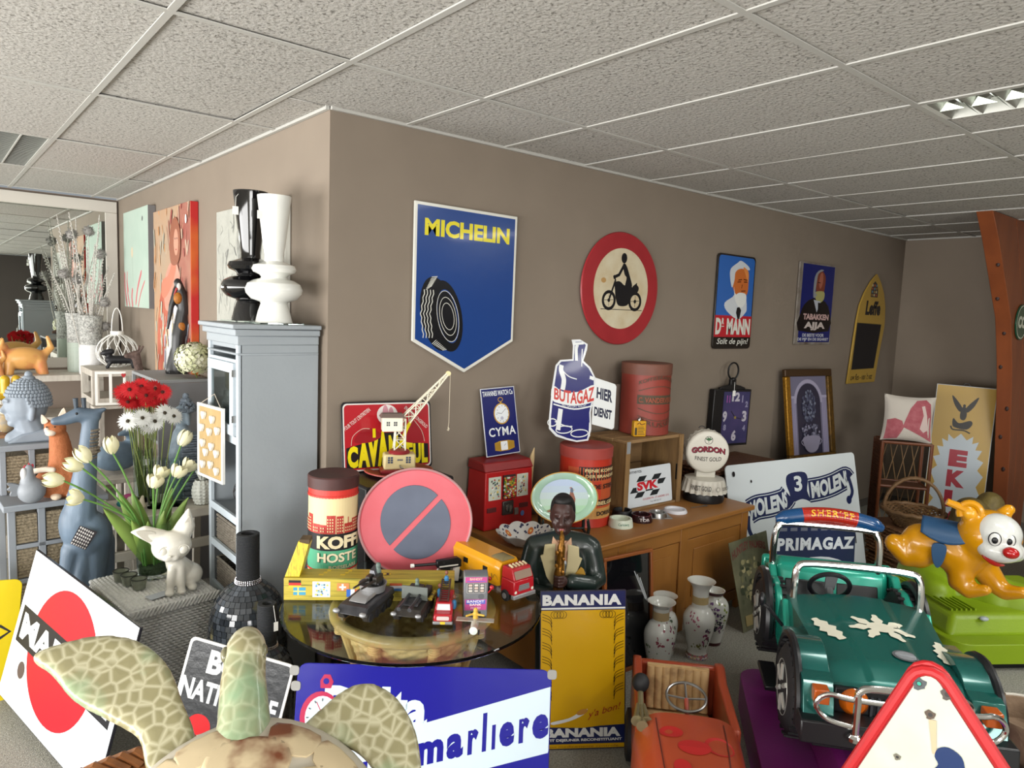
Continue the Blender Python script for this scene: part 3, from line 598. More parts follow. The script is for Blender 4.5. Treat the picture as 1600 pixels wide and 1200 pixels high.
# giraffe
GB = mat('#66788a', r=.5, var=(7, '#303a46', .22, 'noise', .58), bump=(30, .25), stretch=(1, 1, .25), name='blue_grey_stained_shaded_wood')  # darker streaks in the stain also stand in for shade on its back
t = T('giraffe_statue', 'tall blue-grey wooden giraffe statue with a checkered patch', 'statue', (-.86, .77, 0), (0, 0, -.12))
figure('body', GB, t, [('t', [(-.11, -.02, .02), (-.085, -.02, .4), (-.05, -.01, .6)], [.03, .032, .05]), ('t', [(-.045, -.06, .02), (-.03, -.05, .4), (.0, -.02, .58)], [.03, .03, .045]), ('t', [(.04, -.05, .02), (.035, -.04, .4), (.05, -.01, .6)], [.03, .034, .06]), ('t', [(.1, .03, .02), (.09, .02, .4), (.08, .02, .62)], [.03, .034, .05]),
    ('e', (.02, .0, .66), (.10, .085, .12)), ('e', (-.03, 0, .72), (.075, .075, .12)), ('t', [(-.02, 0, .75), (.0, 0, .9), (.02, 0, 1.05), (.035, 0, 1.2)], [.075, .056, .042, .036]),
    ('t', [(.05, 0, 1.235), (-.01, 0, 1.245), (-.07, 0, 1.22), (-.105, 0, 1.215)], [.033, .036, .026, .02]), ('t', [(.055, .0, 1.25), (.095, -.01, 1.265)], [.02, .01]), ('t', [(-.01, -.04, .5), (.03, -.07, .35), (.025, -.07, .27)], [.02, .014, .02])], .008, 5)
for x in (-.02, .012): b = MB(); b.tube([(x, 0, 1.26), (x - .003, 0, 1.32)], [.008, .011], 8); b.build('horn', mat('#39434d', r=.6), t)
CHK = mat('#d7d3d0', r=.6, name='check_white'); CHB = paint('#2a2529')
t_ = t; a = Art(t, 0, fn=lambda x, z, l: (x, -.098 - l * .001 + .6 * (x + .0) ** 2 + .25 * (z - .68) ** 2 * 4, z)); a.poly('checkered_patch', [(-.06, .66), (.0, .62), (.05, .70), (-.02, .74)], CHB, 1)
for i in range(7):
    for j in range(6):
        f_ = lambda u, w: ((-.06 + .06 * u + .045 * w - .005 * u * w), (.66 - .04 * u + .08 * w)); p, q = i / 7, j / 6
        a.poly('checkered_patch', [f_(p + .02, q + .02), f_(p + .1, q + .02), f_(p + .1, q + .12), f_(p + .02, q + .12)], CHK, 2)
a.done()
b = MB()
for k in range(9): b.tube([(.022 + .034 * cos(a_) + (k * .0015), .034 * sin(a_) - .003, 1.04 + .016 * k) for a_ in [pi * i / 8 - pi / 2 for i in range(9)]], .006, 5)
b.build('mane_band', mat('#4c4742', r=.8, var=(120, '#a09484', .2), name='rope'), t)
b = MB(); b.tube([(.028 + .04 * cos(2 * pi * i / 18), .04 * sin(2 * pi * i / 18), 1.08) for i in range(18)], .006, 6, closed=True); b.tube([(.028 + .041 * cos(2 * pi * i / 18), .041 * sin(2 * pi * i / 18), 1.066) for i in range(18)], .006, 6, closed=True); b.build('collar', mat('#5b544c', r=.8, var=(120, '#a09484', .2)), t)
for y in (-.024, .024): eyes(t, [(-.02, y * 1.3, 1.252)], .006)
# far-left odds and ends
def owl(loc, lab):
    t = T('owl_figurine', lab, 'figurine', loc); figure('body', mat('#a98d4e', r=.6, var=(30, '#6f7074', .3), name='speckled_glaze'), t, [('e', (0, 0, .06), (.045, .04, .06)), ('e', (0, 0, .125), (.042, .038, .04)), ('t', [(-.03, 0, .15), (-.036, 0, .175)], [.012, .004]), ('t', [(.03, 0, .15), (.036, 0, .175)], [.012, .004])], .005)
    for x in (-.018, .018):
        b = MB().at((x, -.036, .13), (pi / 2, 0, 0)); b.lathe([(0, 0), (.017, 0), (.015, .005), (0, .006)], 16); e = b.build('eye_ring', paint('#d8d4c4'), t); b = MB().at((x, -.042, .13), (pi / 2, 0, 0)); b.lathe([(0, 0), (.008, 0), (0, .004)], 12); b.build('pupil', BLACK, t)
WS = frame_cube('side_shelf', 'pale shelf with small figurines at the left frame edge', (-1.60, 1.75, 0), .62, .35, .86, WPALE, .035, mid=(.3,))
owl((-1.065, 1.86, 1.0), 'small owl figurine with ringed eyes left of the Buddha head')
b = MB(); 
t = T('wooden_block', 'brown wooden block under the owl figurine', 'block', (-1.14, 1.78, .86)); b = MB(); b.box((0, 0, 0), (.14, .14, .14)); b.build('block', paint('#8a6243', .7), t, bev=.004)
for x, lab in ((-1.155, 'left'), (-1.10, 'right')):
    t = T('boot_figurine', 'yellow glazed boot ornament, %s one of the pair' % lab, 'ornament', (x + .1, 2.02, 1.17)); 
    b = MB(); b.box((-.026, -.03, -.31), (.026, .03, 0)); b.build('pedestal', WPALE, t)
    figure('body', mat('#bf9a23', r=.3, name='mustard_glaze'), t, [('t', [(0, 0, .03), (0, 0, .12)], [.022, .026]), ('t', [(0, 0, .022), (-.04, -.01, .02)], .02)], .005)
t = T('terrier_figurine', 'small brown and white dog figurine at the left edge', 'figurine', (-1.25, 1.62, .62), 0)
figure('body', mat('#9c6a3a', r=.6, var=(14, '#d8cdb8', .1), name='dog_glaze'), t, [('t', [(-.03, 0, .07), (.04, 0, .065)], .028), ('e', (-.05, 0, .11), (.028, .024, .026)), ('t', [(-.065, 0, .1), (-.085, 0, .098)], .013)] + [('t', [(x, y, .05), (x, y, .01)], .011) for x in (-.03, .04) for y in (-.014, .014)], .005)
t.location = (-1.26, 1.84, .86)
# fluffy white ornament heap on the floor at the far left
t = T('stone_ornament', 'lumpy cream stone ornament standing on the floor at the left edge', 'ornament', (-1.5, 1.35, 0))
figure('body', mat('#b9ad96', r=.95, var=(16, '#8d7f68', .35), bump=(30, 1), name='rough_stone'), t, [('e', (0, 0, .2), (.13, .12, .2)), ('e', (.02, 0, .42), (.1, .1, .14)), ('e', (.01, 0, .6), (.08, .08, .12))], .012)

# trestle-top things
PW = mat('#d3d6cd', r=.35, name='white_ceramic')
t = T('pineapple_jar', 'white ceramic pineapple jar at the right end of the trestle', 'jar', (-.235, 1.08, .65))
b = MB(); NR, NZ = 12, 7
def pf(u, w):
    th = 2 * pi * u; z = .005 + .135 * w; r = .052 * (sin(pi * (.18 + .66 * w)) ** .6) + .004 * max(0, cos(NR * th / 2 + NZ * pi * w) * cos(NR * th / 2 - NZ * pi * w) * 1.6) ; return (r * cos(th), r * sin(th), z)
b.grid(pf, 96, 50, cu=True); b.build('body', PW, t, ang=60)
for ring, (n, r, h) in enumerate(((8, .022, .06), (7, .016, .085), (5, .008, .11))):
    for k in range(n):
        a_ = 2 * pi * k / n + ring * .4; b = MB(); b.tube([(r * .4 * cos(a_), r * .4 * sin(a_), .135), (r * cos(a_), r * sin(a_), .135 + h * .6), (r * 1.7 * cos(a_), r * 1.7 * sin(a_), .135 + h)], [.009, .010, .001], 5, flat=.4); b.build('leaf', PW, t)
t = T('angel_figurine', 'tiny cream reclining angel figurine on the trestle', 'figurine', (-.565, 1.09, .65))
figure('body', paint('#ddd6bd', .4), t, [('e', (0, 0, .03), (.045, .028, .028)), ('e', (-.03, 0, .07), (.02, .02, .022)), ('t', [(.02, 0, .04), (.03, .01, .08)], [.02, .008]), ('t', [(-.03, -.02, .04), (.01, -.03, .02)], .011)], .004)
t = T('gift_ornament', 'small pink and turquoise ribbon ornament behind the angel', 'ornament', (-.60, 1.2, .65))
figure('pink_bow', paint('#c24d8a', .5), t, [('e', (.015, 0, .06), (.03, .02, .02))], .004); figure('turquoise_bow', paint('#4db3b8', .5), t, [('e', (-.015, -.005, .03), (.03, .02, .02))], .004)
# dark Buddha figure
DB = mat('#92a2ae', r=.55, var=(30, '#71818d', .3), name='slate_blue_resin'); DR = mat('#4c5762', r=.7, var=(50, '#7d8995', .3), bump=(60, 1), name='dark_bark')
t = T('buddha_statue', 'slim dark blue Buddha statue with bark-textured back', 'statue', (-.275, 1.27, .65), (0, 0, -.05)); t.scale = (1.15, 1.15, 1.04)
figure('face_and_robe', DB, t, [('e', (-.01, 0, .46), (.045, .048, .062)), ('t', [(-.01, 0, .4), (-.005, 0, .36)], [.03, .036]), ('t', [(-.01, 0, .36), (-.035, 0, .26), (-.04, 0, .1), (-.035, 0, .0)], [.045, .04, .036, .034]), ('t', [(-.052, 0, .465), (-.064, 0, .445)], .008), ('e', (-.052, 0, .425), (.01, .014, .008)), ('t', [(.006, -.046, .48), (.01, -.048, .42)], .01)], .006)
b = MB()
for k in range(26):
    z = .36 - k * .0138; w_ = .045 + rnd.uniform(-.006, .008); b.box((-.02 + rnd.uniform(-.004, .004), -w_, z - .012), (.062 + rnd.uniform(-.006, .006), w_, z))
b.build('bark_back', DR, t, bev=.002, seg=1)
b = MB()
for k in range(60):
    th = rnd.uniform(.0, 1.35); ph = rnd.uniform(-2.2, 2.2); b.ell((.008 + .052 * sin(th) * cos(ph), .053 * sin(th) * sin(ph), .47 + .07 * cos(th)), .011, n=6, k=4)
for z, r in ((.545, .028), (.57, .016)): b.ell((.008, 0, z), (r, r, .018), n=10, k=6)
b.lathe([(.05, .485), (.056, .49), (.056, .50), (.05, .505)], 24); o = b.build('curled_hair', DR, t); o['kind'] = 'stuff'
# bird sculpture: two black carved birds
BK = mat('#1b1b1e', r=.35, var=(12, '#30302f', .3), name='black_carved_wood')
t = T('bird_carving', 'tall black carving of two toucan-like birds with orange throats', 'sculpture', (-.13, 2.02, 1.30), (0, 0, -.1)); t.scale = (.8, .8, 1)
figure('body', BK, t, [('t', [(.02, 0, .02), (.03, 0, .25), (.07, 0, .42), (.06, 0, .52), (.03, 0, .6)], [.06, .055, .05, .045, .032]), ('t', [(-.05, 0, .3), (-.02, 0, .45), (.02, 0, .55)], [.012, .022, .03]), ('t', [(-.03, .0, .02), (.02, 0, .2), (.08, 0, .33), (.07, 0, .4)], [.045, .04, .05, .035])], .008)
for x, z in ((.025, .53), (.05, .345)):
    figure('orange_throat', mat('#b8721f', r=.6, var=(60, '#6f4317', .3), name='ochre_paint'), t, [('e', (x, -.03, z - .03), (.034, .028, .04))], .004)
    figure('white_cheek', paint('#c9c9c4', .5), t, [('e', (x + .008, -.03, z + .045), (.017, .014, .026))], .003); figure('red_beak', paint('#a02a2c', .4), t, [('t', [(x - .01, -.035, z + .03), (x - .03, -.03, z - .01)], [.010, .004])], .003)
b = MB(); b.box((-.05, -.05, -.0), (.09, .05, .02)); b.build('base_block', BK, t, bev=.003)
# hydrangea
t = T('hydrangea', 'cream green hydrangea head beside the tall cabinet', 'flower', (-.10, 1.70, 1.30)); r_ = random.Random(9)
b = MB(); b.tube([(0.02, 0, .0), (.0, 0, .05), (0, 0, .1)], .004, 6); b.build('stem', mat('#6d7a3c', r=.7), t)
PM = [mat(c, r=.7, name='petal_cream') for c in ('#d3d3b4', '#dcdcc6', '#c2c69c')]
for c in range(3):
    b = MB()
    for k in range(64):
        th = math.acos(r_.uniform(-.75, 1)); ph = r_.uniform(0, 6.28); R_ = .102 * r_.uniform(.8, 1.05); c0 = V((R_ * 1.05 * sin(th) * cos(ph), R_ * sin(th) * sin(ph), .12 + R_ * cos(th))); e = V((sin(th) * cos(ph), sin(th) * sin(ph), cos(th))).to_track_quat('Z', 'Y').to_euler()
        b.at(c0, e)
        for q in range(4): a_ = q * pi / 2 + r_.uniform(-.2, .2); b.add([(0, 0, 0), (.024 * cos(a_ - .5), .024 * sin(a_ - .5), .004), (.034 * cos(a_), .034 * sin(a_), -.002), (.024 * cos(a_ + .5), .024 * sin(a_ + .5), .004)], [(0, 1, 2, 3)])
    o = b.build('petals', PM[c], t); o['kind'] = 'stuff'
# gerbera bouquets in glass
def glassvase(loc, lab, r, h, cat='vase'):
    t = T('glass_vase', lab, cat, loc); b = MB(); b.lathe([(0, 0), (r, 0), (r, h), (r - .0035, h), (r - .0035, .02), (0, .02)], 40, cap=False); b.build('glass_body', GLASS, t, ang=50)
    b = MB(); b.tube([((r + .003) * cos(-1.4), (r + .003) * sin(-1.4), h), ((r + .004) * cos(-1.4), (r + .004) * sin(-1.4), h - .05)], .0008, 4); b.box(((r + .004) * cos(-1.4) - .009, (r + .004) * sin(-1.4) - .001, h - .085), ((r + .004) * cos(-1.4) + .009, (r + .004) * sin(-1.4), h - .05)); b.build('price_tag', WHITE, t); return t
glassvase((-.485, 1.31, .65), 'clear glass cylinder holding the red gerberas', .05, .3)
glassvase((-.455, 1.14, .65), 'clear glass cylinder holding the white gerberas', .05, .27)
glassvase((-.36, 1.13, .65), 'empty clear glass cylinder with a price tag right of the gerberas', .045, .26)
def gerbera(base, top, tilt, pm, cm, r, lab, grp):
    t = T('gerbera', lab, 'flower', base, group=grp); d = V(top) - V(base); b = MB(); b.tube([(0, 0, 0), d * .5 + V((0, 0, .01)), d], .003, 6); b.build('stem', mat('#7d8a4c', r=.6), t)
    b = MB().at(d, tilt)
    for q in range(34):
        a_ = 2 * pi * q / 17 + (.18 if q > 16 else 0) + rnd.uniform(-.06, .06); w_ = .15; b.add([(.008 * cos(a_), .008 * sin(a_), 0), (r * .6 * cos(a_ - w_), r * .6 * sin(a_ - w_), .004), (r * cos(a_), r * sin(a_), .0 + rnd.uniform(-.006, .004) - (.006 if q > 16 else 0)), (r * .6 * cos(a_ + w_), r * .6 * sin(a_ + w_), .004)], [(0, 1, 2, 3)])
    b.build('petals', pm, t)['kind'] = 'stuff'; b = MB().at(d, tilt); b.ell((0, 0, .003), (.01, .01, .006), n=12, k=6); b.build('flower_centre', cm, t)
RP = mat('#c0161f', r=.6, name='red_petal'); WP = mat('#e4e6e2', r=.6, name='white_petal'); r_ = random.Random(6)
for k in range(16):
    x, y = -.095 + .0127 * k, r_.uniform(-.05, .03); z = .60 + (.03, -.02, .045, .0, -.03)[k % 5] - (abs(x) * .2)
    gerbera((-.485 + x * .2, 1.31 + y * .3, .67), (-.485 + x, 1.29 + y, .66 + z), (r_.uniform(.7, 1.3), 0, r_.uniform(-.5, .5)), RP, mat('#4a1512', r=.8), .056, 'red gerbera in the dense bunch above the white ones', 'red gerberas')
for k, (x, z, rz, wl) in enumerate(((-.14, .485, -.5, 'leftmost'), (-.075, .50, .1, 'second from the left'), (-.01, .475, 0, 'lowest, in the middle'), (.08, .50, .3, 'rightmost'), (-.045, .455, .4, 'half hidden low on the left'), (.035, .52, .2, 'highest, right of the middle'))):
    gerbera((-.455 + x * .25, 1.14, .67), (-.46 + x, 1.10 - .02 * (k % 2), .66 + z), (1.15, 0, rz), WP, mat('#3c3426', r=.8), .056, 'white gerbera below the red ones, ' + wl, 'white gerberas')
t = T('window_ornament', 'small white wooden window frame ornament with a red heart', 'ornament', (-.45, 2.9, .99), (-.1, 0, -.15))
for q in (((0, 0), (.2, .018)), ((0, .23), (.2, .25)), ((0, .018), (.018, .23)), ((.182, .018), (.2, .23)), ((.09, .018), (.11, .23))): b = MB(); b.box((q[0][0], -.015, q[0][1]), (q[1][0], 0, q[1][1])); b.build('bar', WHITE, t, bev=.002)
b = MB(); b.prism([(.185 + .016 * p[0], .22 + .018 * p[1]) for p in spl(hp, 3)], -.025, -.016); b.build('red_heart', paint('#b02a30', .5), t, bev=.002)
frame_cube('display_stand', 'pale narrow stand under the small window ornament', (-.47, 2.84, 0), .24, .14, .985, WPALE, .02, cat='stand')
t = T('goose_figurine', 'blue-grey goose figure half hidden behind the tulips', 'figurine', (-.52, 1.8, .72), (0, 0, .2))
figure('body', mat('#4e6070', r=.5, var=(10, '#7d93a5', .3), name='slate_glaze'), t, [('e', (0, 0, .1), (.14, .08, .09)), ('t', [(.05, 0, .14), (.09, 0, .2), (.05, -.02, .25), (.0, -.03, .24)], [.045, .032, .028, .012])], .007)
frame_cube('low_bench', 'pale bench behind the trestle carrying the goose figure', (-.75, 1.62, 0), .42, .3, .72, WPALE, .03, cat='bench')

# ------------------------------------------------------------ white wicker hamper and what stands on it
HW = mat('#e0e0dc', r=.6, var=(60, '#bcbdba', .35), name='white_painted_wicker')
t = T('wicker_hamper', 'whitish wicker hamper with the white kitten on its lid', 'hamper', (-.795, .165, 0), .12)
b = MB(); b.box((.01, .01, .0), (.35, .46, .44)); weave_box(b, .005, .005, .0, .355, .465, .44, .0125, .022, .008, faces='fblr'); b.build('woven_body', HW, t)
b = MB()
def lidf(u, w):
    x, y = .37 * u - .005, .48 * w - .005; e = min(u, 1 - u, w, 1 - w); i, j = x / .0165, y / .022; return (x, y, .487 + (.007 * (sin(pi * i) ** 2) * abs(sin(pi * (j + .5 * (int(i) % 2)))) if .012 < e else -.03))
b.grid(lidf, 150, 130); b.build('woven_lid', HW, t, ang=80)
b = MB()
for z, r in ((.475, .011), (.455, .008)): b.tube([(-.006, -.006, z), (.366, -.006, z), (.366, .476, z), (-.006, .476, z)], r, 8, closed=True)
for k in range(22):
    for (pa, pb) in (((-.006, -.012), (.366, -.012)), ((-.012, .476), (-.012, -.006))):
        p = V((pa[0] + (pb[0] - pa[0]) * k / 22, pa[1] + (pb[1] - pa[1]) * k / 22, .448)); q = V((pa[0] + (pb[0] - pa[0]) * (k + 1.6) / 22, pa[1] + (pb[1] - pa[1]) * (k + 1.6) / 22, .484)); b.tube([p, q], .005, 5)
b.build('braided_edge', HW, t)
ZL = .496
t = T('kitten_statue', 'glossy white ceramic kitten with huge ears, sitting', 'statue', (-.585, .27, ZL), (0, 0, -.05))
CW = mat('#dfdcd0', r=.22, coat=.3, name='cream_ceramic')
figure('body', CW, t, [('e', (.055, .03, .055), (.065, .06, .055)), ('t', [(.04, .03, .07), (.0, 0, .13), (-.015, -.005, .17)], [.055, .045, .035]), ('t', [(-.02, -.025, .11), (-.035, -.04, .012)], [.022, .016]), ('t', [(.012, -.025, .11), (.012, -.045, .012)], [.022, .016]), ('e', (-.038, -.052, .013), (.02, .026, .013)), ('e', (.012, -.055, .013), (.02, .026, .013)), ('e', (.06, -.03, .018), (.022, .035, .017)),
    ('e', (-.02, -.02, .215), (.083, .072, .068)), ('e', (-.045, -.075, .185), (.028, .022, .02)), ('e', (-.02, -.078, .18), (.02, .018, .016)), ('t', [(.1, .03, .02), (.06, .08, .02), (-.02, .07, .02)], .014), ('t', [(-.06, 0, .25), (-.13, 0, .29), (-.172, .005, .295)], [.04, .03, .007]), ('t', [(.02, 0, .25), (.045, 0, .3), (.055, .0, .365)], [.045, .04, .007])], .0055, 4)
for x, z, r_ in ((-.125, .283, -1.1), (.043, .3, .18)):
    b = MB().at((x, -.028, z), (0, r_, 0)); b.prism(spl([(-.024, -.03), (.024, -.03), (.002, .045)], 4), -.003, .004); b.build('ear_hollow', paint('#c9c5b8', .3), t, bev=.002)
for x, y in ((-.062, -.075), (.015, -.082)):
    b = MB(); b.ell((x, y, .212), (.02, .012, .02), n=16, k=10); e = b.build('eye', CW, t); b = MB(); b.tube([(x + .022 * cos(a_), y - .006, .212 + .022 * sin(a_)) for a_ in [pi * i / 9 for i in range(10)]], .002, 5); b.build('eyelid', CW, t)
figure('nose', mat('#c9c5b6', r=.3), t, [('e', (-.04, -.094, .192), (.008, .006, .005))], .002)
for k, (x, y) in enumerate(((-.755, .53), (-.735, .46), (-.71, .385))):
    t = T('tealight_glass', 'small frosted tealight glass with a dark rim, %s of the three' % ('farthest', 'middle', 'nearest')[k], 'candle holder', (x, y, ZL)); b = MB(); b.lathe([(0, 0), (.026, 0), (.034, .045), (.031, .045), (.024, .004), (0, .004)], 28, cap=False); b.build('glass_cup', mat('#b9bfae', r=.25, trans=.6, var=(60, '#989e8c', .3), name='frosted_glass'), t)
    b = MB(); b.tube([(.033 * cos(2 * pi * i / 24), .033 * sin(2 * pi * i / 24), .046) for i in range(24)], .0022, 6, closed=True); b.build('rim', BLACK, t)
t = T('paper_note', 'slip of grey-white paper lying on the hamper lid', 'paper', (-.70, .215, ZL + .001), .25); b = MB(); b.box((0, 0, 0), (.085, .055, .001)); b.build('sheet', paint('#b4bac2', .8), t)
tv = T('glass_vase', 'wide clear glass vase of cream tulips on the hamper', 'vase', (-.62, .52, ZL)); b = MB(); b.lathe([(0, 0), (.068, 0), (.072, .1), (.078, .26), (.0745, .26), (.068, .1), (.062, .018), (0, .018)], 48, cap=False); b.build('glass_body', GLASS, tv, ang=50)
b = MB(); b.lathe([(0, .019), (.061, .019), (.064, .05), (0, .05)], 32, cap=False); b.build('moss_filling', mat('#4f5a44', r=.9, bump=(80, 1), name='dark_moss'), tv)
TP = mat('#d8d3a6', r=.5, var=(14, '#e7e3c6', .4), name='cream_petal'); LG = mat('#5f7a34', r=.5, var=(18, '#7c9348', .4), stretch=(1, 1, .15), name='tulip_leaf')
heads = [(166, 699, -.6, 'upper left, behind another'), (160, 713, -1.1, 'left of the upper left pair'), (134, 725, -1.4, 'leftmost of the bunch'), (155, 752, -1.2, 'open one at lower left'), (202, 696, -.1, 'upright at top centre left'), (247, 744, .3, 'open rose-like, lowest at centre'), (262, 738, .4, 'second of the central open pair'), (281, 734, .5, 'open one right of centre'), (302, 731, .6, 'drooping right of centre'), (300, 694, .5, 'tallest on the right'), (332, 710, 1.1, 'rightmost, lying over the cabinet')]
M3 = .00305
for k, (px, py, lean_, lab) in enumerate(heads):
    hx, hz = (px - 252) * M3, (893 - py) * M3; hy = (-.03, .02, -.02, -.05, .04, -.07, .0, -.05, .0, .05, .0)[k]
    t = T('tulip', 'cream tulip bloom, %s' % lab, 'flower', (-.62 + hx * .12, .52 + hy * .3, ZL + .055)); dx, dz = hx * .88, hz - .06
    p = spl([(0, 0, 0), (dx * .12, hy * .2, .2), (dx * .6, hy * .6, .22 + (dz - .22) * .6), (dx, hy, dz)], 4, False); b = MB(); b.tube(p, .0042, 8); b.build('stem', mat('#5d8a3f', r=.5), t)
    R = Euler((.0, lean_, 0)).to_matrix(); op = k in (3, 5, 6, 7, 8)
    for q in range(6):
        a_ = q * pi / 3; rr = .034 if q % 2 else .029
        def pet(u, w, a_=a_, rr=rr):
            s_ = w; wd = sin(pi * min(1, .12 + .88 * s_)) ** .6 * .85; an = a_ + (u - .5) * 1.5 * wd; rad = rr * (sin(pi * (.1 + (.55 if op else .72) * s_)) ** .8) * (1.15 if op else 1); return tuple(V((dx, hy, dz)) + R @ V((rad * cos(an), rad * sin(an), s_ * (.06 if op else .082) - .008)))
        b = MB(); b.grid(pet, 6, 8); b.build('petal', TP, t, ang=80)
for k, (x0, x1, z1, bend, lab) in enumerate(((-.03, -.21, .31, -.05, 'leftmost and broadest'), (-.02, -.135, .36, -.02, 'tall on the left'), (-.01, -.1, .24, -.02, 'short at centre left'), (.0, -.075, .35, .0, 'upright behind the centre'), (.02, .04, .26, .03, 'upright at centre right'), (.03, .155, .30, .02, 'long on the right'), (.02, .10, .34, .0, 'tall on the right'), (0.0, -.03, .22, -.06, 'short in front'))):
    t = T('tulip_leaf', 'long green tulip leaf, %s' % lab, 'leaf', (-.62, .52, ZL + .055)); y1 = (-.04, .03, -.06, .05, -.05, -.02, .04, -.05)[k]
    def lf(u, w):
        c0 = V((x0 * (1 - w), 0, 0)) + V((x1 * w ** 1.3, y1 * w, z1 * w)); wd = .032 * sin(pi * min(1, .1 + .9 * w)) ** .8; s_ = (u - .5) * 2; n_ = V((z1, 0, -x1)).normalized(); return tuple(c0 + n_ * s_ * wd + V((0, .012 * s_ * s_, 0)))
    b = MB(); b.grid(lf, 5, 12); b.build('blade', LG, t, ang=80)

# ------------------------------------------------------------ mosaic bottle vases
def mosaic(loc, lab, prof, neck, cols, ts, seed):
    r_ = random.Random(seed); t = T('mosaic_vase', lab, 'vase', loc)
    b = MB(); b.lathe([(r - .003, z) for r, z in prof], 40); b.build('body', mat('#23262a', r=.7, name='grout'), t, ang=60)
    P_ = spl(prof, 8, False); L = [0]
    for i in range(1, len(P_)): L.append(L[-1] + hypot(P_[i][0] - P_[i-1][0], P_[i][1] - P_[i-1][1]))
    def at(s):
        for i in range(1, len(L)):
            if L[i] >= s: u = (s - L[i-1]) / max(1e-9, L[i] - L[i-1]); return [P_[i-1][c] + (P_[i][c] - P_[i-1][c]) * u for c in (0, 1)]
        return list(P_[-1])
    mbs = [MB() for _ in cols]; s = .002
    while s < L[-1] - ts:
        a, c = at(s + .001), at(s + ts - .001); n = max(8, int(2 * pi * max(a[0], c[0]) / ts))
        for j in range(n):
            t0, t1 = 2 * pi * j / n + .0012 / max(.02, a[0]), 2 * pi * (j + 1) / n - .0012 / max(.02, a[0]); off = [r_.uniform(0, .0014) for _ in range(4)]
            m_ = mbs[r_.choice(range(len(cols)))]; P4 = [(a[0] + off[0], t0, a[1]), (a[0] + off[1], t1, a[1]), (c[0] + off[2], t1, c[1]), (c[0] + off[3], t0, c[1])]
            m_.add([((r) * cos(th), (r) * sin(th), z) for r, th, z in P4], [(0, 1, 2, 3)])
        s += ts
    for m_, c in zip(mbs, cols): m_.build('mosaic_tiles', mat(c, r=.08, spec=.8, name='mirror_mosaic'), t, ang=5)['kind'] = 'stuff'
    r0, z0, z1 = neck; b = MB(); b.lathe([(r0, z0), (r0, z1), (r0 - .014, z1), (r0 - .018, z1 - .05), (0, z1 - .06)], 28, cap=False); n = int((z1 - z0) / .006)
    for k in range(n): b.tube([((r0 + .001) * cos(2 * pi * i / 20), (r0 + .001) * sin(2 * pi * i / 20), z0 + (k + .5) * (z1 - z0) / n) for i in range(20)], .0032, 5, closed=True)
    b.build('cord_neck', mat('#25272a', r=.7, name='black_cord'), t)
    b = MB()
    for k in range(5):
        for j in range(36): a_ = 2 * pi * j / 36; b.ell(((r0 + .006 + k * .0012) * cos(a_), (r0 + .006 + k * .0012) * sin(a_), z0 + .005 - k * .0065), .0032, n=6, k=4)
    o = b.build('rhinestone_band', mat('#bdbabf', r=.15, metal=.7, name='rhinestones'), t); o['kind'] = 'stuff'; return t
DC = ['#3a3f45', '#2b2f34', '#4a5057', '#33383d']
mosaic((-.42, -.17, 0), 'large black mirror-mosaic bottle vase with a cord-wrapped neck', [(.13, 0), (.148, .05), (.155, .2), (.157, .4), (.15, .5), (.125, .575), (.09, .62), (.055, .645), (.046, .655)], (.042, .655, .85), DC, .0235, 1)
t = mosaic((-.455, -.47, 0), 'small black mosaic bottle vase with a price tag on its neck', [(.07, 0), (.09, .05), (.098, .2), (.1, .36), (.094, .42), (.075, .465), (.05, .49), (.036, .502)], (.032, .50, .665), DC[:3], .019, 2)
b = MB(); b.tube([(.012, -.034, .665), (.02, -.036, .6)], .0012, 4); b.box((.012, -.039, .565), (.028, -.037, .6)); b.build('price_tag', WHITE, t)
# ------------------------------------------------------------ glass table on a rattan foot
RAT = mat('#b08f55', r=.38, var=(9, '#c4a56d', .35), coat=.2, name='rattan_cane'); RW = mat('#a98a52', r=.6, var=(50, '#c8ab74', .35), bump=(60, .4), name='rattan_weave')
TZ = .70; TX, TY = -.034, -.833
t = T('glass_table', 'round glass table on a woven rattan foot, covered with tin toys', 'table', (TX, TY, 0))
b = MB(); b.lathe([(0, TZ - .012), (.478, TZ - .012), (.482, TZ - .008), (.482, TZ - .004), (.478, TZ), (0, TZ)], 96, cap=False); b.build('glass_top', TGLASS, t, ang=40)
b = MB(); b.tube([(.29 * cos(2 * pi * i / 60), .29 * sin(2 * pi * i / 60), TZ - .034) for i in range(60)], .021, 12, closed=True); b.build('top_ring', RAT, t)
b = MB(); b.tube([(.19 * cos(2 * pi * i / 48), .19 * sin(2 * pi * i / 48), .03) for i in range(48)], .02, 10, closed=True); b.build('foot_ring', RAT, t)
for k in range(8):
    a_ = 2 * pi * k / 8 + .5; b = MB(); b.tube([(.27 * cos(a_), .27 * sin(a_), TZ - .05), (.22 * cos(a_), .22 * sin(a_), .5), (.15 * cos(a_), .15 * sin(a_), .3), (.16 * cos(a_), .16 * sin(a_), .12), (.19 * cos(a_), .19 * sin(a_), .04)], .017, 10); b.build('cane_leg', RAT, t, sub=0)
    b = MB(); 
    for z in (.0, .008, .016, .024): b.tube([(V((.27 * cos(a_), .27 * sin(a_), TZ - .062 - z)) + V((.02 * cos(q), .02 * sin(q), 0))) for q in [2 * pi * i / 12 for i in range(12)]], .0045, 5, closed=True)
    b.build('binding', RW, t)
def skirt(u, w):
    th = 2 * pi * u; z = .28 + .36 * w; r = .14 + .12 * w ** 1.1; r += .0045 * sin(w * 75) * cos(th * 44 / 2) ; return (r * cos(th), r * sin(th), z)
b = MB(); b.grid(skirt, 176, 76, cu=True); b.build('woven_skirt', RW, t, ang=80)

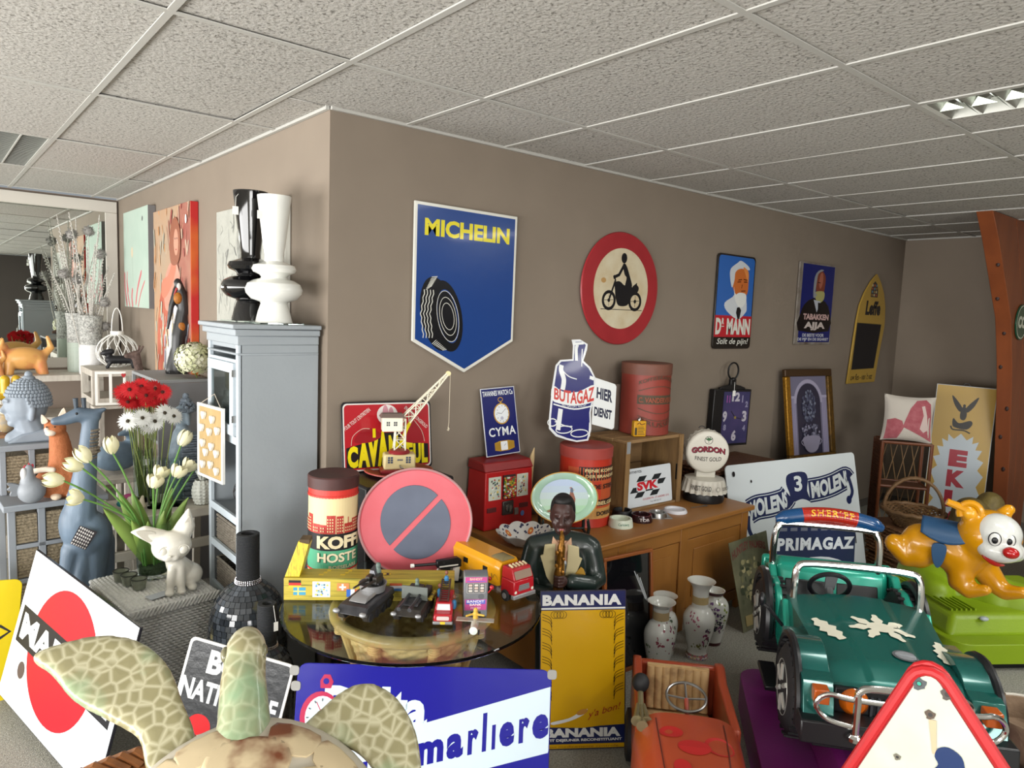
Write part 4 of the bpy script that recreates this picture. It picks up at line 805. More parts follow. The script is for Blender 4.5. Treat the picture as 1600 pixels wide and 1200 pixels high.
def onpx(w, X0, Z0, k, kz=None):   # art in scaled sketch units
    return lambda x, z: ((x - X0) * k, (Z0 - z) * (kz or k))
def tin(loc, lab, r, h, body, lid, label_fn, lidh=.035, rz=0, name='coffee_tin'):
    t = T(name, lab, 'tin', loc, rz); b = MB(); b.lathe([(0, 0), (r, 0), (r + .002, .003), (r, .01), (r, h - lidh), (0, h - lidh)], 56); b.build('body', body, t)
    b = MB(); b.lathe([(r + .004, h - lidh), (r + .005, h - .006), (r + .001, h - .001), (r - .008, h - .003), (0, h - .004)], 56, cap=False); b.build('lid', lid, t)
    a = Art(t, fn=lambda x, z, l: ((r + .0006 + l * .0006) * sin(x / r), -(r + .0006 + l * .0006) * cos(x / r), z))
    def band(x0, x1, z0, z1, m, part='label', l=None):
        n = max(2, int(abs(x1 - x0) / (r * .12)));
        a.l += .1
        ll = a.l
        for i in range(n): a.poly(part, [(x0 + (x1 - x0) * i / n, z0), (x0 + (x1 - x0) * (i + 1) / n, z0), (x0 + (x1 - x0) * (i + 1) / n, z1), (x0 + (x1 - x0) * i / n, z1)], m, ll)
    label_fn(a, band, r, h); a.done(); return t
def kof(a, band, r, h):
    C_ = paint('#d8c596', .5); band(-2.9 * r, 2.9 * r, .02, h - .05, C_); band(-2.9 * r, 2.9 * r, h - .075, h - .05, paint('#c5342c', .4)); band(-2.9 * r, 2.9 * r, .0, .022, paint('#c5342c', .4))
    RB = paint('#a8322b', .5)
    x = -2.6 * r; r_ = random.Random(3)
    while x < 2.5 * r:
        w = r_.uniform(.02, .04); hh = r_.uniform(.03, .075); band(x, x + w, .2, .205 + hh, RB, 'skyline')
        if r_.random() < .4: band(x + w * .4, x + w * .5, .2, .2 + hh + .03, RB, 'skyline')
        for i in range(int(w / .009)):
            for j in range(int(hh / .012)): a.rect('skyline', x + .003 + i * .009, .208 + j * .012, x + .007 + i * .009, .214 + j * .012, C_, 6)
        x += w + r_.uniform(-.003, .004)
    band(-2.9 * r, 2.9 * r, .132, .2, paint('#17171a', .5)); band(-2.9 * r, 2.9 * r, .052, .132, paint('#4fa27d', .5))
    a.text('KOFFIE', -.75 * r, .14, 2.3 * r, .052, paint('#e3d6b0', .5), .05, l=7); a.text('HOSTE', -.7 * r, .083, 1.7 * r, .038, paint('#16211c'), .04, l=6.5); a.text('HOSTE', -.72 * r, .085, 1.7 * r, .038, paint('#e0d6b4', .5), .03, l=7.5); a.text('ROESELARE', -.25 * r, .058, 1.2 * r, .014, paint('#d8cfae'), .02, l=7)
    for k in range(40): a.ell('edging', -2.6 * r + k * .13 * r, h - .078, .008, .005, paint('#c5342c', .4), 5); a.ell('edging', -2.6 * r + k * .13 * r, .05, .008, .004, paint('#c5342c', .4), 5)
tin((-.165, -.42, TZ), 'cream tin with a printed red skyline, green band and dark brown lid', .097, .425, paint('#c5342c', .4), mat('#4a2926', r=.5, var=(12, '#38201f', .3), name='brown_lid'), kof, .05, rz=-.35)
# yellow straw-patterned marble-run box with flags
YB = mat('#b5a23c', r=.45, var=(5, '#5f5f1c', .12, 'noise', .62), coords='Object', stretch=(1.2, 30, 30), name='straw_print'); ang_ = atan2(-.96 + .59, .06 + .45)
t = T('toy_ramp_box', 'long yellow straw-patterned toy box with flags and a raised end', 'toy', (-.425, -.555, TZ), ang_)
b = MB(); b.box((0, 0, 0), (.63, .10, .085)); b.build('box_body', YB, t, bev=.002)
b = MB(); b.hexa([(.0, .012, .085), (.055, .012, .085), (.055, .09, .085), (0, .09, .085)], [(.045, .03, .215), (.085, .03, .205), (.085, .09, .205), (.045, .09, .215)]); b.build('raised_end', mat('#c9b21f', r=.4, var=(5, '#6e661a', .1, 'noise', .6), stretch=(30, 30, 3), name='yellow_straw_print'), t, bev=.002)
b = MB(); b.box((.05, .03, .206), (.085, .085, .222)); b.build('open_end', paint('#4a3a20'), t)
a = Art(t, 0)
def flag(x, z, cols, horiz=True, w=.045, h=.03):
    n = len(cols)
    for i, c in enumerate(cols): a.rect('flag_print', *((x, z + h * (n - 1 - i) / n, x + w, z + h * (n - i) / n) if horiz else (x + w * i / n, z, x + w * (i + 1) / n, z + h)), paint(c, .5))
flag(.018, .047, ('#1c1c1c', '#c03028', '#d8b430')); flag(.035, .02, ('#3f8fb0',)); a.rect('flag_print', .035, .032, .08, .037, paint('#d8cc6a')); a.rect('flag_print', .05, .02, .055, .05, paint('#d8cc6a'))
a.rect('ball_print', .105, .013, .17, .073, paint('#d3dadb', .5)); r_ = random.Random(8)
for k in range(26): a.ell('ball_print', .112 + r_.random() * .05, .02 + r_.random() * .046, .004, .004, paint(r_.choice(['#5b8fc4', '#d5c055', '#57707a', '#8fb4c8'])), n=8)
flag(.195, .038, ('#c9824a',)); a.rect('flag_print', .212, .041, .219, .065, paint('#e5e2d4')); a.rect('flag_print', .203, .049, .228, .056, paint('#e5e2d4'))
flag(.23, .015, ('#2f63b5', '#dfe3e4', '#c05a3a'), False); flag(.39, .04, ('#b8552f', '#c4c6cc', '#3b6ea8')); flag(.475, .04, ('#d9b51e',)); flag(.56, .02, ('#c7a72c', '#9a3a2a')); a.done()
a = Art(t, fn=lambda x, z, l: (x, z, .0855 + l * .0005))
for x in (.12, .2):
    for k in range(3): a.rect('figure_print', x + k * .012 + .003 * (k % 2), .03 + .02 * k, x + .018 + k * .01, .045 + .022 * k, paint('#d3b62a', .5))
a.ell('arrow_print', .37, .05, .022, .012, BLACK); a.ell('arrow_print', .363, .05, .01, .008, paint('#d8b92c')); a.ell('arrow_print', .385, .05, .005, .006, paint('#d8b92c')); a.done()
# no-parking sign
t = lean('no_parking_sign', 'round red and blue no-parking road sign leaning behind the toys', 'sign', (-.105, -.515, TZ + .003), -30, 6)
RS = mat('#b5434c', r=.5, var=(6, '#c4606a', .4), bump=(50, .06), name='faded_red_enamel'); BS = mat('#434a5c', r=.45, var=(9, '#525a6c', .35), name='faded_blue_enamel'); R0 = .232
b = MB().at((R0, 0, R0 * .96), (pi / 2, 0, 0), (1, .96, 1)); b.lathe([(0, 0), (R0, 0), (R0, .008), (R0 - .006, .012), (R0 - .012, .006), (0, .006)], 72); b.build('plate', RS, t)
b = MB().at((R0, 0, R0 * .96), (pi / 2, 0, 0), (1, .96, 1)); b.tube([((R0 - .003) * cos(2 * pi * i / 72), (R0 - .003) * sin(2 * pi * i / 72), .010) for i in range(72)], .005, 6, closed=True); b.build('rolled_rim', mat('#a2797a', r=.45, name='worn_rim'), t)
for s_ in (1, -1):
    pts = []
    for i in range(25):
        a_ = radians(45 if s_ > 0 else -135) + pi * i / 24; pts.append((.15 * cos(a_), .15 * sin(a_)))
    n_ = V((-sin(radians(45)), cos(radians(45)))) * s_; pts = [(p[0] + n_.x * .012, p[1] + n_.y * .012) for p in pts]
    b = MB(); b.prism([(R0 + p[0] * .9, (R0 + p[1]) * .96) for p in pts], -.009, -.004); b.build('blue_field', BS, t, bev=.001)
# black storage box behind, with tray and tin crane
t = T('black_cabinet', 'plain black box cabinet standing behind the no-parking sign', 'cabinet', (.02, -.355, 0)); b = MB(); b.box((0, 0, .02), (.46, .33, 1.02)); b.build('body', mat('#1b191a', r=.4, bump=(90, .05), name='black_laminate'), t, bev=.012); b = MB(); b.box((.02, .02, 0), (.44, .31, .02)); b.build('plinth', BLACK, t)
t = T('metal_tray', 'round dull red metal tray under the tin crane', 'tray', (.285, -.175, 1.02)); b = MB(); b.lathe([(0, .0), (.12, .0), (.15, .013), (.158, .014), (.158, .018), (.145, .017), (.118, .005), (0, .005)], 56, cap=False); b.build('plate', mat('#9c4038', r=.5, var=(9, '#7e342f', .3), name='red_tin'), t); b = MB(); b.tube([(.158 * cos(2 * pi * i / 48), .158 * sin(2 * pi * i / 48), .016) for i in range(48)], .004, 6, closed=True); b.build('rim', mat('#b5524c', r=.4), t)
t = T('toy_crane', 'tin toy crane with a cream lattice jib on a red base', 'toy', (.285, -.175, 1.026), -.42); t.scale = (.98,) * 3
CR = mat('#d6c795', r=.4, name='cream_tin'); CW2 = mat('#d8d2be', r=.4, name='ivory_tin'); DRD = mat('#8e2a30', r=.35, name='dark_red_tin')
b = MB(); b.box((-.09, -.05, 0), (.09, .05, .018)); b.build('base_plate', DRD, t, bev=.004)
b = MB(); b.box((-.075, -.04, .018), (.075, .04, .092)); house = b.build('base_house', CR, t, bev=.008)
a = Art(house, .0405)
for x in (-.045, .04):
    for i in range(2):
        for j in range(3): a.rect('window_print', x - .012 + i * .013, .05 + j * .011, x - .002 + i * .013, .059 + j * .011, paint('#3b4a66', .5))
for x in (-.012, -.003, .006): a.rect('window_print', x, .062, x + .006, .07, paint('#3b4a66', .5))
a.done()
b = MB(); b.tube([(.0, -.04, .04), (.0, -.055, .035), (.012, -.058, .028), (.012, -.07, .028)], .004, 6); b.build('crank', STEEL, t)
b = MB(); b.lathe([(0, .092), (.05, .092), (.052, .1), (.044, .108), (0, .112)], 36); b.build('turntable', DRD, t)
def lattice(p0, p1, w0, w1, n, m_, nm, dn=V((0, 1, 0))):
    p0, p1 = V(p0), V(p1); d = (p1 - p0).normalized(); s1 = d.cross(dn).normalized(); b = MB()
    C4 = lambda u: [p0 + (p1 - p0) * u + (s1 * a_ + dn * c_) * (w0 + (w1 - w0) * u) for a_, c_ in ((-1, -1), (1, -1), (1, 1), (-1, 1))]
    for q in range(4): b.tube([C4(0)[q], C4(1)[q]], .0032, 4)
    for i in range(n):
        A, B = C4(i / n), C4((i + 1) / n)
        for q in range(4): b.tube([A[q], B[(q + 1) % 4]] if i % 2 else [A[(q + 1) % 4], B[q]], .0026, 4); b.tube([B[q], B[(q + 1) % 4]], .0022, 4)
    return b.build(nm, m_, t)
lattice((.0, 0, .11), (0.005, 0, .26), .026, .021, 3, CW2, 'lattice_tower')
lattice((.03, 0, .255), (.225, 0, .475), .022, .005, 7, CW2, 'lattice_jib')
b = MB(); b.box((-.085, -.032, .2), (.012, .032, .268)); cab_ = b.build('cabin', CW2, t, bev=.004)
b = MB(); b.hexa([(-.095, -.04, .268), (.02, -.04, .268), (.02, .04, .268), (-.095, .04, .268)], [(-.085, -.02, .285), (.01, -.02, .285), (.01, .02, .285), (-.085, .02, .285)]); b.build('cabin_roof', mat('#6f5f58', r=.5), t)
a = Art(cab_, .0325)
for x in (-.066, -.032):
    for i in range(2):
        for j in range(2): a.rect('window_print', x + i * .009, .228 + j * .011, x + .007 + i * .009, .237 + j * .011, paint('#2f3640'))
a.done()
b = MB().at((.228, 0, .478), (pi / 2, 0, 0)); b.lathe([(0, -.006), (.012, -.006), (.009, 0), (.012, .006), (0, .006)], 16); b.build('jib_pulley', CR, t)
b = MB(); b.tube([(.238, 0, .475), (.238, 0, .24), (.234, 0, .2)], .001, 4); b.tube([(.234, 0, .215), (.24, 0, .208), (.237, 0, .198), (.23, 0, .203)], .0022, 5); b.build('hoist_line', paint('#c9bfa8'), t)
# CAVA...EUL sign
def panel(t, w, h, m, th=.006, r=.0, name='plate', bev=.002):
    b = MB(); b.prism(rrect(0, 0, w, h, r) if r else [(0, 0), (w, 0), (w, h), (0, h)], -th, 0); return b.build(name, m, t, bev=bev)
t = lean('enamel_sign', 'red enamel sign with fat yellow lettering behind the toy crane', 'sign', (.045, -.075, 1.022), -3, 9, -1.5)
t.scale = (1, 1, 1.07); panel(t, .475, .31, enamel('#1d1c20'), r=.02); a = Art(t, .006)
a.poly('background_print', rrect(.007, .007, .468, .303, .02), enamel('#d9d6d2')); a.poly('background_print', rrect(.013, .013, .462, .297, .018), enamel('#a91d26'))
K_ = enamel('#201a1a'); Yc = enamel('#e0cf16')
a.poly('lettering_shadow', [(.02, .02), (.02, .11), (.15, .135), (.2, .17), (.29, .17), (.33, .12), (.455, .11), (.455, .02)], K_)
for x, w, h, s_ in (('C', .025, .1, 0), ('A', .085, .12, 0), ('V', .13, .15, 0), ('A', .19, .165, 0), ('C', .24, .155, 0), ('R', .29, .13, 0), ('E', .335, .11, 0), ('U', .375, .1, 0), ('L', .42, .095, 0)): pass
for ch, x, w, h in (('C', .026, .052, .095), ('A', .078, .06, .12), ('V', .125, .062, .145), ('A', .178, .06, .155), ('N', .238, .05, .135), ('O', .288, .045, .12), ('E', .332, .036, .1), ('U', .37, .042, .092), ('L', .416, .034, .09)): a.text(ch, x, .022, w, h, Yc, .06)
a.poly('figure_print', spl([(.06, .135), (.1, .185), (.16, .19), (.2, .155), (.14, .13)], 4), enamel('#8e1a22')); a.poly('figure_print', spl([(.3, .15), (.34, .2), (.38, .215), (.43, .16), (.42, .12), (.34, .12)], 4), enamel('#8e1a22'))
a.line('figure_print', spl([(.045, .12), (.055, .16), (.1, .19), (.14, .19)], 5, False), .002, enamel('#d9c9b9')); a.line('figure_print', spl([(.38, .22), (.42, .17), (.435, .12)], 5, False), .002, enamel('#d9c9b9'))
a.ell('figure_print', .235, .25, .055, .045, enamel('#dcd6d2')); a.ell('figure_print', .225, .255, .016, .038, enamel('#c08a95')); a.ell('figure_print', .255, .25, .014, .034, enamel('#c08a95')); a.poly('figure_print', spl([(.31, .14), (.325, .18), (.36, .225), (.372, .222), (.34, .17), (.33, .14)], 4), Yc)
a.rect('figure_print', .155, .15, .17, .19, Yc); a.text('POUR TOUT L\'ENTRETIEN', 0, 0, 1, 1, enamel('#e0dbd4'), .0, f=lambda u, v: (.018 + u * .13 - v * .012, .185 + u * .085 + v * .014)); a.text('ENTRETIEN LONGEROUD', 0, 0, 1, 1, enamel('#e0dbd4'), .0, f=lambda u, v: (.325 + u * .12 + v * .012, .275 - u * .095 + v * .012)); a.done()

# ------------------------------------------------------------ toys on the glass
def wheel(b, c, r, w, ax=(pi / 2, 0, 0)): M0 = b.M.copy(); b.at(c, ax); b.lathe([(0, -w / 2), (r * .8, -w / 2), (r, -w * .3), (r, w * .3), (r * .8, w / 2), (0, w / 2)], 20); b.M = M0
GM = mat('#56565a', r=.35, metal=.5, var=(30, '#2e2e31', .3), name='gunmetal'); GL = mat('#9b9b9c', r=.35, metal=.5, name='pewter'); DK = mat('#232122', r=.45, var=(30, '#3a352e', .3), name='dark_metal')
def tank(loc, rz, lab, kind, sc):
    t = T('toy_tank', lab, 'toy', loc, rz); t.scale = (sc,) * 3     # local +y is the rear
    for x in (-.042, .042):
        b = MB(); w = .022; P_ = [(-.085, .03), (-.07, .008), (.08, .008), (.095, .03), (.085, .042), (-.075, .042)]
        b.prism(P_, x - w / 2, x + w / 2, 'yz'); tr = b.build('track', DK, t, bev=.003)
        for y in (-.06, -.02, .02, .06): b = MB(); wheel(b, (x * 1.28, y, .02), .014, .004, (0, pi / 2, 0)); b.build('road_wheel', GM, t)
    b = MB(); b.hexa([(-.054, -.1, .035), (.054, -.1, .035), (.054, .1, .04), (-.054, .1, .04)], [(-.048, -.075, .055), (.048, -.075, .055), (.05, .095, .062), (-.05, .095, .062)]); b.build('hull', GM if kind == 0 else DK, t, bev=.003)
    for x in (-.046, .046): b = MB(); b.ell((x, -.098, .042), (.012, .009, .008)); b.build('headlamp', GL, t)
    b = MB(); b.hexa([(-.03, -.055, .058), (.03, -.055, .058), (.03, .02, .062), (-.03, .02, .062)], [(-.026, -.04, .068), (.026, -.04, .068), (.026, .02, .072), (-.026, .02, .072)]); b.build('engine_deck', GL if kind == 0 else GM, t, bev=.002)
    if kind == 0:
        b = MB().at((0, .045, 0)); b.lathe([(0.0, .062), (.04, .062), (.042, .075), (.046, .088), (.043, .088), (.036, .07), (0, .07)], 24, cap=False); b.build('turret_ring', GL, t)
        for x in (-.012, .014): b = MB(); b.tube([(x, .06, .098), (x, -.055, .103)], [.005, .003], 8); b.box((x - .007, .03, .088), (x + .007, .075, .11)); b.build('gun_barrel', DK, t)
        figure('gunner', mat('#5f6d66', r=.6), t, [('t', [(.0, .08, .08), (.0, .08, .115)], .011), ('e', (0, .08, .133), (.009, .009, .011))], .003, 2)
        b = MB(); b.hexa([(-.02, .05, .075), (.02, .05, .075), (.02, .09, .08), (-.02, .09, .08)], [(-.02, .06, .12), (-.005, .06, .12), (-.005, .09, .13), (-.02, .09, .13)]); b.build('gun_shield', GM, t)
    else:
        b = MB(); b.box((-.05, .0, .06), (.05, .006, .11)); b.build('gun_shield', mat('#5d625d', r=.5, name='olive_grey'), t, bev=.001)
        for x in (-.02, .02): b = MB(); b.tube([(x, .02, .08), (x, -.115, .072)], [.006, .005], 8); b.tube([(x, -.1, .0725), (x, -.12, .0715)], .008, 8); b.build('gun_barrel', GM, t)
        for x in (-.03, 0, .03): b = MB(); b.box((x - .012, .025, .06), (x + .012, .095, .085)); b.build('stowage_box', DK, t, bev=.002)
        b = MB(); b.tube([(.055, .02, .06), (.055, .08, .065)], .009, 10); b.build('shell_rack', mat('#b0962c', r=.4, var=(90, '#2d2a20', .1)), t); figure('gunner', mat('#5f6d66', r=.6), t, [('t', [(.0, .03, .08), (.0, .03, .11)], .009), ('e', (0, .03, .124), (.008, .008, .009))], .003, 2)
# local -y of each toy points to the viewer's lower left
tank((-.235, -.83, TZ), radians(-38 - 20), 'silvery grey toy tank with twin gun barrels and a gunner, leftmost toy', 0, 1.12)
tank((-.10, -.94, TZ), radians(-38 - 12), 'dark toy tank with a flat shield and two barrels, beside the fire engine', 1, .96)
RD = mat('#a81a24', r=.25, coat=.3, name='red_toy_paint')
t = T('toy_fire_engine', 'small red toy fire engine with a brown ladder and blue firemen', 'toy', (-.01, -1.0, TZ), radians(-38)); t.scale = (1.08,) * 3
b = MB(); b.hexa([(-.03, -.085, .012), (.03, -.085, .012), (.03, .085, .012), (-.03, .085, .012)], [(-.03, -.08, .036), (.03, -.08, .036), (.03, .085, .055), (-.03, .085, .055)]); b.build('body', RD, t, bev=.004)
b = MB(); b.hexa([(-.029, -.055, .036), (.029, -.055, .036), (.029, 0, .036), (-.029, 0, .036)], [(-.025, -.045, .062), (.025, -.045, .062), (.025, -.005, .062), (-.025, -.005, .062)]); b.build('cab', RD, t, bev=.003)
b = MB(); b.hexa([(-.022, -.0545, .04), (.022, -.0545, .04), (.022, -.05, .04), (-.022, -.05, .04)], [(-.02, -.049, .058), (.02, -.049, .058), (.02, -.045, .058), (-.02, -.045, .058)]); b.build('windscreen', paint('#c9cdd0', .2), t)
b = MB(); b.box((-.032, -.09, .006), (.032, -.08, .016)); b.build('front_bumper', GL, t, bev=.002)
a = Art(t, .0855); a.poly('grille_print', rrect(-.02, .019, .02, .032, .004), paint('#c8b8b4', .3)); a.rect('number_plate_print', -.008, .008, .008, .017, paint('#d8b92c'), 11)
a.done()
for x in (-.026, .026):
    for y in (-.055, .055): b = MB(); wheel(b, (x, y, .013), .0135, .012, (0, pi / 2, 0)); b.build('wheel', RUBBER, t); b = MB(); wheel(b, (x * 1.24, y, .013), .007, .002, (0, pi / 2, 0)); b.build('wheel_hub', RD, t)
b = MB()
for x in (-.014, .014): b.tube([(x, -.045, .068), (x, .1, .085)], .003, 5)
for k in range(11): u = k / 10; b.tube([(-.014, -.04 + .135 * u, .0685 + .0155 * u), (.014, -.04 + .135 * u, .0685 + .0155 * u)], .002, 5)
b.build('ladder', mat('#4b3832', r=.4, metal=.3), t)
for x, y, z in ((.032, .0, .022), (-.02, .035, .045), (.0, .09, .07)): f_ = figure('fireman', mat('#3f7fb0', r=.5), t, [('t', [(x, y, z + .006), (x, y, z + .024)], .008)], .002, 2); b = MB(); b.ell((x, y, z + .042), (.006, .006, .008)); b.build('fireman_head', mat('#7a4a38', r=.5), t)
# bandit bank
t = T('toy_slot_machine', 'small grey and pink toy slot machine between fire engine and truck', 'toy', (.035, -1.055, TZ), -.56)
b = MB(); b.prism([(0, 0), (0, .15), (.022, .158), (.05, .158), (.05, 0)], 0, .086, 'yz'); b.build('body', mat('#7a7c80', r=.35, metal=.3, name='silver_plastic'), t, bev=.003)
a = Art(t, .0006); PK = paint('#b84a86', .4)
a.rect('face_print', .004, .128, .082, .148, PK); a.rect('face_print', .01, .131, .076, .134, paint('#5b5fb5')); a.text('BANDIT', .02, .137, .045, .008, paint('#e8dcae'), .0); a.poly('face_print', rrect(.007, .087, .079, .127, .008), GL)
for k in range(3):
    x = .014 + k * .021; a.rect('reel_print', x, .091, x + .017, .124, paint('#25262a'));
    for j in range(3): a.rect('reel_print', x + .002, .093 + j * .0105, x + .015, .101 + j * .0105, paint(('#c9c4ba', '#b8b0aa', '#c0ab9e')[(j + k) % 3]))
a.rect('face_print', .004, .026, .082, .066, PK); a.rect('face_print', .008, .048, .078, .064, paint('#5b5fb5')); a.text('BANDIT', .012, .054, .062, .009, paint('#efe9e4'), .01); a.text('BANK', .022, .042, .042, .009, paint('#efe9e4'), .01); a.text('MONEY', .026, .03, .036, .007, paint('#efd9e4'), .0)
a.ell('coin_cup_print', .062, .076, .011, .01, paint('#5c5e62')); a.rect('slot_print', .026, .004, .062, .02, paint('#26262a')); a.done()
b = MB(); b.tube([(.088, -.0, .09), (.098, -.012, .11)], .0025, 6); b.ell((.098, -.012, .114), .008); b.build('side_lever', RD, t)
# toy biplane with pilot
t = T('toy_plane', 'tiny tin toy aeroplane with a yellow pilot at the table edge', 'toy', (.005, -1.165, TZ), -.75)
b = MB(); b.box((-.065, -.016, .038), (.065, .014, .041)); b.build('wing', mat('#9f9d97', r=.4, var=(30, '#a8744a', .2, 'noise', .6), name='tin_print'), t, bev=.001)
figure('fuselage', mat('#b9b3a8', r=.35, var=(30, '#9d4a3a', .2, 'noise', .6), name='plane_paint'), t, [('t', [(0, -.045, .026), (0, .0, .03), (0, .06, .028)], [.012, .014, .005])], .003, 2)
figure('pilot', mat('#c9a13c', r=.5, name='yellow_clay'), t, [('t', [(0, .005, .04), (0, .005, .06)], .009), ('e', (0, .004, .072), (.008, .008, .009)), ('t', [(-.012, 0, .058), (-.03, -.01, .055)], .004), ('t', [(.012, 0, .058), (.03, -.01, .06)], .004)], .0025, 2)
b = MB(); b.box((-.026, .05, .03), (.026, .062, .032)); b.box((-.001, .05, .03), (.001, .062, .05)); b.build('tail', GL, t); b = MB().at((0, -.058, .026), (pi / 2, 0, 0)); b.lathe([(0, 0), (.014, .001), (0, .004)], 18); b.build('propeller', paint('#cfd6cf', .3), t)
for x in (-.016, .016): b = MB(); wheel(b, (x, -.03, .009), .009, .005, (0, pi / 2, 0)); b.build('wheel', RUBBER, t)
# big yellow and red toy truck: front faces the viewer, body runs back to the left
YT = mat('#d0910f', r=.3, coat=.3, name='yellow_toy_paint')
t = T('toy_truck', 'large toy truck with a red cab and long yellow body at the table edge', 'toy', (.305, -1.075, TZ), radians(2)); t.scale = (1.02,) * 3
b = MB(); b.box((-.056, -.005, .018), (.056, .012, .034)); b.build('bumper', GL, t, bev=.003)
b = MB(); b.hexa([(-.052, .0, .03), (.052, .0, .03), (.052, .075, .03), (-.052, .075, .03)], [(-.05, .002, .085), (.05, .002, .085), (.05, .075, .085), (-.05, .075, .085)]); b.hexa([(-.05, .002, .085), (.05, .002, .085), (.05, .075, .085), (-.05, .075, .085)], [(-.046, .02, .128), (.046, .02, .128), (.046, .075, .128), (-.046, .075, .128)]); b.build('cab', RD, t, bev=.004)
a = Art(t, 0, fn=lambda x, z, l: (x, (.0015 if z < .085 else .0015 + (z - .085) * .42) - .0008 - l * .0005, z))
a.poly('windscreen', rrect(-.042, .09, .042, .118, .004), mat('#8f7b6c', r=.1, name='smoky_screen')); a.poly('grille_print', [(-.032, .034), (-.024, .068), (.024, .068), (.032, .034)], GL)
for k in range(5): a.rect('grille_print', -.026, .037 + k * .006, .026, .039 + k * .006, paint('#6a6a6c'))
for x in (-.042, .042): a.ell('headlight', x, .043, .006, .006, paint('#e2ddd0', .2))
a.done()
for k in range(5): b = MB(); b.tube([(-.034 + k * .017, .03, .130), (-.034 + k * .017, .05, .134)], .004, 8); b.build('roof_horn', paint('#d3c29a', .3), t)
yb = []
b = MB(); sec = [(-.05, .04), (-.056, .06), (-.056, .115), (-.044, .135), (.044, .135), (.056, .115), (.056, .06), (.05, .04)]
def bodyf(u, w):
    i = u * 8; p = sec[int(i) % 8]; q = sec[(int(i) + 1) % 8]; f_ = i - int(i); x = p[0] + (q[0] - p[0]) * f_; z = p[1] + (q[1] - p[1]) * f_; s_ = .88 if w < .04 or w > .96 else 1; return (x * s_, .085 + .33 * w, .085 + (z - .085) * (s_ + .14 * w))
b.grid(bodyf, 32, 26, cu=True); b.add([bodyf(i / 32, 0) for i in range(32)], [tuple(range(32))]); b.add([bodyf(i / 32, 1) for i in range(32)], [tuple(range(32))[::-1]]); b.build('cargo_body', YT, t, ang=50)
b = MB(); b.hexa([(-.035, .09, .134), (.035, .09, .134), (.035, .16, .136), (-.035, .16, .136)], [(-.02, .1, .142), (.02, .1, .142), (.02, .15, .145), (-.02, .15, .145)]); b.build('roof_window', mat('#7d7250', r=.15, name='smoky_plastic'), t, bev=.003)
for y in (.15, .27): b = MB(); b.box((-.0585, y, .08), (-.055, y + .025, .1)); b.build('side_opening', BLACK, t)
a = Art(t, fn=lambda x, z, l: (-.0575 - l * .0005, .085 + x, z)); a.line('scroll_print', spl([(.0, .07), (.02, .085), (.03, .07), (.04, .085), (.035, .06)], 5, False), .002, paint('#5a4a20')); a.done()
for x in (-.05, .05):
    for y in (.045, .16, .34): b = MB(); wheel(b, (x, y, .022), .022, .016, (0, pi / 2, 0)); b.build('wheel', RUBBER, t); b = MB(); wheel(b, (x * 1.17, y, .022), .011, .003, (0, pi / 2, 0)); b.build('wheel_hub', GL, t)
b = MB(); b.ell((-.06, .13, .062), (.006, .008, .008)); b.build('red_button', RD, t)
# black toy gun resting behind the yellow box
t = T('toy_gun', 'black and white toy gun lying behind the slot machine', 'toy', (.17, -.76, TZ + .055), -.25)
b = MB(); b.tube([(-.145, 0, .035), (-.04, 0, .03)], .006, 8); b.build('barrel', BLACK, t); b = MB(); b.tube([(-.155, 0, .0353), (-.143, 0, .035)], .008, 8); b.build('muzzle', WHITE, t)
b = MB(); b.prism([(-.05, .018), (-.05, .044), (.04, .05), (.055, .04), (.055, .01), (-.03, .008)], -.011, .011); b.build('body', BLACK, t, bev=.003); b = MB(); b.prism([(.01, -.045), (.03, .01), (.05, .01), (.045, -.05)], -.008, .008); b.build('grip', WHITE, t, bev=.002)
b = MB(); b.box((-.04, -.013, .018), (.04, -.011, .023)); b.build('side_strip', WHITE, t)
b = MB(); b.tube([(-.04, 0, .01), (-.055, 0, -.02)], .004, 6); b.build('trigger', WHITE, t); b = MB(); b.box((.03, -.012, -.056), (.08, .012, -.05)); b.build('stand_foot', BLACK, t)

# ------------------------------------------------------------ sideboard
OAK = mat('#9a6a34', r=.42, var=(6, '#875624', .4), bump=(40, .08), stretch=(.2, 1, 1), name='oak'); OAKV = mat('#9d6a32', r=.42, var=(6, '#82531f', .4), bump=(40, .08), stretch=(1, 1, .2), name='oak_upright')
t = T('sideboard', 'long oak sideboard loaded with tins, crate and bottle-cap lamp', 'sideboard', (.74, -.70, 0))
b = MB(); b.box((0, 0, .62), (1.81, .61, .65)); b.build('top', OAK, t, bev=.006)
b = MB(); b.box((.05, .04, .06), (1.76, .60, .62)); b.build('carcass', OAKV, t)
for x in (.035, .56, 1.09, 1.705):
    b = MB(); b.box((x, .022, .0), (x + .07, .05, .62)); b.build('stile', OAKV, t, bev=.003)
for z in (.54, .06): b = MB(); b.box((.105, .026, z), (1.705, .05, z + .08 if z > .1 else z + .06)); b.build('rail', OAK, t, bev=.003)
for k, (x0, x1) in enumerate(((.11, .555), (.635, 1.085), (1.165, 1.70))):
    b = MB(); b.box((x0, .03, .125), (x1, .048, .535)); d_ = b.build('door', OAKV, t, bev=.003); b = MB(); b.box((x0 + .06, .024, .185), (x1 - .06, .03, .475)); b.build('door_panel', OAKV, d_, bev=.006)
    b = MB(); b.ell((x1 - .03 if k != 1 else x0 + .03, .018, .34), (.012, .012, .012)); b.build('knob', mat('#6f4a22', r=.4), d_)
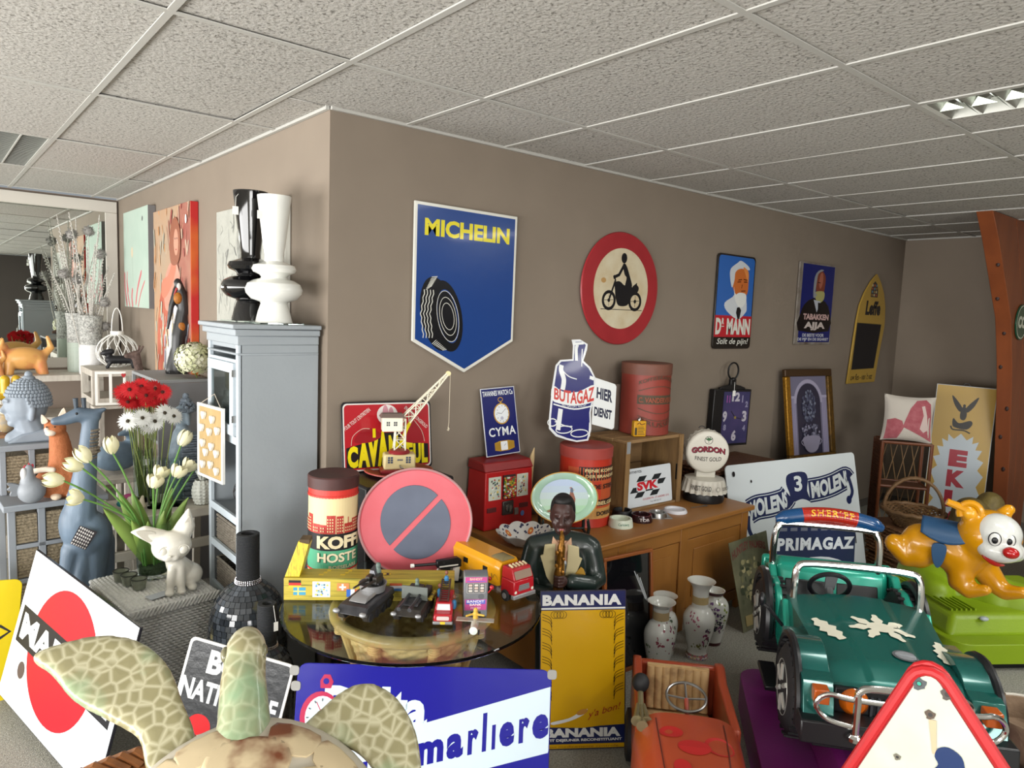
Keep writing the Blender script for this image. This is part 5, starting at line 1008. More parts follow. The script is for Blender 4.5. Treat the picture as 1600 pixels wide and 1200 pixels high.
# gumball machine
GR = mat('#a31519', r=.35, var=(5, '#b3201f', .4), name='red_vending_paint')
t = T('gumball_machine', 'red tabletop vending machine with gumballs and two toy panels', 'vending machine', (.79, -.195, .65), -.03)
b = MB(); b.hexa([(0, 0, 0), (.33, 0, 0), (.33, .17, 0), (0, .17, 0)], [(.01, .012, .31), (.325, .012, .31), (.32, .165, .31), (.01, .165, .31)]); b.build('body', GR, t, bev=.006)
b = MB(); b.hexa([(.004, .006, .31), (.33, .006, .31), (.325, .17, .31), (.004, .17, .31)], [(.006, .03, .355), (.325, .03, .355), (.32, .165, .362), (.006, .165, .362)]); b.build('lid', mat('#8e1a1d', r=.4, var=(9, '#7a1c1c', .3), name='worn_red'), t, bev=.006)
fy = lambda z: .012 * z / .31
for x0, x1 in ((.03, .108), (.218, .292)):
    a = Art(t, fn=lambda x, z, l: (x, fy(z) - .0015 - l * .0006, z)); a.rect('toy_card', x0, .16, x1, .28, paint('#c7ccbd', .3)); r_ = random.Random(int(x0 * 1000))
    for k in range(26): u, v = r_.uniform(x0 + .006, x1 - .016), r_.uniform(.166, .262); a.poly('toy_card', [(u, v), (u + r_.uniform(.006, .014), v + .002), (u + .009, v + r_.uniform(.006, .016)), (u + .001, v + .008)], paint(r_.choice(['#a8373a', '#3f6f55', '#2e3a38', '#d8b649', '#556677', '#e1e3da'])))
    a.line('toy_card', [(x0, .16), (x1, .16), (x1, .28), (x0, .28)], .004, paint('#d5d2c8', .3), closed=True); a.done()
b = MB(); b.box((.122, .002, .155), (.204, .006, .285)); b.build('window_recess', paint('#3a2426'), t); r_ = random.Random(5)
for k in range(88):
    b_ = None; col = r_.choice(['#c8a53a', '#b5322b', '#cfcfc4', '#4d7c42', '#c06a2a', '#a8a030', '#7a2a30']); zz = .164 + (k // 8) * .0105; b = MB(); b.ell((.130 + (k % 8) * .0096 + (.004 if (k // 8) % 2 else 0), r_.uniform(-.001, .003), zz), .0062, n=8, k=6); b.build('gumball', paint(col, .25), t)
b = MB(); b.box((.118, -.006, .07), (.192, .006, .145)); mech = b.build('coin_mechanism', mat('#54504e', r=.35, metal=.7, name='worn_metal'), t, bev=.004)
b = MB().at((.155, -.008, .11), (pi / 2, 0, 0)); b.lathe([(0, 0), (.022, 0), (.02, .006), (0, .008)], 24); b.box((-.006, -.018, .006), (.006, .018, .016)); b.build('turn_knob', STEEL, mech)
b = MB(); b.box((.2, -.004, .062), (.228, .004, .1)); b.build('coin_return', STEEL, t, bev=.002)
for x0 in (.02, .235): b = MB(); b.box((x0, -.001, .095), (x0 + .06, .006, .12)); b.build('slot_plate', paint('#5a1f20'), t, bev=.002)
a = Art(t, .001); a.ell('sticker', .255, .065, .013, .015, paint('#5a7fc0', .4), 5); a.done()
# CYMA sign
t = lean('enamel_sign', 'narrow dark blue watch sign with a gold pocket watch', 'sign', (.878, -.085, 1.014), -4, 9.5, 2.7)
W, Hh = .226, .369; NB = '#1a1f5e'; panel(t, W, Hh, enamel('#c9ccd4'), .004); a = Art(t, .004); WT = enamel('#dfe3e6'); GD = mat('#b98f2c', r=.3, metal=.3, name='gold_print')
a.rect('background_print', .005, .005, W - .005, Hh - .005, enamel(NB)); a.text('TAVANNES WATCH Co', .012, .325, .2, .028, WT, .02)
a.ell('pocket_watch', .125, .225, .053, .058, GD); a.ell('pocket_watch', .125, .225, .046, .051, WT)
for k in range(12): c, s_ = cos(pi * k / 6), sin(pi * k / 6); a.line('pocket_watch', [(.125 + .036 * c, .225 + .04 * s_), (.125 + .042 * c, .225 + .046 * s_)], .003, BLACK, 20)
a.line('pocket_watch', [(.125, .225), (.155, .25)], .002, BLACK); a.line('pocket_watch', [(.125, .225), (.095, .232)], .0025, BLACK); a.ell('pocket_watch', .125, .2, .01, .01, paint('#aaaabb')); a.line('pocket_watch', [(.125 + .016 * cos(i * pi / 4), .302 + .012 * sin(i * pi / 4)) for i in range(8)], .004, GD, closed=True); a.rect('pocket_watch', .12, .28, .13, .292, GD)
a.text('CYMA', .03, .105, .178, .048, WT, .02, sp=1.12); a.poly('wrist_watch', [(.06, .03), (.06, .07), (.095, .078), (.15, .078), (.19, .07), (.19, .032), (.15, .022), (.095, .022)], GD); a.poly('wrist_watch', rrect(.1, .026, .145, .074, .004), WT); a.line('wrist_watch', [(.122, .05), (.135, .06)], .002, BLACK)
for k in range(6): a.line('wrist_watch', [(.064 + k * .006, .034), (.064 + k * .006, .068)], .001, paint('#7a5c1a')); a.line('wrist_watch', [(.154 + k * .006, .034), (.154 + k * .006, .068)], .001, paint('#7a5c1a'))
a.done()
# horn tip behind the machine
t = T('pale_horn', 'pale pointed horn or wood slip sticking up behind the red machine', 'ornament', (1.155, -.12, .65)); b = MB(); b.tube([(.0, 0, 0), (.005, 0, .2), (.02, 0, .34), (.035, 0, .395)], [.022, .02, .015, .002], 10); b.build('body', mat('#c9b083', r=.6, name='horn'), t)
# orange-red coffee tin
def oranje(a, band, r, h):
    O = paint('#b5502a', .5); band(-1.0 * r, 1.25 * r, .06, .33, O); K = paint('#261d1a', .5); band(-.55 * r, 1.25 * r, .262, .335, K); band(-.45 * r, 1.25 * r, .12, .155, K); band(-.45 * r, 1.25 * r, .05, .108, paint('#b88a4c', .5)); band(-.2 * r, .35 * r, .165, .255, paint('#c03a22', .5))
    C_ = paint('#d3bd8a', .5); a.text('FIJNE KOFFIES', -.32 * r, .303, 1.45 * r, .022, C_, .03, l=9); a.text('DER BRANDERIJ', -.3 * r, .272, 1.45 * r, .022, C_, .03, l=9); a.text('DE STER', .0 * r, .215, 1.05 * r, .026, K, .03, l=9); a.text('BELGIE', .2 * r, .127, .9 * r, .02, C_, .03, l=9); a.text('DORINE', .2 * r, .068, .8 * r, .024, K, .03, l=9)
    a.poly('label', [(-.5 * r + .03 * cos(k * pi / 5) * (1 if k % 2 else .45), .27 + .035 * sin(k * pi / 5) * (1 if k % 2 else .45)) for k in range(10)], paint('#b8331f', .5), 8)
tin((1.385, -.335, .65), 'tall orange-red coffee tin with a dark label behind the bird plate', .143, .435, mat('#b3301c', r=.4, var=(4, '#a52a1a', .4), name='orange_red_tin'), mat('#8c332e', r=.55, var=(9, '#9e433a', .4), name='dusty_red_lid'), oranje, .06, rz=-.5)
# BUTAGAZ bottle sign with HIER DIENST plate
t = lean('enamel_sign', 'blue cut-out sign shaped like a gas bottle with a white side plate', 'sign', (1.165, -.27, 1.092), -8, 12, 0)
KX, KZ = .0046, .0038; q_ = lambda x, y: ((x - 851) * KX, (687 - y) * KZ); f_ = lambda L: [q_(700 + x / 4, 520 + y / 4) for x, y in L]
out = f_([(610, 520), (640, 350), (672, 215), (700, 185), (775, 180), (785, 100), (780, 65), (830, 62), (875, 90), (868, 125), (840, 190), (880, 230), (905, 290), (900, 360), (860, 500), (855, 600), (830, 665), (760, 668), (700, 650), (640, 625), (605, 580)])
b = MB(); b.prism(out, -.005, 0); b.build('bottle_plate', enamel('#d7dadd'), t, bev=.001); a = Art(t, .005); NV = enamel('#1a1c66'); WH = enamel('#dfe2e2'); RR = enamel('#c03a33')
inn = f_([(620, 515), (650, 350), (680, 222), (705, 195), (780, 190), (793, 105), (800, 78), (838, 76), (862, 96), (850, 130), (830, 198), (868, 236), (895, 292), (890, 360), (850, 500), (845, 595), (822, 655), (760, 658), (705, 640), (650, 615), (616, 575)])
a.poly('bottle_print', inn, NV)
for L, w in (([(797, 190), (803, 110), (815, 108)], .02), ([(826, 225), (838, 120)], .006), ([(705, 215), (700, 245), (712, 300), (700, 360)], .03), ([(690, 225), (740, 280), (790, 300)], .006), ([(680, 470), (655, 590)], .03), ([(640, 440), (760, 475), (880, 460)], .008), ([(870, 290), (895, 300)], .02), ([(640, 540), (700, 570), (740, 575)], .006), ([(848, 560), (838, 640)], .01), ([(785, 90), (850, 85)], .014)): a.line('bottle_print', spl(f_(L), 5, False), w, WH)
for cx, cy, rx in ((780, 618, .06), (690, 590, .055), (625, 545, .03)): x, z = f_([(cx, cy)])[0]; a.line('bottle_print', [(x + rx * cos(i * pi / 10), z + .02 * sin(i * pi / 10) + .01 * 0) for i in range(20)], .006, WH, closed=True)
a.poly('band_print', spl(f_([(645, 335), (700, 370), (790, 375), (902, 335), (885, 430), (780, 455), (700, 445), (632, 415)]), 3), WH)
P0 = f_([(645, 412), (885, 432), (895, 345), (652, 345)])
a.text('BUTAGAZ', 0, 0, 1, 1, RR, .03, f=lambda u, v: tuple((1 - v) * ((1 - u) * P0[0][i] + u * P0[1][i]) + v * ((1 - u) * P0[3][i] + u * P0[2][i]) - (.022 * sin(pi * u) if i else 0) for i in (0, 1)))
P1 = f_([(690, 455), (835, 465), (835, 450), (690, 440)]); a.text('HET GAS DAT WACHT', 0, 0, 1, 1, WH, .0, f=lambda u, v: tuple((1 - v) * ((1 - u) * P1[0][i] + u * P1[1][i]) + v * ((1 - u) * P1[3][i] + u * P1[2][i]) - (.006 * sin(pi * u) if i else 0) for i in (0, 1))); a.done()
pl = f_([(900, 290), (1030, 335), (1038, 350), (1000, 600), (985, 610), (862, 570)]); b = MB(); b.prism(pl, -.003, .002); b.build('side_plate', WH, t, bev=.001); a = Art(t, .0032)
P2 = f_([(903, 415), (1000, 450), (1010, 375), (912, 350)]); P3 = f_([(878, 520), (985, 552), (995, 495), (886, 465)])
for s_, P_ in (('HIER', P2), ('DIENST', P3)): a.text(s_, 0, 0, 1, 1, enamel('#23263f'), .045, f=lambda u, v, P_=P_: tuple((1 - v) * ((1 - u) * P_[0][i] + u * P_[1][i]) + v * ((1 - u) * P_[3][i] + u * P_[2][i]) for i in (0, 1)))
a.done()
# crate, plank, tins
CRW = mat('#9c7c54', r=.75, var=(7, '#5d452c', .25, 'noise', .6), bump=(40, .4), stretch=(.3, 1, 1), name='old_crate_wood'); CRV = mat('#957448', r=.75, var=(7, '#4f3a26', .25, 'noise', .6), bump=(40, .4), stretch=(1, 1, .3), name='old_crate_wood_upright')
t = T('wooden_crate', 'old wooden crate standing open-side-out with a sign inside', 'crate', (1.675, -.37, .65)); w, d, h = .53, .31, .43
for nm, A, B, m_ in (('side_board', (0, 0, 0), (.02, d, h - .02), CRV), ('side_board', (w - .02, 0, 0), (w, d, h - .02), CRV), ('back_board', (.02, d - .012, .0), (w - .02, d, .2), CRW), ('back_board', (.02, d - .012, .205), (w - .02, d, h - .02), CRW)): b = MB(); b.box(A, B); b.build(nm, m_, t, bev=.002)
for k in range(3): b = MB(); b.box((0, k * d / 3 + .001, h - .02), (w, (k + 1) * d / 3 - .003, h)); b.build('top_board', CRW, t, bev=.003)
b = MB(); b.box((.02, 0, 0), (w - .02, d - .012, .012)); b.build('bottom_board', CRW, t)
for x in (-.004, w - .034): b = MB(); b.box((x, -.01, .0), (x + .038, .0, h)); b.build('corner_batten', CRV, t, bev=.002)
a = Art(t, .0105); a.rect('corner_strap', -.002, h - .075, .03, h - .005, paint('#8c8f93', .4)); a.done()
for x, y in ((-.0006, .15), (w - .0205, -.0)): 
    b = MB(); b.box((x - .001 if x < 0 else x - .001, y, .14), (x + .001 if x < 0 else x + .0, y + .012 if x < 0 else .02, .24)); b.build('handle_slot', BLACK, t)
t = T('wood_plank', 'weathered grey plank standing behind the gas bottle sign', 'plank', (1.905, -.075, 1.082), (0, .06, 0)); b = MB(); b.box((-.02, -.01, 0), (.03, .012, .29)); b.build('plank', mat('#82746a', r=.85, var=(8, '#5a4d44', .3), stretch=(1, 1, .1), name='driftwood'), t, bev=.003)
def koffij(a, band, r, h):
    K = paint('#4c4030', .6); G = paint('#8f4a34', .6)
    band(-.65 * r, 1.1 * r, .19, .245, K)
    a.text('KOFFIEBRANDERIJ', 0, 0, 1, 1, K, .01, f=lambda u, v: ((-.6 + 1.8 * u) * r, .3 + .035 * sin(pi * u) + v * .03), l=8); a.text('C. VANDERVEKEN', -.58 * r, .2, 1.7 * r, .032, G, .03, l=9)
    a.text('BRUSSEL', 0, 0, 1, 1, K, .0, f=lambda u, v: ((-.5 + 1.6 * u) * r, .08 - .03 * sin(pi * u) + v * .03), l=8)
    for z0, s_ in ((.27, 1), (.165, -1), (.12, -1)): a.line('scroll_print', [((-.6 + 1.8 * k / 12) * r, z0 + s_ * .03 * sin(pi * k / 12)) for k in range(13)], .004, K, 7)
tin((2.03, -.20, 1.082), 'tall faded red coffee drum with dark lettering on top of the crate', .152, .435, mat('#8c382b', r=.5, var=(5, '#7a2d24', .4), name='faded_red_tin'), mat('#5f3b30', r=.55, var=(8, '#74493a', .4), name='rusty_lid'), koffij, .07, rz=-.55, name='coffee_drum')
t = T('oil_can', 'tiny yellow rectangular oil can beside the red drum', 'tin', (1.865, -.30, 1.082), -.45); b = MB(); b.box((-.04, -.02, 0), (.04, .02, .095)); b.build('body', mat('#c6921c', r=.35, name='yellow_tin'), t, bev=.006); b = MB(); b.lathe([(0, .095), (.012, .095), (.012, .104), (.008, .112), (0, .112)], 14); b.build('cap', STEEL, t)
a = Art(t, .0205); a.line('label_print', spl([(-.02, .075), (-.005, .085), (.005, .073), (.03, .08)], 4, False), .005, paint('#5d2a1a')); a.rect('label_print', -.034, .01, -.02, .055, paint('#3c3420'));
for k in range(6): a.rect('label_print', -.014, .012 + k * .009, .03 - .004 * (k % 3), .016 + k * .009, paint(('#4b3f20', '#7c5a18')[k % 2]))
a.done()
# SVK sign in the crate
t = lean('enamel_sign', 'small white sign with a chequered flag inside the crate', 'sign', (1.705, -.35, .664), -2, 8, 0); W, Hh = .44, .232; panel(t, W, Hh, enamel('#cdd3d8'), .003, .012); a = Art(t, .003)
g0 = lambda u, v: (.03 + .27 * u + .12 * v, .055 + .125 * v)
for i in range(4):
    for j in range(4):
        if (i + j) % 2: 
            if 0 < j < 3 and .5 < i < 3.5 and j != 3 : pass
            a.poly('flag_print', [g0(i / 4, j / 4), g0((i + 1) / 4, j / 4), g0((i + 1) / 4, (j + 1) / 4), g0(i / 4, (j + 1) / 4)], enamel('#1c2226'))
a.rect('flag_print', .12, .095, .31, .145, enamel('#cdd3d8')); a.text('SVK', .125, .095, .19, .052, enamel('#c0222e'), .06); a.text('pavements', .01, .196, .16, .024, enamel('#22262c'), .005); a.text('GOSSEREYN - ST-ANDRIE 13 K', .17, .034, .24, .012, enamel('#b0303a'), .01); a.text('Tel. 050 66 57', .235, .015, .1, .009, enamel('#3a3a40'), .0); a.done()
# bottle cap lamp
t = T('bottle_cap_lamp', 'white display shaped like two crown bottle caps at the sideboard end', 'display', (2.38, -.43, .65), -.72); CC = mat('#c9c5b9', r=.4, name='cap_white')
def crown(b, r, d, n=21, fl=.16): b.lathe([(0, 0), (r * .86, 0), (r * .95, d * .12), (r, d * .35)], n * 8, cap=False); 
b = MB().at((0, -.05, .315), (-pi / 2, 0, 0)); 
def cf(u, w):
    th = 2 * pi * u; r = .135 * (1 if w < .01 else 1) ; z = 0
    if w < .25: r = .135 * (w / .25) * .9
    elif w < .4: r = .135 * (.9 + .1 * (w - .25) / .15); z = .012 * ((w - .25) / .15) ** 2
    else: q = (w - .4) / .6; r = .135 * (1 + .02 * q + .03 * q * cos(21 * th)); z = .012 + .06 * q
    return (r * cos(th), r * sin(th), z)
b.grid(cf, 252, 20, cu=True); b.build('cap_disc', CC, t, ang=60)
b = MB().at((0, .01, .315), (pi / 2, 0, 0)); b.lathe([(0, 0), (.138, 0), (.138, .01), (0, .01)], 48); b.build('cap_back', mat('#a9a59a', r=.6), t)
a = Art(t, .0505); KK = enamel('#24221f'); a.text('GORDON', 0, 0, 1, 1, KK, .07, f=lambda u, v: (-.105 + .21 * u + .003, .306 + .012 * sin(pi * u) + .037 * v - .003)); a.text('GORDON', 0, 0, 1, 1, enamel('#7c2233'), .05, f=lambda u, v: (-.105 + .21 * u, .306 + .012 * sin(pi * u) + .037 * v)); a.text('FINEST GOLD', 0, 0, 1, 1, KK, .01, f=lambda u, v: (-.08 + .165 * u, .258 + .006 * (2 * u - 1) ** 2 + .026 * v))
a.ell('leaf_emblem', .0, .392, .026, .026, KK); a.ell('leaf_emblem', 0, .392, .023, .023, CC)
for s_ in (-60, -20, 20, 60): a.ell('leaf_emblem', .011 * sin(radians(s_)), .392 + .009 * cos(radians(s_)), .0045, .013, paint('#2f5a34'), rot=-s_)
a.line('leaf_emblem', [(0, .375), (0, .395)], .003, paint('#2f5a34')); a.done()
b = MB(); b.box((-.06, -.03, .15), (.06, .02, .19)); b.build('neck', CC, t, bev=.005)
b = MB()
def cb(u, w):
    th = 2 * pi * u; r = .128 * (.35 + w * .6 if w < .5 else .95 + .05 * (w - .5) * 2 if w < .6 else .97) ; q = max(0, (w - .5) / .5); r += (.014 * q + .009 * q * cos(21 * th)); z = .152 - .008 * w - .085 * q; return (r * cos(th), r * sin(th), z)
b.grid(cb, 252, 20, cu=True); b.add([(.128 * .35 * cos(2 * pi * i / 24), .128 * .35 * sin(2 * pi * i / 24), .152) for i in range(24)], [tuple(range(24))]); b.build('cap_foot', CC, t, ang=60)
b = MB(); b.lathe([(0, 0), (.125, 0), (.13, .02), (.12, .06), (0, .06)], 48); b.build('dark_base', BLACK, t)
a = Art(t, fn=lambda x, z, l: ((.149 + l * .0005 + (.11 - z) * .12) * sin(x / .149), -(.149 + l * .0005 + (.11 - z) * .12) * cos(x / .149), z)); a.text('FINEST GOLD', -.12, .088, .13, .03, KK, .01); a.ell('leaf_emblem', .055, .1, .013, .014, KK); a.ell('leaf_emblem', .055, .1, .011, .012, CC); a.text('GORDON', .09, .09, .08, .02, KK, .01); a.done()
b = MB(); b.tube([(-.03 + .02 * cos(a_), .02, .455 + .015 * sin(a_)) for a_ in [pi * i / 8 for i in range(9)]], .003, 6); b.build('hanging_loop', BLACK, t)
# ashtrays and small dishes
def ashtray(loc, lab, r, h, m_, txt=None, tc_='#2f6f55', notch=True):
    t = T('ashtray', lab, 'ashtray', loc, -.6); b = MB(); b.lathe([(0, 0), (r, 0), (r * 1.0, h * .3), (r * .9, h), (r * .76, h), (r * .7, h * .4), (0, h * .3)], 40, cap=False); b.build('bowl', m_, t)
    if txt: a = Art(t, fn=lambda x, z, l: ((r * (1.02 - .12 * z / h) + .001) * sin(x / r), -(r * (1.02 - .12 * z / h) + .001) * cos(x / r), z)); a.text(txt, -r * .45, h * .3, r * .95, h * .4, paint(tc_), .01); a.done()
    return t
ashtray((1.49, -.52, .65), 'pale green-white round ashtray with green lettering, nearest left', .068, .045, mat('#ccd5c4', r=.3, name='pale_glaze'), 'Carlsberg')
ashtray((1.665, -.52, .65), 'dark maroon round ashtray with pale lettering', .063, .04, mat('#2b1417', r=.15, name='maroon_glass'), 'TOB', '#d8cfcc')
ashtray((1.64, -.40, .65), 'black rubber tyre ashtray half inside the crate opening', .06, .04, mat('#17181a', r=.5))
t = ashtray((1.81, -.52, .65), 'shiny chrome ashtray on a flat square dish', .055, .03, STEEL); b = MB(); b.box((-.075, -.05, 0), (.075, .05, .006)); b.build('square_dish', mat('#8e8c8a', r=.3, metal=.7), t, bev=.002)
ashtray((1.99, -.51, .65), 'flat white china dish at the right of the ashtrays', .07, .018, mat('#cdcdd3', r=.25, name='white_china'))
t = T('small_spoon', 'thin metal spoon lying on the sideboard before the bottle-cap display', 'spoon', (2.13, -.52, .652), -.2); b = MB(); b.tube([(0, 0, .003), (.1, 0, .003)], .0025, 6); b.ell((.115, 0, .004), (.02, .012, .003)); b.build('spoon', STEEL, t)
# oval bird plate on its stand
t = lean('oval_plate', 'oval china plate painted with a pheasant on a dark stand', 'plate', (.955, -.375, .715), -30, 14); a_c = (.18, .13)
b = MB().at((.18, 0, .13), (pi / 2, 0, 0), (1.36, 1, 1)); b.lathe([(0, .0), (.095, .0), (.098, .004), (.128, .014), (.131, .012), (.1, -.006), (0, -.006)], 72); b.build('dish', mat('#a9d3b4', r=.15, coat=.5, var=(1, '#c9d6e6', .06, 'noise'), name='glazed_green'), t, ang=50)
SK = mat('#a9bfe0', r=.15, coat=.5); a = Art(t, .0035, step=.0003)
E_ = lambda r, a0, a1, n=24: [(.18 + r * 1.36 * cos(radians(a0 + (a1 - a0) * i / n)), .13 + r * sin(radians(a0 + (a1 - a0) * i / n))) for i in range(n + 1)]
for k, c in enumerate(('#b9cbe6', '#bccfe0', '#c2d6d8', '#bcdac8', '#b0dab6', '#a5d5a0')):
    z0, z1 = .055 - k * .025, .095 - k * .03; 
    za = math.asin(max(-1, min(1, (.095 - k * .034) / .096))); zb = math.asin(max(-1, min(1, (.095 - (k + 1) * .034) / .096)))
    pts = [(.18 + .096 * 1.36 * cos(q), .13 + .096 * sin(q)) for q in [zb + (za - zb) * i / 6 for i in range(7)]]; pts += [(.36 - x, z) for x, z in pts[::-1]]; a.poly('painted_centre', pts, mat(c, r=.15, coat=.5))
a.poly('pheasant', spl([(.07, .055), (.12, .075), (.17, .1), (.205, .14), (.215, .165), (.225, .165), (.235, .14), (.24, .115), (.225, .08), (.18, .065), (.12, .058)], 4), paint('#8a4d32', .3)); a.ell('pheasant', .222, .168, .009, .013, paint('#55647a', .3)); a.line('pheasant', [(.228, .172), (.238, .168)], .003, paint('#c9b07a')); a.line('pheasant', [(.21, .18), (.222, .182)], .004, paint('#9a3328')); a.line('pheasant', [(.05, .05), (.16, .085)], .006, paint('#8f7a4a')); a.done()
b = MB(); b.tube([(.18 + .1315 * 1.36 * cos(2 * pi * i / 72), -.013, .13 + .1315 * sin(2 * pi * i / 72)) for i in range(72)], .003, 6, closed=True); b.build('gilt_rim', mat('#b98a3c', r=.3, metal=.4), t)
t2 = T('plate_stand', 'dark curled stand holding the oval bird plate', 'stand', (.955, -.375, .65), radians(-30))
for x in (.06, .3): b = MB(); b.tube([(x, .07, .2), (x, .06, .01), (x, -.03, .008), (x, -.045, .05), (x - .005, -.04, .085), (x, -.026, .09)], [.006, .009, .009, .009, .008, .004], 8); b.build('curled_arm', mat('#15201e', r=.4), t2)
b = MB(); b.tube([(.06, .05, .02), (.3, .05, .02)], .006, 8); b.build('cross_bar', mat('#15201e', r=.4), t2)
# scalloped openwork bowl
t = T('scalloped_bowl', 'white scalloped china bowl with dark blue and orange flowers', 'bowl', (.835, -.47, .65)); b = MB()
def bf(u, w):
    th = 2 * pi * u; r = .035 + .095 * w ** .8; s_ = abs(cos(5 * th)); r *= 1 + .07 * w * s_; return (r * cos(th) * 1.1, r * sin(th) * .95, .004 + .065 * w ** 1.4 + .012 * w * s_)
b.grid(bf, 120, 16, cu=True); b.lathe([(0, .0), (.038, 0), (.038, .006), (0, .006)], 30); b.build('bowl_body', mat('#cfccc8', r=.2, coat=.4, name='porcelain'), t, ang=80, solid=.003)
r_ = random.Random(12); a = Art(t, fn=lambda x, z, l: tuple(V(bf(x, z)) + V((0, 0, .0035 + l * .0004)))); PB = paint('#2b3150', .3)
for k in range(70): u, w = r_.random(), r_.uniform(.3, .93); a.ell('painted_leaves', u, w, .008, .05, PB, 1, rot=0, n=8)
for k in range(5): a.ell('painted_flowers', (k + .5) / 5, .55, .022, .17, paint('#c4692c', .3), 2, n=14); a.ell('painted_flowers', (k + .5) / 5, .55, .008, .06, paint('#d8c07a', .3), 3, n=10)
a.done()
a = Art(t, fn=lambda x, z, l: tuple(V(bf(x, z)) + V((cos(2 * pi * x) * (.004 + l * .0003), sin(2 * pi * x) * (.004 + l * .0003), -.003))))
for k in range(40): u, w = r_.random(), r_.uniform(.35, .8); a.ell('outer_leaves', u, w, .006, .04, paint(r_.choice(['#7a2f35', '#4a5a4a', '#8a6a5a']), .3), 1, n=7)
a.done()
# ------------------------------------------------------------ signs on the right wall
def wsign(name, lab, x, z, w, h, m, r=.0, th=.012, yaw=0, roll=0):
    t = lean(name, lab, 'sign', (x, -.008, z), yaw, 0, roll); panel(t, w, h, m, th, r); return t, Art(t, th)
t = lean('enamel_sign', 'large blue shield-shaped sign with yellow letters and a tyre', 'sign', (.434, -.01, 1.47), 0, 0); WB = enamel('#d5d5cc'); BB = enamel('#1c3f80')
b = MB(); b.prism([(.002, .165), (.325, 0), (.652, .165), (.652, .84), (.0, .845)], -.012, 0); b.build('plate', WB, t, bev=.003); a = Art(t, .012)
sh_ = lambda d: [(.002 + d, .165 + d * .6), (.325, d * 1.15), (.652 - d, .165 + d * .6), (.652 - d, .84 - d), (d, .845 - d)]
a.poly('background_print', sh_(.016), BB); a.text('MICHELIN', 0, 0, 1, 1, enamel('#d8cc1f'), .04, f=lambda u, v: (.06 + .54 * u, .685 + .085 * v))
KB = enamel('#15161a'); te = lambda cx, cz, rx, rz, n=36: [(cx + rx * cos(2 * pi * i / n) * cos(.25) - rz * sin(2 * pi * i / n) * sin(.25), cz + rx * cos(2 * pi * i / n) * sin(.25) + rz * sin(2 * pi * i / n) * cos(.25)) for i in range(n)]
a.poly('tyre_print', te(.15, .3, .1, .19), KB); a.poly('tyre_print', te(.205, .29, .095, .185), KB); a.poly('tyre_print', te(.215, .29, .062, .14), BB); a.poly('tyre_print', te(.212, .29, .058, .132), KB)
for r_ in (.8, .6, .42): a.line('tyre_print', te(.213, .29, .075 * r_ + .004, .165 * r_), .003, WB, closed=True)
for k in range(4):
    a.line('tread_print', [(.052 + .018 * k + .006 * (i % 2) + .0035 * abs(i - 6) * .9 - .006, .18 + .02 * i) for i in range(13)], .005, WB)
for k in range(9): a.line('tread_print', [(.075 + k * .004, .42 + .008 * k), (.11 + k * .004, .44 + .006 * k)], .003, WB); a.line('tread_print', [(.12 + k * .008, .15 - .004 * k), (.145 + k * .008, .17 - .006 * k)], .003, WB)
a.done()
t = T('road_sign', 'round red-rimmed no-motorcycles road sign on the brown wall', 'sign', (1.955, -.012, 1.965), (pi / 2, 0, 0)); b = MB(); b.lathe([(0, 0), (.345, 0), (.35, .004), (.345, .012), (0, .012)], 80); b.build('plate', mat('#8f1f26', r=.4, var=(7, '#a32a30', .35), name='red_road_enamel'), t); t.scale = (1.02, 1, 1)
a = Art(t, fn=lambda x, z, l: (x, z, .0125 + l * .0005)); CRM = mat('#cfc6ac', r=.45, var=(9, '#bfae8c', .2), name='cream_enamel'); a.ell('field_print', 0, 0, .248, .25, CRM, n=64)
for x in (-.11, .13): a.line('motorcycle_print', [(x + .052 * cos(2 * pi * i / 24), -.075 + .052 * sin(2 * pi * i / 24)) for i in range(24)], .02, KB, closed=True); a.ell('motorcycle_print', x, -.075, .012, .012, KB); a.line('motorcycle_print', [(x - .04, -.075), (x + .04, -.07)], .003, KB); a.line('motorcycle_print', [(x, -.11), (x, -.04)], .003, KB)
a.poly('motorcycle_print', spl([(-.065, .035), (-.02, .045), (.03, .02), (.1, .015), (.14, .03), (.16, .01), (.145, -.02), (.09, -.05), (.06, -.1), (-.02, -.105), (-.05, -.06), (-.06, -.01)], 4), KB); a.line('motorcycle_print', [(-.11, -.075), (-.06, .05), (-.075, .08)], .014, KB); a.line('motorcycle_print', [(-.18, -.13), (.2, -.13)], .004, KB)
a.poly('rider_print', spl([(.0, .15), (.03, .15), (.07, .08), (.095, .02), (.06, -.0), (.03, .02), (.04, .07), (.02, .09)], 4), KB); a.ell('rider_print', .01, .19, .026, .032, KB); a.line('rider_print', [(.01, .145), (-.03, .085), (-.08, .065)], .02, KB); a.line('rider_print', [(.07, .02), (.01, .01), (.02, -.07)], .026, KB); a.poly('rider_print', [(.1, .02), (.14, .045), (.145, -.01), (.12, -.03)], KB)
a.ell('rust_stain', -.165, .045, .022, .016, mat('#b08a55', r=.7)); a.done()
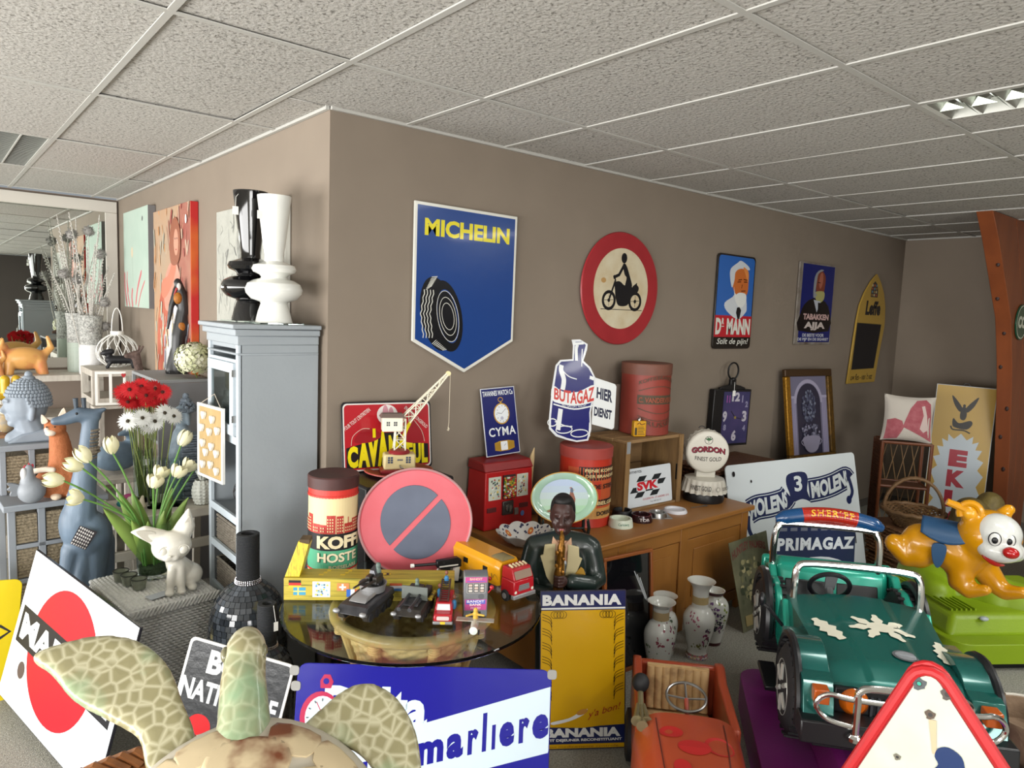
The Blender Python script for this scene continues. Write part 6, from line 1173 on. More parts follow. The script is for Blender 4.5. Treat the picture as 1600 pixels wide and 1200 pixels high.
# DR MANN
t, a = wsign('enamel_sign', 'light blue and red enamel sign with a white-bearded gentleman', 2.975, 1.584, .49, .69, enamel('#26221e'), .03)
a.poly('background_print', rrect(.012, .012, .478, .678, .03), enamel('#2f63b0')); a.rect('background_print', .006, .085, .484, .245, enamel('#b3202c')); a.poly('background_print', rrect(.006, .006, .484, .087, .02), enamel('#161513')); a.rect('background_print', .006, .05, .484, .087, enamel('#161513'))
BL = lambda L: [(x / 300 * .49, .69 - y / 720 * .69) for x, y in L]; HW_ = enamel('#c9cfd4'); SKN = enamel('#c06a33')
a.poly('portrait_print', spl(BL([(70, 370), (130, 320), (160, 280), (230, 300), (250, 400), (240, 440), (180, 490), (90, 430)]), 3), HW_); a.poly('portrait_print', spl(BL([(125, 120), (180, 90), (240, 110), (250, 200), (245, 290), (200, 330), (140, 280), (118, 200)]), 4), SKN)
a.poly('portrait_print', spl(BL([(100, 110), (150, 60), (180, 40), (240, 75), (250, 105), (180, 100), (140, 130), (135, 190), (120, 250), (100, 180)]), 4), HW_); a.poly('portrait_print', spl(BL([(135, 240), (150, 300), (180, 285), (230, 290), (242, 330), (225, 380), (190, 400), (150, 340)]), 4), enamel('#dde0dd')); a.poly('portrait_print', spl(BL([(200, 85), (245, 120), (245, 200), (225, 150)]), 3), enamel('#d98a4a'))
for L in ([(160, 205), (190, 200)], [(212, 200), (240, 198)], [(165, 190), (195, 182)], [(208, 180), (240, 184)], [(195, 272), (230, 268)], [(200, 220), (196, 250)]): a.line('portrait_print', BL(L), .007, enamel('#4a2414'))
a.poly('portrait_print', BL([(170, 400), (190, 395), (205, 420), (195, 490), (180, 490), (165, 440)]), KB); a.text('D', .02, .105, .07, .12, WB, .05); a.text('R', .095, .18, .028, .045, WB, .05); a.line('lettering', [(.095, .165), (.125, .165)], .006, WB); a.text('MANN', .16, .105, .31, .12, WB, .05); a.text('Stilt de pijn!', .04, .022, .40, .055, WB, .01, shear=.35); a.done()
# AJJA
t, a = wsign('enamel_sign', 'dark blue tobacco enamel sign with a bearded man and chipped rim', 4.13, 1.615, .605, .685, mat('#9b9790', r=.5, var=(8, '#5b4c40', .2), name='chipped_white_rim'), .01)
a.rect('background_print', .05, .02, .595, .672, enamel('#1d2468')); BL = lambda L: [((x - 720) / 310 * .605, .685 - (y - 150) / 650 * .685) for x, y in L]
a.poly('portrait_print', spl(BL([(750, 560), (780, 480), (850, 430), (960, 450), (1010, 540), (1010, 690), (740, 690)]), 2), enamel('#1c1718')); a.poly('portrait_print', spl(BL([(870, 230), (910, 205), (945, 250), (945, 340), (930, 400), (880, 390), (862, 300)]), 4), enamel('#7d3f2e')); a.poly('portrait_print', spl(BL([(900, 230), (920, 225), (925, 300), (905, 350), (890, 300)]), 3), enamel('#a86450'))
a.poly('portrait_print', spl(BL([(860, 380), (940, 370), (945, 430), (905, 465), (870, 430)]), 4), enamel('#a8a56a')); a.poly('portrait_print', spl(BL([(850, 260), (890, 200), (925, 200), (880, 230), (870, 300), (865, 380), (880, 400), (850, 420)]), 3), enamel('#8d9296')); a.poly('portrait_print', BL([(855, 440), (920, 450), (890, 540)]), enamel('#b5b9c4')); a.poly('portrait_print', BL([(895, 460), (915, 462), (915, 520), (900, 535)]), KB); a.line('portrait_print', BL([(880, 300), (905, 302)]), .006, KB)
WR = enamel('#c4a3a0'); a.text('TABAKKEN', .11, .21, .44, .05, WR, .05); a.text('AJJA', .135, .12, .36, .072, enamel('#c9bdb8'), .05); a.text('DE BESTE VOOR', .12, .065, .37, .028, enamel('#b9bcc9'), .04); a.text('DE PIJP EN DE SIGARET', .045, .025, .53, .032, enamel('#b9bcc9'), .04); a.done()
# LEFFE board
t = lean('menu_board', 'yellow gothic-arched blackboard sign near the room corner', 'sign', (5.19, -.01, 1.25), 0, 0); t.scale = (.93, 1, .86); YL = enamel('#b08f3f'); out = [(-.06, 0), (.56, .0), (.60, .25), (.68, .62)] + [(.68, .7), (.66, .85), (.60, 1.0), (.50, 1.12), (.40, 1.2), (.28, 1.12), (.15, .98), (.07, .85), (.03, .68)]
b = MB(); b.prism(out, -.015, 0); b.build('plate', YL, t, bev=.003); a = Art(t, .015); a.poly('blackboard', [(.0, .15), (.51, .155), (.60, .65), (.045, .66)], mat('#1f1b1c', r=.7)); a.line('blackboard', [(.0, .15), (.51, .155), (.60, .65), (.045, .66)], .008, enamel('#8a7436'), closed=True)
a.text('Leffe', .20, .745, .34, .16, KB, .05, shear=.1)
a.poly('emblem_print', [(.29, .945), (.45, .945), (.45, 1.03), (.42, 1.09), (.37, 1.12), (.32, 1.09), (.29, 1.03)], enamel('#3a3432'))
for k in range(12): a.rect('emblem_print', .305 + (k % 3) * .045, .955 + (k // 3) * .035, .335 + (k % 3) * .045, .98 + (k // 3) * .035, enamel(('#8a6a3a', '#5c7a86', '#9a4a32', '#c2b084')[(k * 3) % 4]))
a.text('uw fles - van \'t vat', .0, .035, .48, .07, enamel('#3c3320'), .01, shear=.2); a.done()
# wall clock
t = lean('wall_clock', 'black metal hanging clock with a purple face and a ring on top', 'clock', (2.97, -.06, .87), -8, 0, -1.5); t.scale = (1, 1, .9); b = MB(); b.box((0, -.0, 0), (.40, .05, .47)); b.build('case', BLACK, t, bev=.006)
b = MB(); b.prism(spl([(.06, .47), (.12, .5), (.17, .51), (.17, .55), (.2, .565), (.23, .55), (.23, .51), (.28, .5), (.34, .47)], 2), .005, .03); b.build('crest', BLACK, t, bev=.004); b = MB(); b.tube([(.2 + .055 * cos(2 * pi * i / 24), .018, .62 + .068 * sin(2 * pi * i / 24)) for i in range(24)], .007, 8, closed=True); b.ell((.2, .015, .55), .018); b.build('hanging_ring', BLACK, t)
a = Art(t, .001); a.rect('clock_face', .10, .02, .385, .45, mat('#4b3f6b', r=.35, var=(6, '#2b2f55', .3), name='purple_face')); CG = paint('#b7b3bd', .4)
for s_, x, z, w, h in (('12', .19, .37, .085, .075), ('3', .315, .2, .05, .09), ('6', .215, .04, .05, .09), ('9', .105, .2, .045, .09), ('1', .3, .36, .012, .06), ('2', .34, .32, .03, .05), ('8', .12, .13, .03, .05), ('4', .33, .12, .03, .05)): a.text(s_, x, z, w, h, CG if len(s_) > 1 or s_ in '369' else paint('#8d8aa5', .4), .05)
a.text('11', .135, .36, .035, .06, paint('#9a4f9a', .4), .03); a.line('clock_hand', [(.24, .235), (.19, .29)], .007, BLACK); a.line('clock_hand', [(.24, .235), (.33, .22)], .005, BLACK); a.ell('clock_hand', .24, .235, .012, .012, paint('#8a7a3c')); a.done()
b = MB(); b.tube([(.2, -.004, .53), (.2, -.006, .46)], .0015, 4); b.box((.185, -.007, .415), (.215, -.005, .46)); b.build('price_tag', WHITE, t)
t = T('round_sign', 'round dark green sign with a cream letter C on the pine arch', 'sign', (5.49, -1.225, 1.87), (pi / 2, 0, 0)); b = MB(); b.lathe([(0, 0), (.145, 0), (.145, .01), (0, .01)], 48); b.build('plate', enamel('#1f4a35'), t); a = Art(t, fn=lambda x, z, l: (x, z, .0105 + l * .0005)); a.line('letter_print', arc((-.0, 0), .132, 0, 360, 36), .008, enamel('#c9cdbd')); a.text('CC', -.1, -.05, .18, .1, enamel('#c9cdbd'), .06); a.done()

# ------------------------------------------------------------ back right corner
DW = mat('#3f271a', r=.6, var=(40, '#6b452b', .3), bump=(60, .6), name='dark_brown_wicker')
def trunk(loc, w, d, h, lab, rz=0, m_=DW, dz=.022):
    t = T('wicker_chest', lab, 'trunk', loc, rz); b = MB(); b.box((.01, .01, 0), (w - .01, d - .01, h - .04)); weave_box(b, 0, 0, 0, w, d, h - .045, dz, .035, .012, faces='fl'); b.build('woven_body', m_, t)
    b = MB(); b.box((-.01, -.012, h - .04), (w + .01, d, h)); weave_box(b, -.012, -.014, h - .04, w + .012, d, h, .0195, .035, .01, faces='fl'); b.build('lid', m_, t, bev=.004); return t
trunk((2.62, -.36, 0), .7, .32, .80, 'dark brown wicker trunk in the gap right of the sideboard')
trunk((3.36, -.38, 0), 1.05, .34, .66, 'long dark wicker trunk under the gilt-framed picture')
t = lean('framed_picture', 'gilt-framed picture of a flowering urn in a niche', 'picture', (3.90, -.16, .663), -9, 9, 0); W, Hh = .60, .76
GO = mat('#7a5a22', r=.35, metal=.5, var=(30, '#3a2a14', .3), name='shaded_gilt'); GB2 = mat('#b5842a', r=.3, metal=.6, var=(60, '#7a5618', .3), bump=(50, .5), name='lit_gilt')  # one gilt in lit and shaded tones, chosen rail by rail
for A, B, m_ in ((((0, 0), (W, .06)), 0, GO), (((0, Hh - .06), (W, Hh)), 0, mat('#463320', r=.35, metal=.3)), (((0, .06), (.06, Hh - .06)), 0, GB2), (((W - .06, .06), (W, Hh - .06)), 0, GO)): b = MB(); b.box((A[0][0], -.035, A[0][1]), (A[1][0], 0, A[1][1])); b.build('frame_rail', m_, t, bev=.008, seg=3)
a = Art(t, .012); PG = paint('#75708a', .3); a.rect('print', .055, .055, .545, .705, paint('#6c6a80', .3))
for x in (.075, .47): 
    a.rect('print', x, .06, x + .06, .52, paint('#8f8ba6', .3)); a.line('print', [(x + .02, .06), (x + .02, .52)], .005, PG); a.line('print', [(x + .042, .06), (x + .042, .52)], .005, PG); a.rect('print', x - .012, .52, x + .072, .54, paint('#a09cb5', .3))
a.line('print', [(.3 + .17 * cos(pi * i / 16), .48 + .18 * sin(pi * i / 16)) for i in range(17)], .03, paint('#9d99b0', .3)); a.poly('print', [(.15, .06), (.45, .06)] + [(.3 + .15 * cos(pi * i / 16), .48 + .16 * sin(pi * i / 16)) for i in range(17)], paint('#2b2a3c', .3))
r_ = random.Random(21)
for k in range(150): q, w_ = r_.uniform(0, 6.28), sqrt(r_.random()); a.ell('print', .3 + .085 * w_ * cos(q), .45 + .13 * w_ * sin(q), .011, .013, paint(r_.choice(['#5a6075', '#474a62', '#747a8c', '#3b3d52']), .3), n=6)
for k in range(70): a.ell('print', .3 + r_.uniform(-.11, .11), .22 + r_.uniform(-.05, .08), .012, .011, paint(r_.choice(['#6a6c80', '#4c4d62', '#85849a']), .3), n=6)
a.poly('print', spl([(.2, .2), (.21, .12), (.26, .075), (.34, .075), (.39, .12), (.4, .2)], 4), paint('#8a879c', .3)); a.line('print', spl([(.2, .19), (.17, .16), (.2, .13)], 4, False), .008, paint('#8a879c', .3)); a.line('print', spl([(.4, .19), (.43, .16), (.4, .13)], 4, False), .008, paint('#8a879c', .3)); a.done()
# rattan etagere and horse cushion
CANE = mat('#6a3a20', r=.4, coat=.2, name='brown_cane'); t = T('cane_shelf', 'small brown cane shelf with woven sides under the cushion', 'shelf', (4.55, -.62, 0), -.95)
for x in (0, .36):
    for y in (0, .24): b = MB(); b.tube([(x, y, 0), (x, y, .865)], .014, 8); b.build('upright', CANE, t)
for z in (.12, .5, .86):
    b = MB(); b.tube([(0, 0, z), (.36, 0, z), (.36, .24, z), (0, .24, z)], .012, 8, closed=True); b.build('rail', CANE, t); b = MB(); b.box((.01, .01, z - .004), (.35, .23, z + .004)); b.build('shelf_board', mat('#54321f', r=.6), t)
b = MB(); weave_box(b, -.004, .01, .13, .002, .23, .86, .016, .03, .008, faces='l'); b.build('woven_side', mat('#5b3622', r=.6, bump=(60, .5)), t)
b = MB()
for z0 in (.13, .51):
    for k in range(4): x = .03 + k * .08; b.tube([(x, .24, z0), (x + .07, .24, z0 + .34)], .004, 5); b.tube([(x + .07, .24, z0), (x, .24, z0 + .34)], .004, 5)
b.build('lattice_back', mat('#8a6a45', r=.5), t)
t = T('cushion', 'white cushion printed with a red chestnut horse head', 'cushion', (4.52, -.62, .875), (-.06, .02, -.98)); b = MB()
def cu(u, w): x, z = u * 2 - 1, w * 2 - 1; p = (1 - abs(x) ** 3.5) * (1 - abs(z) ** 3.5); k = 1 - .07 * (1 - abs(x) ** 2) * abs(z) ** 4 ; return x * .19 * (1 - .08 * (1 - z * z)), p, z * .19 * (1 - .08 * (1 - x * x)) + .19
b.grid(lambda u, w: (cu(u, w)[0] + .19, -.055 * cu(u, w)[1] ** .6 + .06, cu(u, w)[2]), 24, 24); b.grid(lambda u, w: (cu(u, w)[0] + .19, .055 * cu(u, w)[1] ** .6 + .06, cu(u, w)[2]), 24, 24); b.build('cover', mat('#bdb6ac', r=.9, bump=(60, .3), name='linen'), t, ang=80)
a = Art(t, fn=lambda x, z, l: (lambda c: (c[0] + .19, -.055 * c[1] ** .6 + .0585 - l * .001, c[2]))(cu(x, z)))
def patch(pts, m): 
    tr = tessellate_polygon([[V((p[0], p[1], 0)) for p in pts]]); a.l += .3
    for tr_ in tr:
        A, B, C_ = [V(pts[i]) for i in tr_]; n = 5; f = lambda i, j: a.fn(*(A + (B - A) * (i / n) + (C_ - A) * (j / n)), a.l)
        for i in range(n):
            for j in range(n - i):
                a._put('horse_print', [f(i, j), f(i + 1, j), f(i, j + 1)], [(0, 1, 2)], m)
                if i + j < n - 1: a._put('horse_print', [f(i + 1, j), f(i + 1, j + 1), f(i, j + 1)], [(0, 1, 2)], m)
RH = mat('#94424c', r=.9, var=(25, '#b06a70', .3), name='horse_red'); patch([(.05, .02), (.05, .45), (.2, .5), (.35, .45), (.4, .3), (.97, .04), (.95, .3), (.95, .55), (.9, .85), (.8, .95), (.62, .93), (.5, .75), (.42, .5), (.3, .04)], RH); patch([(.72, .3), (.8, .22), (.9, .3), (.85, .6), (.78, .82), (.72, .8), (.78, .6)], paint('#c4b0aa', .9)); a.done()
# EKLA sign
t = lean('enamel_sign', 'tall ochre sign with a white starburst and black winged figure', 'sign', (5.40, -.66, .02), -66, 5, -1.5); W, Hh = .455, 1.29; panel(t, W, Hh, enamel('#b7bbb9'), .01); a = Art(t, .01); OC = enamel('#b1914a'); a.rect('background_print', .006, .006, W - .006, Hh - .006, OC); SL = enamel('#b6c0c8')
n_ = 44; a.poly('starburst_print', [(.225 + (.2 if i % 2 else .155) * (abs(cos(2 * pi * i / n_)) ** .6) * (1 if cos(2 * pi * i / n_) > 0 else -1), .42 + (.45 if i % 2 else .40) * (abs(sin(2 * pi * i / n_)) ** .8) * (1 if sin(2 * pi * i / n_) > 0 else -1)) for i in range(n_)], SL)
for ch, z in (('E', .575), ('K', .395), ('L', .215), ('A', .03)): a.text(ch, .155, z, .14, .15, enamel('#9c2236'), .07)
KM = enamel('#1c1a1c')
for s_ in (-1, 1): a.poly('emblem_print', spl([(.225 + s_ * .012, 1.09), (.225 + s_ * .03, 1.06), (.225 + s_ * .075, 1.12), (.225 + s_ * .1, 1.2), (.225 + s_ * .05, 1.15)], 4), KM)
a.ell('emblem_print', .225, 1.115, .011, .014, KM); a.poly('emblem_print', spl([(.21, 1.1), (.24, 1.1), (.25, 1.03), (.235, .99), (.205, 1.0), (.2, 1.05)], 4), KM); a.poly('emblem_print', spl([(.155, 1.0), (.2, .96), (.28, .99), (.3, .96), (.26, .91), (.17, .92), (.15, .95)], 4), KM); a.line('emblem_print', spl([(.14, .93), (.16, .9), (.24, .9), (.29, .88)], 4, False), .012, KM); a.done()
b = MB(); b.tube([(.2, .0, Hh), (.21, 0, Hh + .02), (.24, 0, Hh + .02), (.25, 0, Hh)], .004, 6); b.build('hanging_hook', BLACK, t)
# wicker trunks, handled basket
WB2 = mat('#5a3a26', r=.6, var=(40, '#86603f', .3), bump=(50, .6), name='brown_willow'); trunk((3.76, -1.18, 0), .66, .42, .18, 'large brown willow trunk under the handled basket, lower', -.5, WB2, .024); trunk((3.79, -1.16, .18), .60, .4, .19, 'brown willow trunk stacked on the lower one, upper', -.45, WB2, .024)
t = T('handled_basket', 'shallow round brown wicker basket with a hooped handle', 'basket', (4.0, -1.09, .375), .5); LB2 = mat('#7d5f3e', r=.6, var=(50, '#5a4028', .3), name='pale_willow'); b = MB()
for k in range(11):
    u = k / 10; r = .11 + .085 * u; z = .01 + .10 * u; b.tube([(r * cos(2 * pi * i / 48) + 0, r * sin(2 * pi * i / 48), z + .004 * (1 if (i + k) % 2 else -1)) for i in range(48)], .0065, 5, closed=True)
b.lathe([(0, .0), (.11, .0), (.11, .012), (0, .012)], 32); b.build('woven_body', LB2, t); b = MB(); b.tube([(.2 * cos(2 * pi * i / 48), .2 * sin(2 * pi * i / 48), .115 + .004 * sin(i * 2.0)) for i in range(48)], .015, 8, closed=True); b.build('braided_rim', LB2, t); b = MB()
for o_ in (-.01, .01): b.tube([(o_ + .02 * 0, .19 * cos(pi * i / 14), .11 + .24 * sin(pi * i / 14)) for i in range(15)], .011, 8)
b.build('hoop_handle', LB2, t)
t = T('paper_scrap', 'crumpled cream paper lying low among the trunks behind the green car', 'paper', (3.12, -1.34, .24), .4); b = MB(); b.grid(lambda u, w: (.12 * u, .1 * w, .012 + .02 * sin(9 * u + 4 * w) * cos(7 * w)), 9, 8); b.build('sheet', paint('#b9b39a', .8), t)
bpy.data.objects['paper_scrap'].location = (3.52, -1.18, .03)
# 3 MOLENS sign
t = lean('enamel_sign', 'large white sign with windmills and a dark blue ribbon', 'sign', (2.58, -.60, .0), -15, 12, 1.5); W, Hh = 1.21, .86; panel(t, W, Hh, enamel('#c9d0d3'), .01, .03); a = Art(t, .01); NB = enamel('#20284e'); WL = enamel('#c9d0d3'); RL = enamel('#a02838')
GX, GZ = W / 870 , Hh / 760   # sketch grid
S = lambda L: [(x * W, z * Hh) for x, z in L]
def ribbon(P_, w_, n=5): a.line('ribbon_print', spl(S(P_), n, False), w_, NB); a.line('ribbon_print', spl(S(P_), n, False), w_ - .022, WL); a.line('ribbon_print', spl(S(P_), n, False), w_ - .032, NB)
a.poly('ribbon_print', spl(S([(.45, .71), (.43, .8), (.44, .87), (.5, .89), (.58, .88), (.6, .82), (.585, .73), (.61, .64), (.57, .66), (.53, .67), (.47, .65), (.43, .62)]), 3), NB); a.poly('ribbon_print', spl(S([(.47, .55), (.475, .62), (.52, .64), (.57, .61), (.575, .55)]), 3), WL)
RB_ = [(.14, .63), (.2, .655), (.3, .66), (.4, .68), (.44, .72)]; RC_ = [(.6, .73), (.7, .735), (.8, .755), (.9, .79), (.92, .775)]
ribbon(RB_, .17); ribbon(RC_, .17)
a.line('ribbon_print', spl(S([(.13, .6), (.125, .5), (.15, .42)]), 4, False), .03, NB); a.ell('ribbon_print', .165 * W, .42 * Hh, .03, .035, NB); a.line('ribbon_print', spl(S([(.93, .8), (.95, .68), (.925, .62)]), 4, False), .03, NB); a.ell('ribbon_print', .915 * W, .61 * Hh, .026, .03, NB)
a.text('3', .49 * W, .735 * Hh, .06 * W, .125 * Hh, WL, .03)
def along(P_, h_):
    Q = spl(S(P_), 8, False)
    def f(u, v):
        s_ = (.06 + .8 * u) * (len(Q) - 1); i = min(int(s_), len(Q) - 2); t_ = s_ - i; x = Q[i][0] + (Q[i+1][0] - Q[i][0]) * t_; z = Q[i][1] + (Q[i+1][1] - Q[i][1]) * t_; return (x, z + (v - .5) * h_)
    return f
a.text('MOLENS', 0, 0, 1, 1, WL, .05, f=along(RB_, .115)); a.text('MOLENS', 0, 0, 1, 1, WL, .05, f=along(RC_, .115))
for cx in (.4, .62, .8):
    a.poly('windmill_print', S([(cx - .03, .3), (cx + .05, .3), (cx + .025, .42), (cx + .01, .46), (cx - .01, .42)]), NB)
    for q in (35, 125, 215, 305):
        c, s_ = cos(radians(q)), sin(radians(q)); o = (cx * W, .42 * Hh); 
        a.line('windmill_print', [(o[0], o[1]), (o[0] + .14 * c, o[1] + .14 * s_)], .004, NB); a.line('windmill_print', [(o[0] + .02 * -s_, o[1] + .02 * c), (o[0] + .14 * c - .02 * s_, o[1] + .14 * s_ + .02 * c)], .003, NB)
        for k in range(7): a.line('windmill_print', [(o[0] + .02 * k * c, o[1] + .02 * k * s_), (o[0] + .02 * k * c - .02 * s_, o[1] + .02 * k * s_ + .02 * c)], .002, NB)
a.text('PUDDING', .04 * W, .24 * Hh, .26 * W, .075 * Hh, RL, .03); a.text('HAVERMOUT', .73 * W, .375 * Hh, .25 * W, .075 * Hh, RL, .03); a.text('c', .2 * W, .08 * Hh, .03, .03, NB, .02); a.ell('chip', .05 * W, .93 * Hh, .012, .018, KM); a.ell('chip', .17 * W, .86 * Hh, .006, .01, KM); a.line('ribbon_print', S([(.93, .25), (.93, .33)]), .008, KM); a.done()
# PRIMAGAZ
t = lean('enamel_sign', 'navy sign with white letters behind the green ride-on car', 'sign', (2.30, -1.00, .0), -20, 6, -3); W, Hh = .60, .655; panel(t, W, Hh, enamel('#1b2647'), .008); a = Art(t, .008); a.text('PRIMAGAZ', .012, .475, .58, .075, enamel('#c7cdd3'), .05, sp=1.15)
for k in range(7): a.rect('badge_print', .03 + k * .075, .59, .08 + k * .075, .61, enamel('#5f6470'))
a.poly('wave_print', spl([(.05, .36), (.2, .425), (.4, .43), (.56, .38), (.4, .4), (.2, .39)], 3), enamel('#c7cdd3')); a.done()
# Huntley sign
t = lean('tin_sign', 'old brown-green tin sign with a faded picture leaning on the sideboard', 'sign', (2.125, -.905, 0), -4, 13, 0); W, Hh = .37, .54; b = MB(); b.prism([(.04, -.0), (W, .03), (W, Hh), (0, Hh - .02)], -.003, 0); b.build('plate', mat('#77745a', r=.5, var=(5, '#3f4432', .2), name='aged_print'), t); a = Art(t, .003)
a.text('HUNTLEY', 0, 0, 1, 1, paint('#5f2f2a'), .04, f=lambda u, v: (.02 + .16 * u, .415 + .045 * sin(pi * u * .5) + v * .05)); a.text('PALMERS', 0, 0, 1, 1, paint('#5f2f2a'), .04, f=lambda u, v: (.19 + .15 * u, .46 - .03 * u * u + v * .045)); r_ = random.Random(31)
for k in range(80): u, v = r_.uniform(.07, .3), r_.uniform(.14, .4); a.ell('faded_print', u, v, r_.uniform(.006, .02), r_.uniform(.006, .02), paint(r_.choice(['#8f8a64', '#4a4e38', '#a39a72', '#38402e', '#6f6d4c']), .5), n=9)
a.text('BISCUITS', .2, .08, .15, .045, KM, .02); a.rect('faded_print', .07, .03, .16, .09, paint('#97875a', .5)); a.done()

# ------------------------------------------------------------ four china vases on the carpet
CH = mat('#c5c6c0', r=.12, coat=.5, name='white_porcelain')
def china(loc, lab, prof, bands, seed, cols, foot=None, sc=1):
    t = T('china_vase', lab, 'vase', loc, -.65); P_ = spl(prof, 5, False); b = MB(); b.lathe(P_ + [(P_[-1][0] - .006, P_[-1][1]), (P_[-1][0] * .6, P_[-1][1] - .03), (.0, P_[-1][1] - .06)], 48, cap=False); b.build('body', CH, t, ang=60)
    def rad(z):
        for (r0, z0), (r1, z1) in zip(P_, P_[1:]):
            if z0 <= z <= z1: return r0 + (r1 - r0) * (z - z0) / max(1e-6, z1 - z0)
        return P_[-1][0]
    a = Art(t, fn=lambda x, z, l: ((rad(z) + .0008 + l * .0002) * sin(x), -(rad(z) + .0008 + l * .0002) * cos(x), z)); r_ = random.Random(seed)
    for z0, z1, c in bands:
        for i in range(40): q = -pi + i * pi / 20; a.poly('painted_band', [(q, z0), (q + pi / 20, z0), (q + pi / 20, z1), (q, z1)], paint(c, .25), .5)
        for i in range(46): a.ell('painted_band', r_.uniform(-2, 2), r_.uniform(z0, z1), .09, .004, paint(r_.choice(['#9a5a6a', '#5d7a5a', '#c9b07a', '#5a5f8a']), .25), 1, n=6)
    for c, x0, z0, sx, sz, n in cols:
        for k in range(n): a.ell('painted_scene', x0 + r_.gauss(0, sx), z0 + r_.gauss(0, sz), r_.uniform(.03, .1), r_.uniform(.003, .009), paint(c, .25), 1 + k * .02, rot=r_.uniform(0, 180) if 0 else 0, n=7)
    a.done()
    if foot: b = MB(); b.lathe([(rad(.0) + .001, 0), (rad(.02) + .0015, .02)], 40, cap=False); b.lathe([(rad(P_[-1][1]) + .001, P_[-1][1] - .002), (rad(P_[-1][1] - .02) + .0015, P_[-1][1] - .022)], 40, cap=False); b.build('maroon_rings', paint('#4a1c22', .3), t)
    return t
pv = [(.055, 0), (.055, .01), (.062, .05), (.078, .13), (.08, .19), (.06, .235), (.043, .255), (.042, .31), (.048, .33), (.072, .352)]
china((1.44, -.865, 0), 'flared white china vase with pink blossom, leftmost of the four', pv, [(.262, .305, '#a58f6a')], 1, [('#8a4a55', -.2, .17, .25, .03, 16), ('#7a3f5a', .8, .15, .2, .04, 20), ('#5a6a4a', -.9, .12, .2, .03, 8)])
china((1.575, -.785, 0), 'flared white china vase with a seated figure, second from the left', [(r * .93, z * .93) for r, z in [(.06, 0), (.066, .02), (.075, .1), (.08, .19), (.065, .24), (.045, .26), (.043, .31), (.05, .33), (.07, .35)]], [(.25, .285, '#b58f86')], 2, [('#4a5a48', .2, .16, .3, .03, 22), ('#8a5a86', 0, .07, .2, .015, 12), ('#7a6a3a', .3, .05, .3, .01, 12), ('#5f6f8a', .6, .1, .1, .03, 10)])
china((1.705, -.915, 0), 'tallest white china vase with standing ladies, third from the left', [(.056, 0), (.058, .01), (.05, .04), (.062, .09), (.08, .17), (.083, .225), (.06, .265), (.043, .285), (.042, .345), (.048, .385), (.074, .42)], [(.30, .34, '#a9956a'), (.006, .028, '#a56a6a')], 3, [('#9a5a6a', -.7, .22, .25, .03, 14), ('#7a3a5a', .25, .14, .1, .02, 14), ('#4a3a4a', .2, .18, .08, .008, 8), ('#6a6a3a', -.1, .08, .35, .008, 16), ('#3a4a3a', .5, .12, .1, .03, 10)])
china((1.91, -.865, 0), 'small round-bodied vase with flowers and maroon rings, rightmost', [(.05, 0), (.055, .02), (.07, .1), (.083, .19), (.075, .24), (.05, .268), (.046, .285), (.058, .305)], [], 4, [('#6a4a7a', -.3, .21, .25, .03, 16), ('#7a8a3a', .5, .2, .2, .04, 18), ('#2a2f3a', .1, .15, .3, .04, 30), ('#7a4a72', .2, .12, .2, .02, 10)], foot=True)

# ------------------------------------------------------------ leaning dark picture, BANANIA sign and the saxophone player
t = lean('framed_mirror', 'dark glossy picture in a thin orange-brown wooden frame behind the figure', 'picture', (1.12, -.775, .0), -4, 6, -1); W, Hh = .35, .60
for A, B in (((0, 0), (W, .018)), ((0, Hh - .018), (W, Hh)), ((0, .018), (.018, Hh - .018)), ((W - .018, .018), (W, Hh - .018))): b = MB(); b.box((A[0], -.02, A[1]), (B[0], 0, B[1])); b.build('frame_rail', mat('#8a4e26', r=.35, name='orange_wood'), t, bev=.003)
b = MB(); b.box((.018, -.008, .018), (W - .018, -.003, Hh - .018)); b.build('dark_glass', mat('#101013', r=.05, coat=.6, name='dark_glass'), t); a = Art(t, .009)
for k in range(3): a.line('white_print', [(.22 + .02 * k, .5 - .02 * k), (.30 + .01 * k, .34 - .01 * k)], .005, paint('#b9bcc0', .3))
a.done()
t = lean('enamel_sign', 'yellow and navy enamel sign leaning before the saxophone statue', 'sign', (.478, -1.015, 0), -36, 5.5, 1.5); W, Hh = .36, .66; panel(t, W, Hh, enamel('#2a2838'), .006, .004); a = Art(t, .006); YB2 = enamel('#c79a0c'); NV = enamel('#1c2450'); WT2 = enamel('#d6d8d6')
a.rect('background_print', .004, .004, W - .004, Hh - .004, YB2); a.rect('background_print', .004, Hh - .082, W - .004, Hh - .004, NV); a.rect('background_print', .004, Hh - .078, W - .004, Hh - .071, WT2); a.poly('background_print', [(.004, .022), (W - .004, .022), (W - .004, .1), (.25, .095), (.18, .088), (.004, .095)], NV)
a.text('BANANIA', .01, Hh - .062, W - .03, .045, WT2, .055, sp=1.1); a.text('BANANIA', .02, .05, W - .04, .038, WT2, .055); a.text('PETIT DEJEUNER RECONSTITUANT', .012, .03, W - .026, .014, WT2, .04); a.text('non medicamente controle', .03, .007, W - .06, .009, enamel('#7a4a10'), .0, shear=.3)
KO = enamel('#2a2108')
for side in (0, 1):
    for k in range(6):
        x0 = .03 if side == 0 else W - .03; sg = 1 if side == 0 else -1; z0 = .54 - k * .058
        for j in range(3): a.line('banana_border', spl([(x0 - sg * .02, z0 + .012 * j), (x0 + sg * .012, z0 - .015 + .012 * j), (x0 + sg * .02, z0 - .045 + .014 * j)], 4, False), .0022, KO)
    for j in range(4): a.line('banana_border', [((.06 + .012 * j if side == 0 else W - .06 - .012 * j) + .015 * cos(pi * i / 6), .56 + .015 * sin(pi * i / 6)) for i in range(13)], .0018, KO)
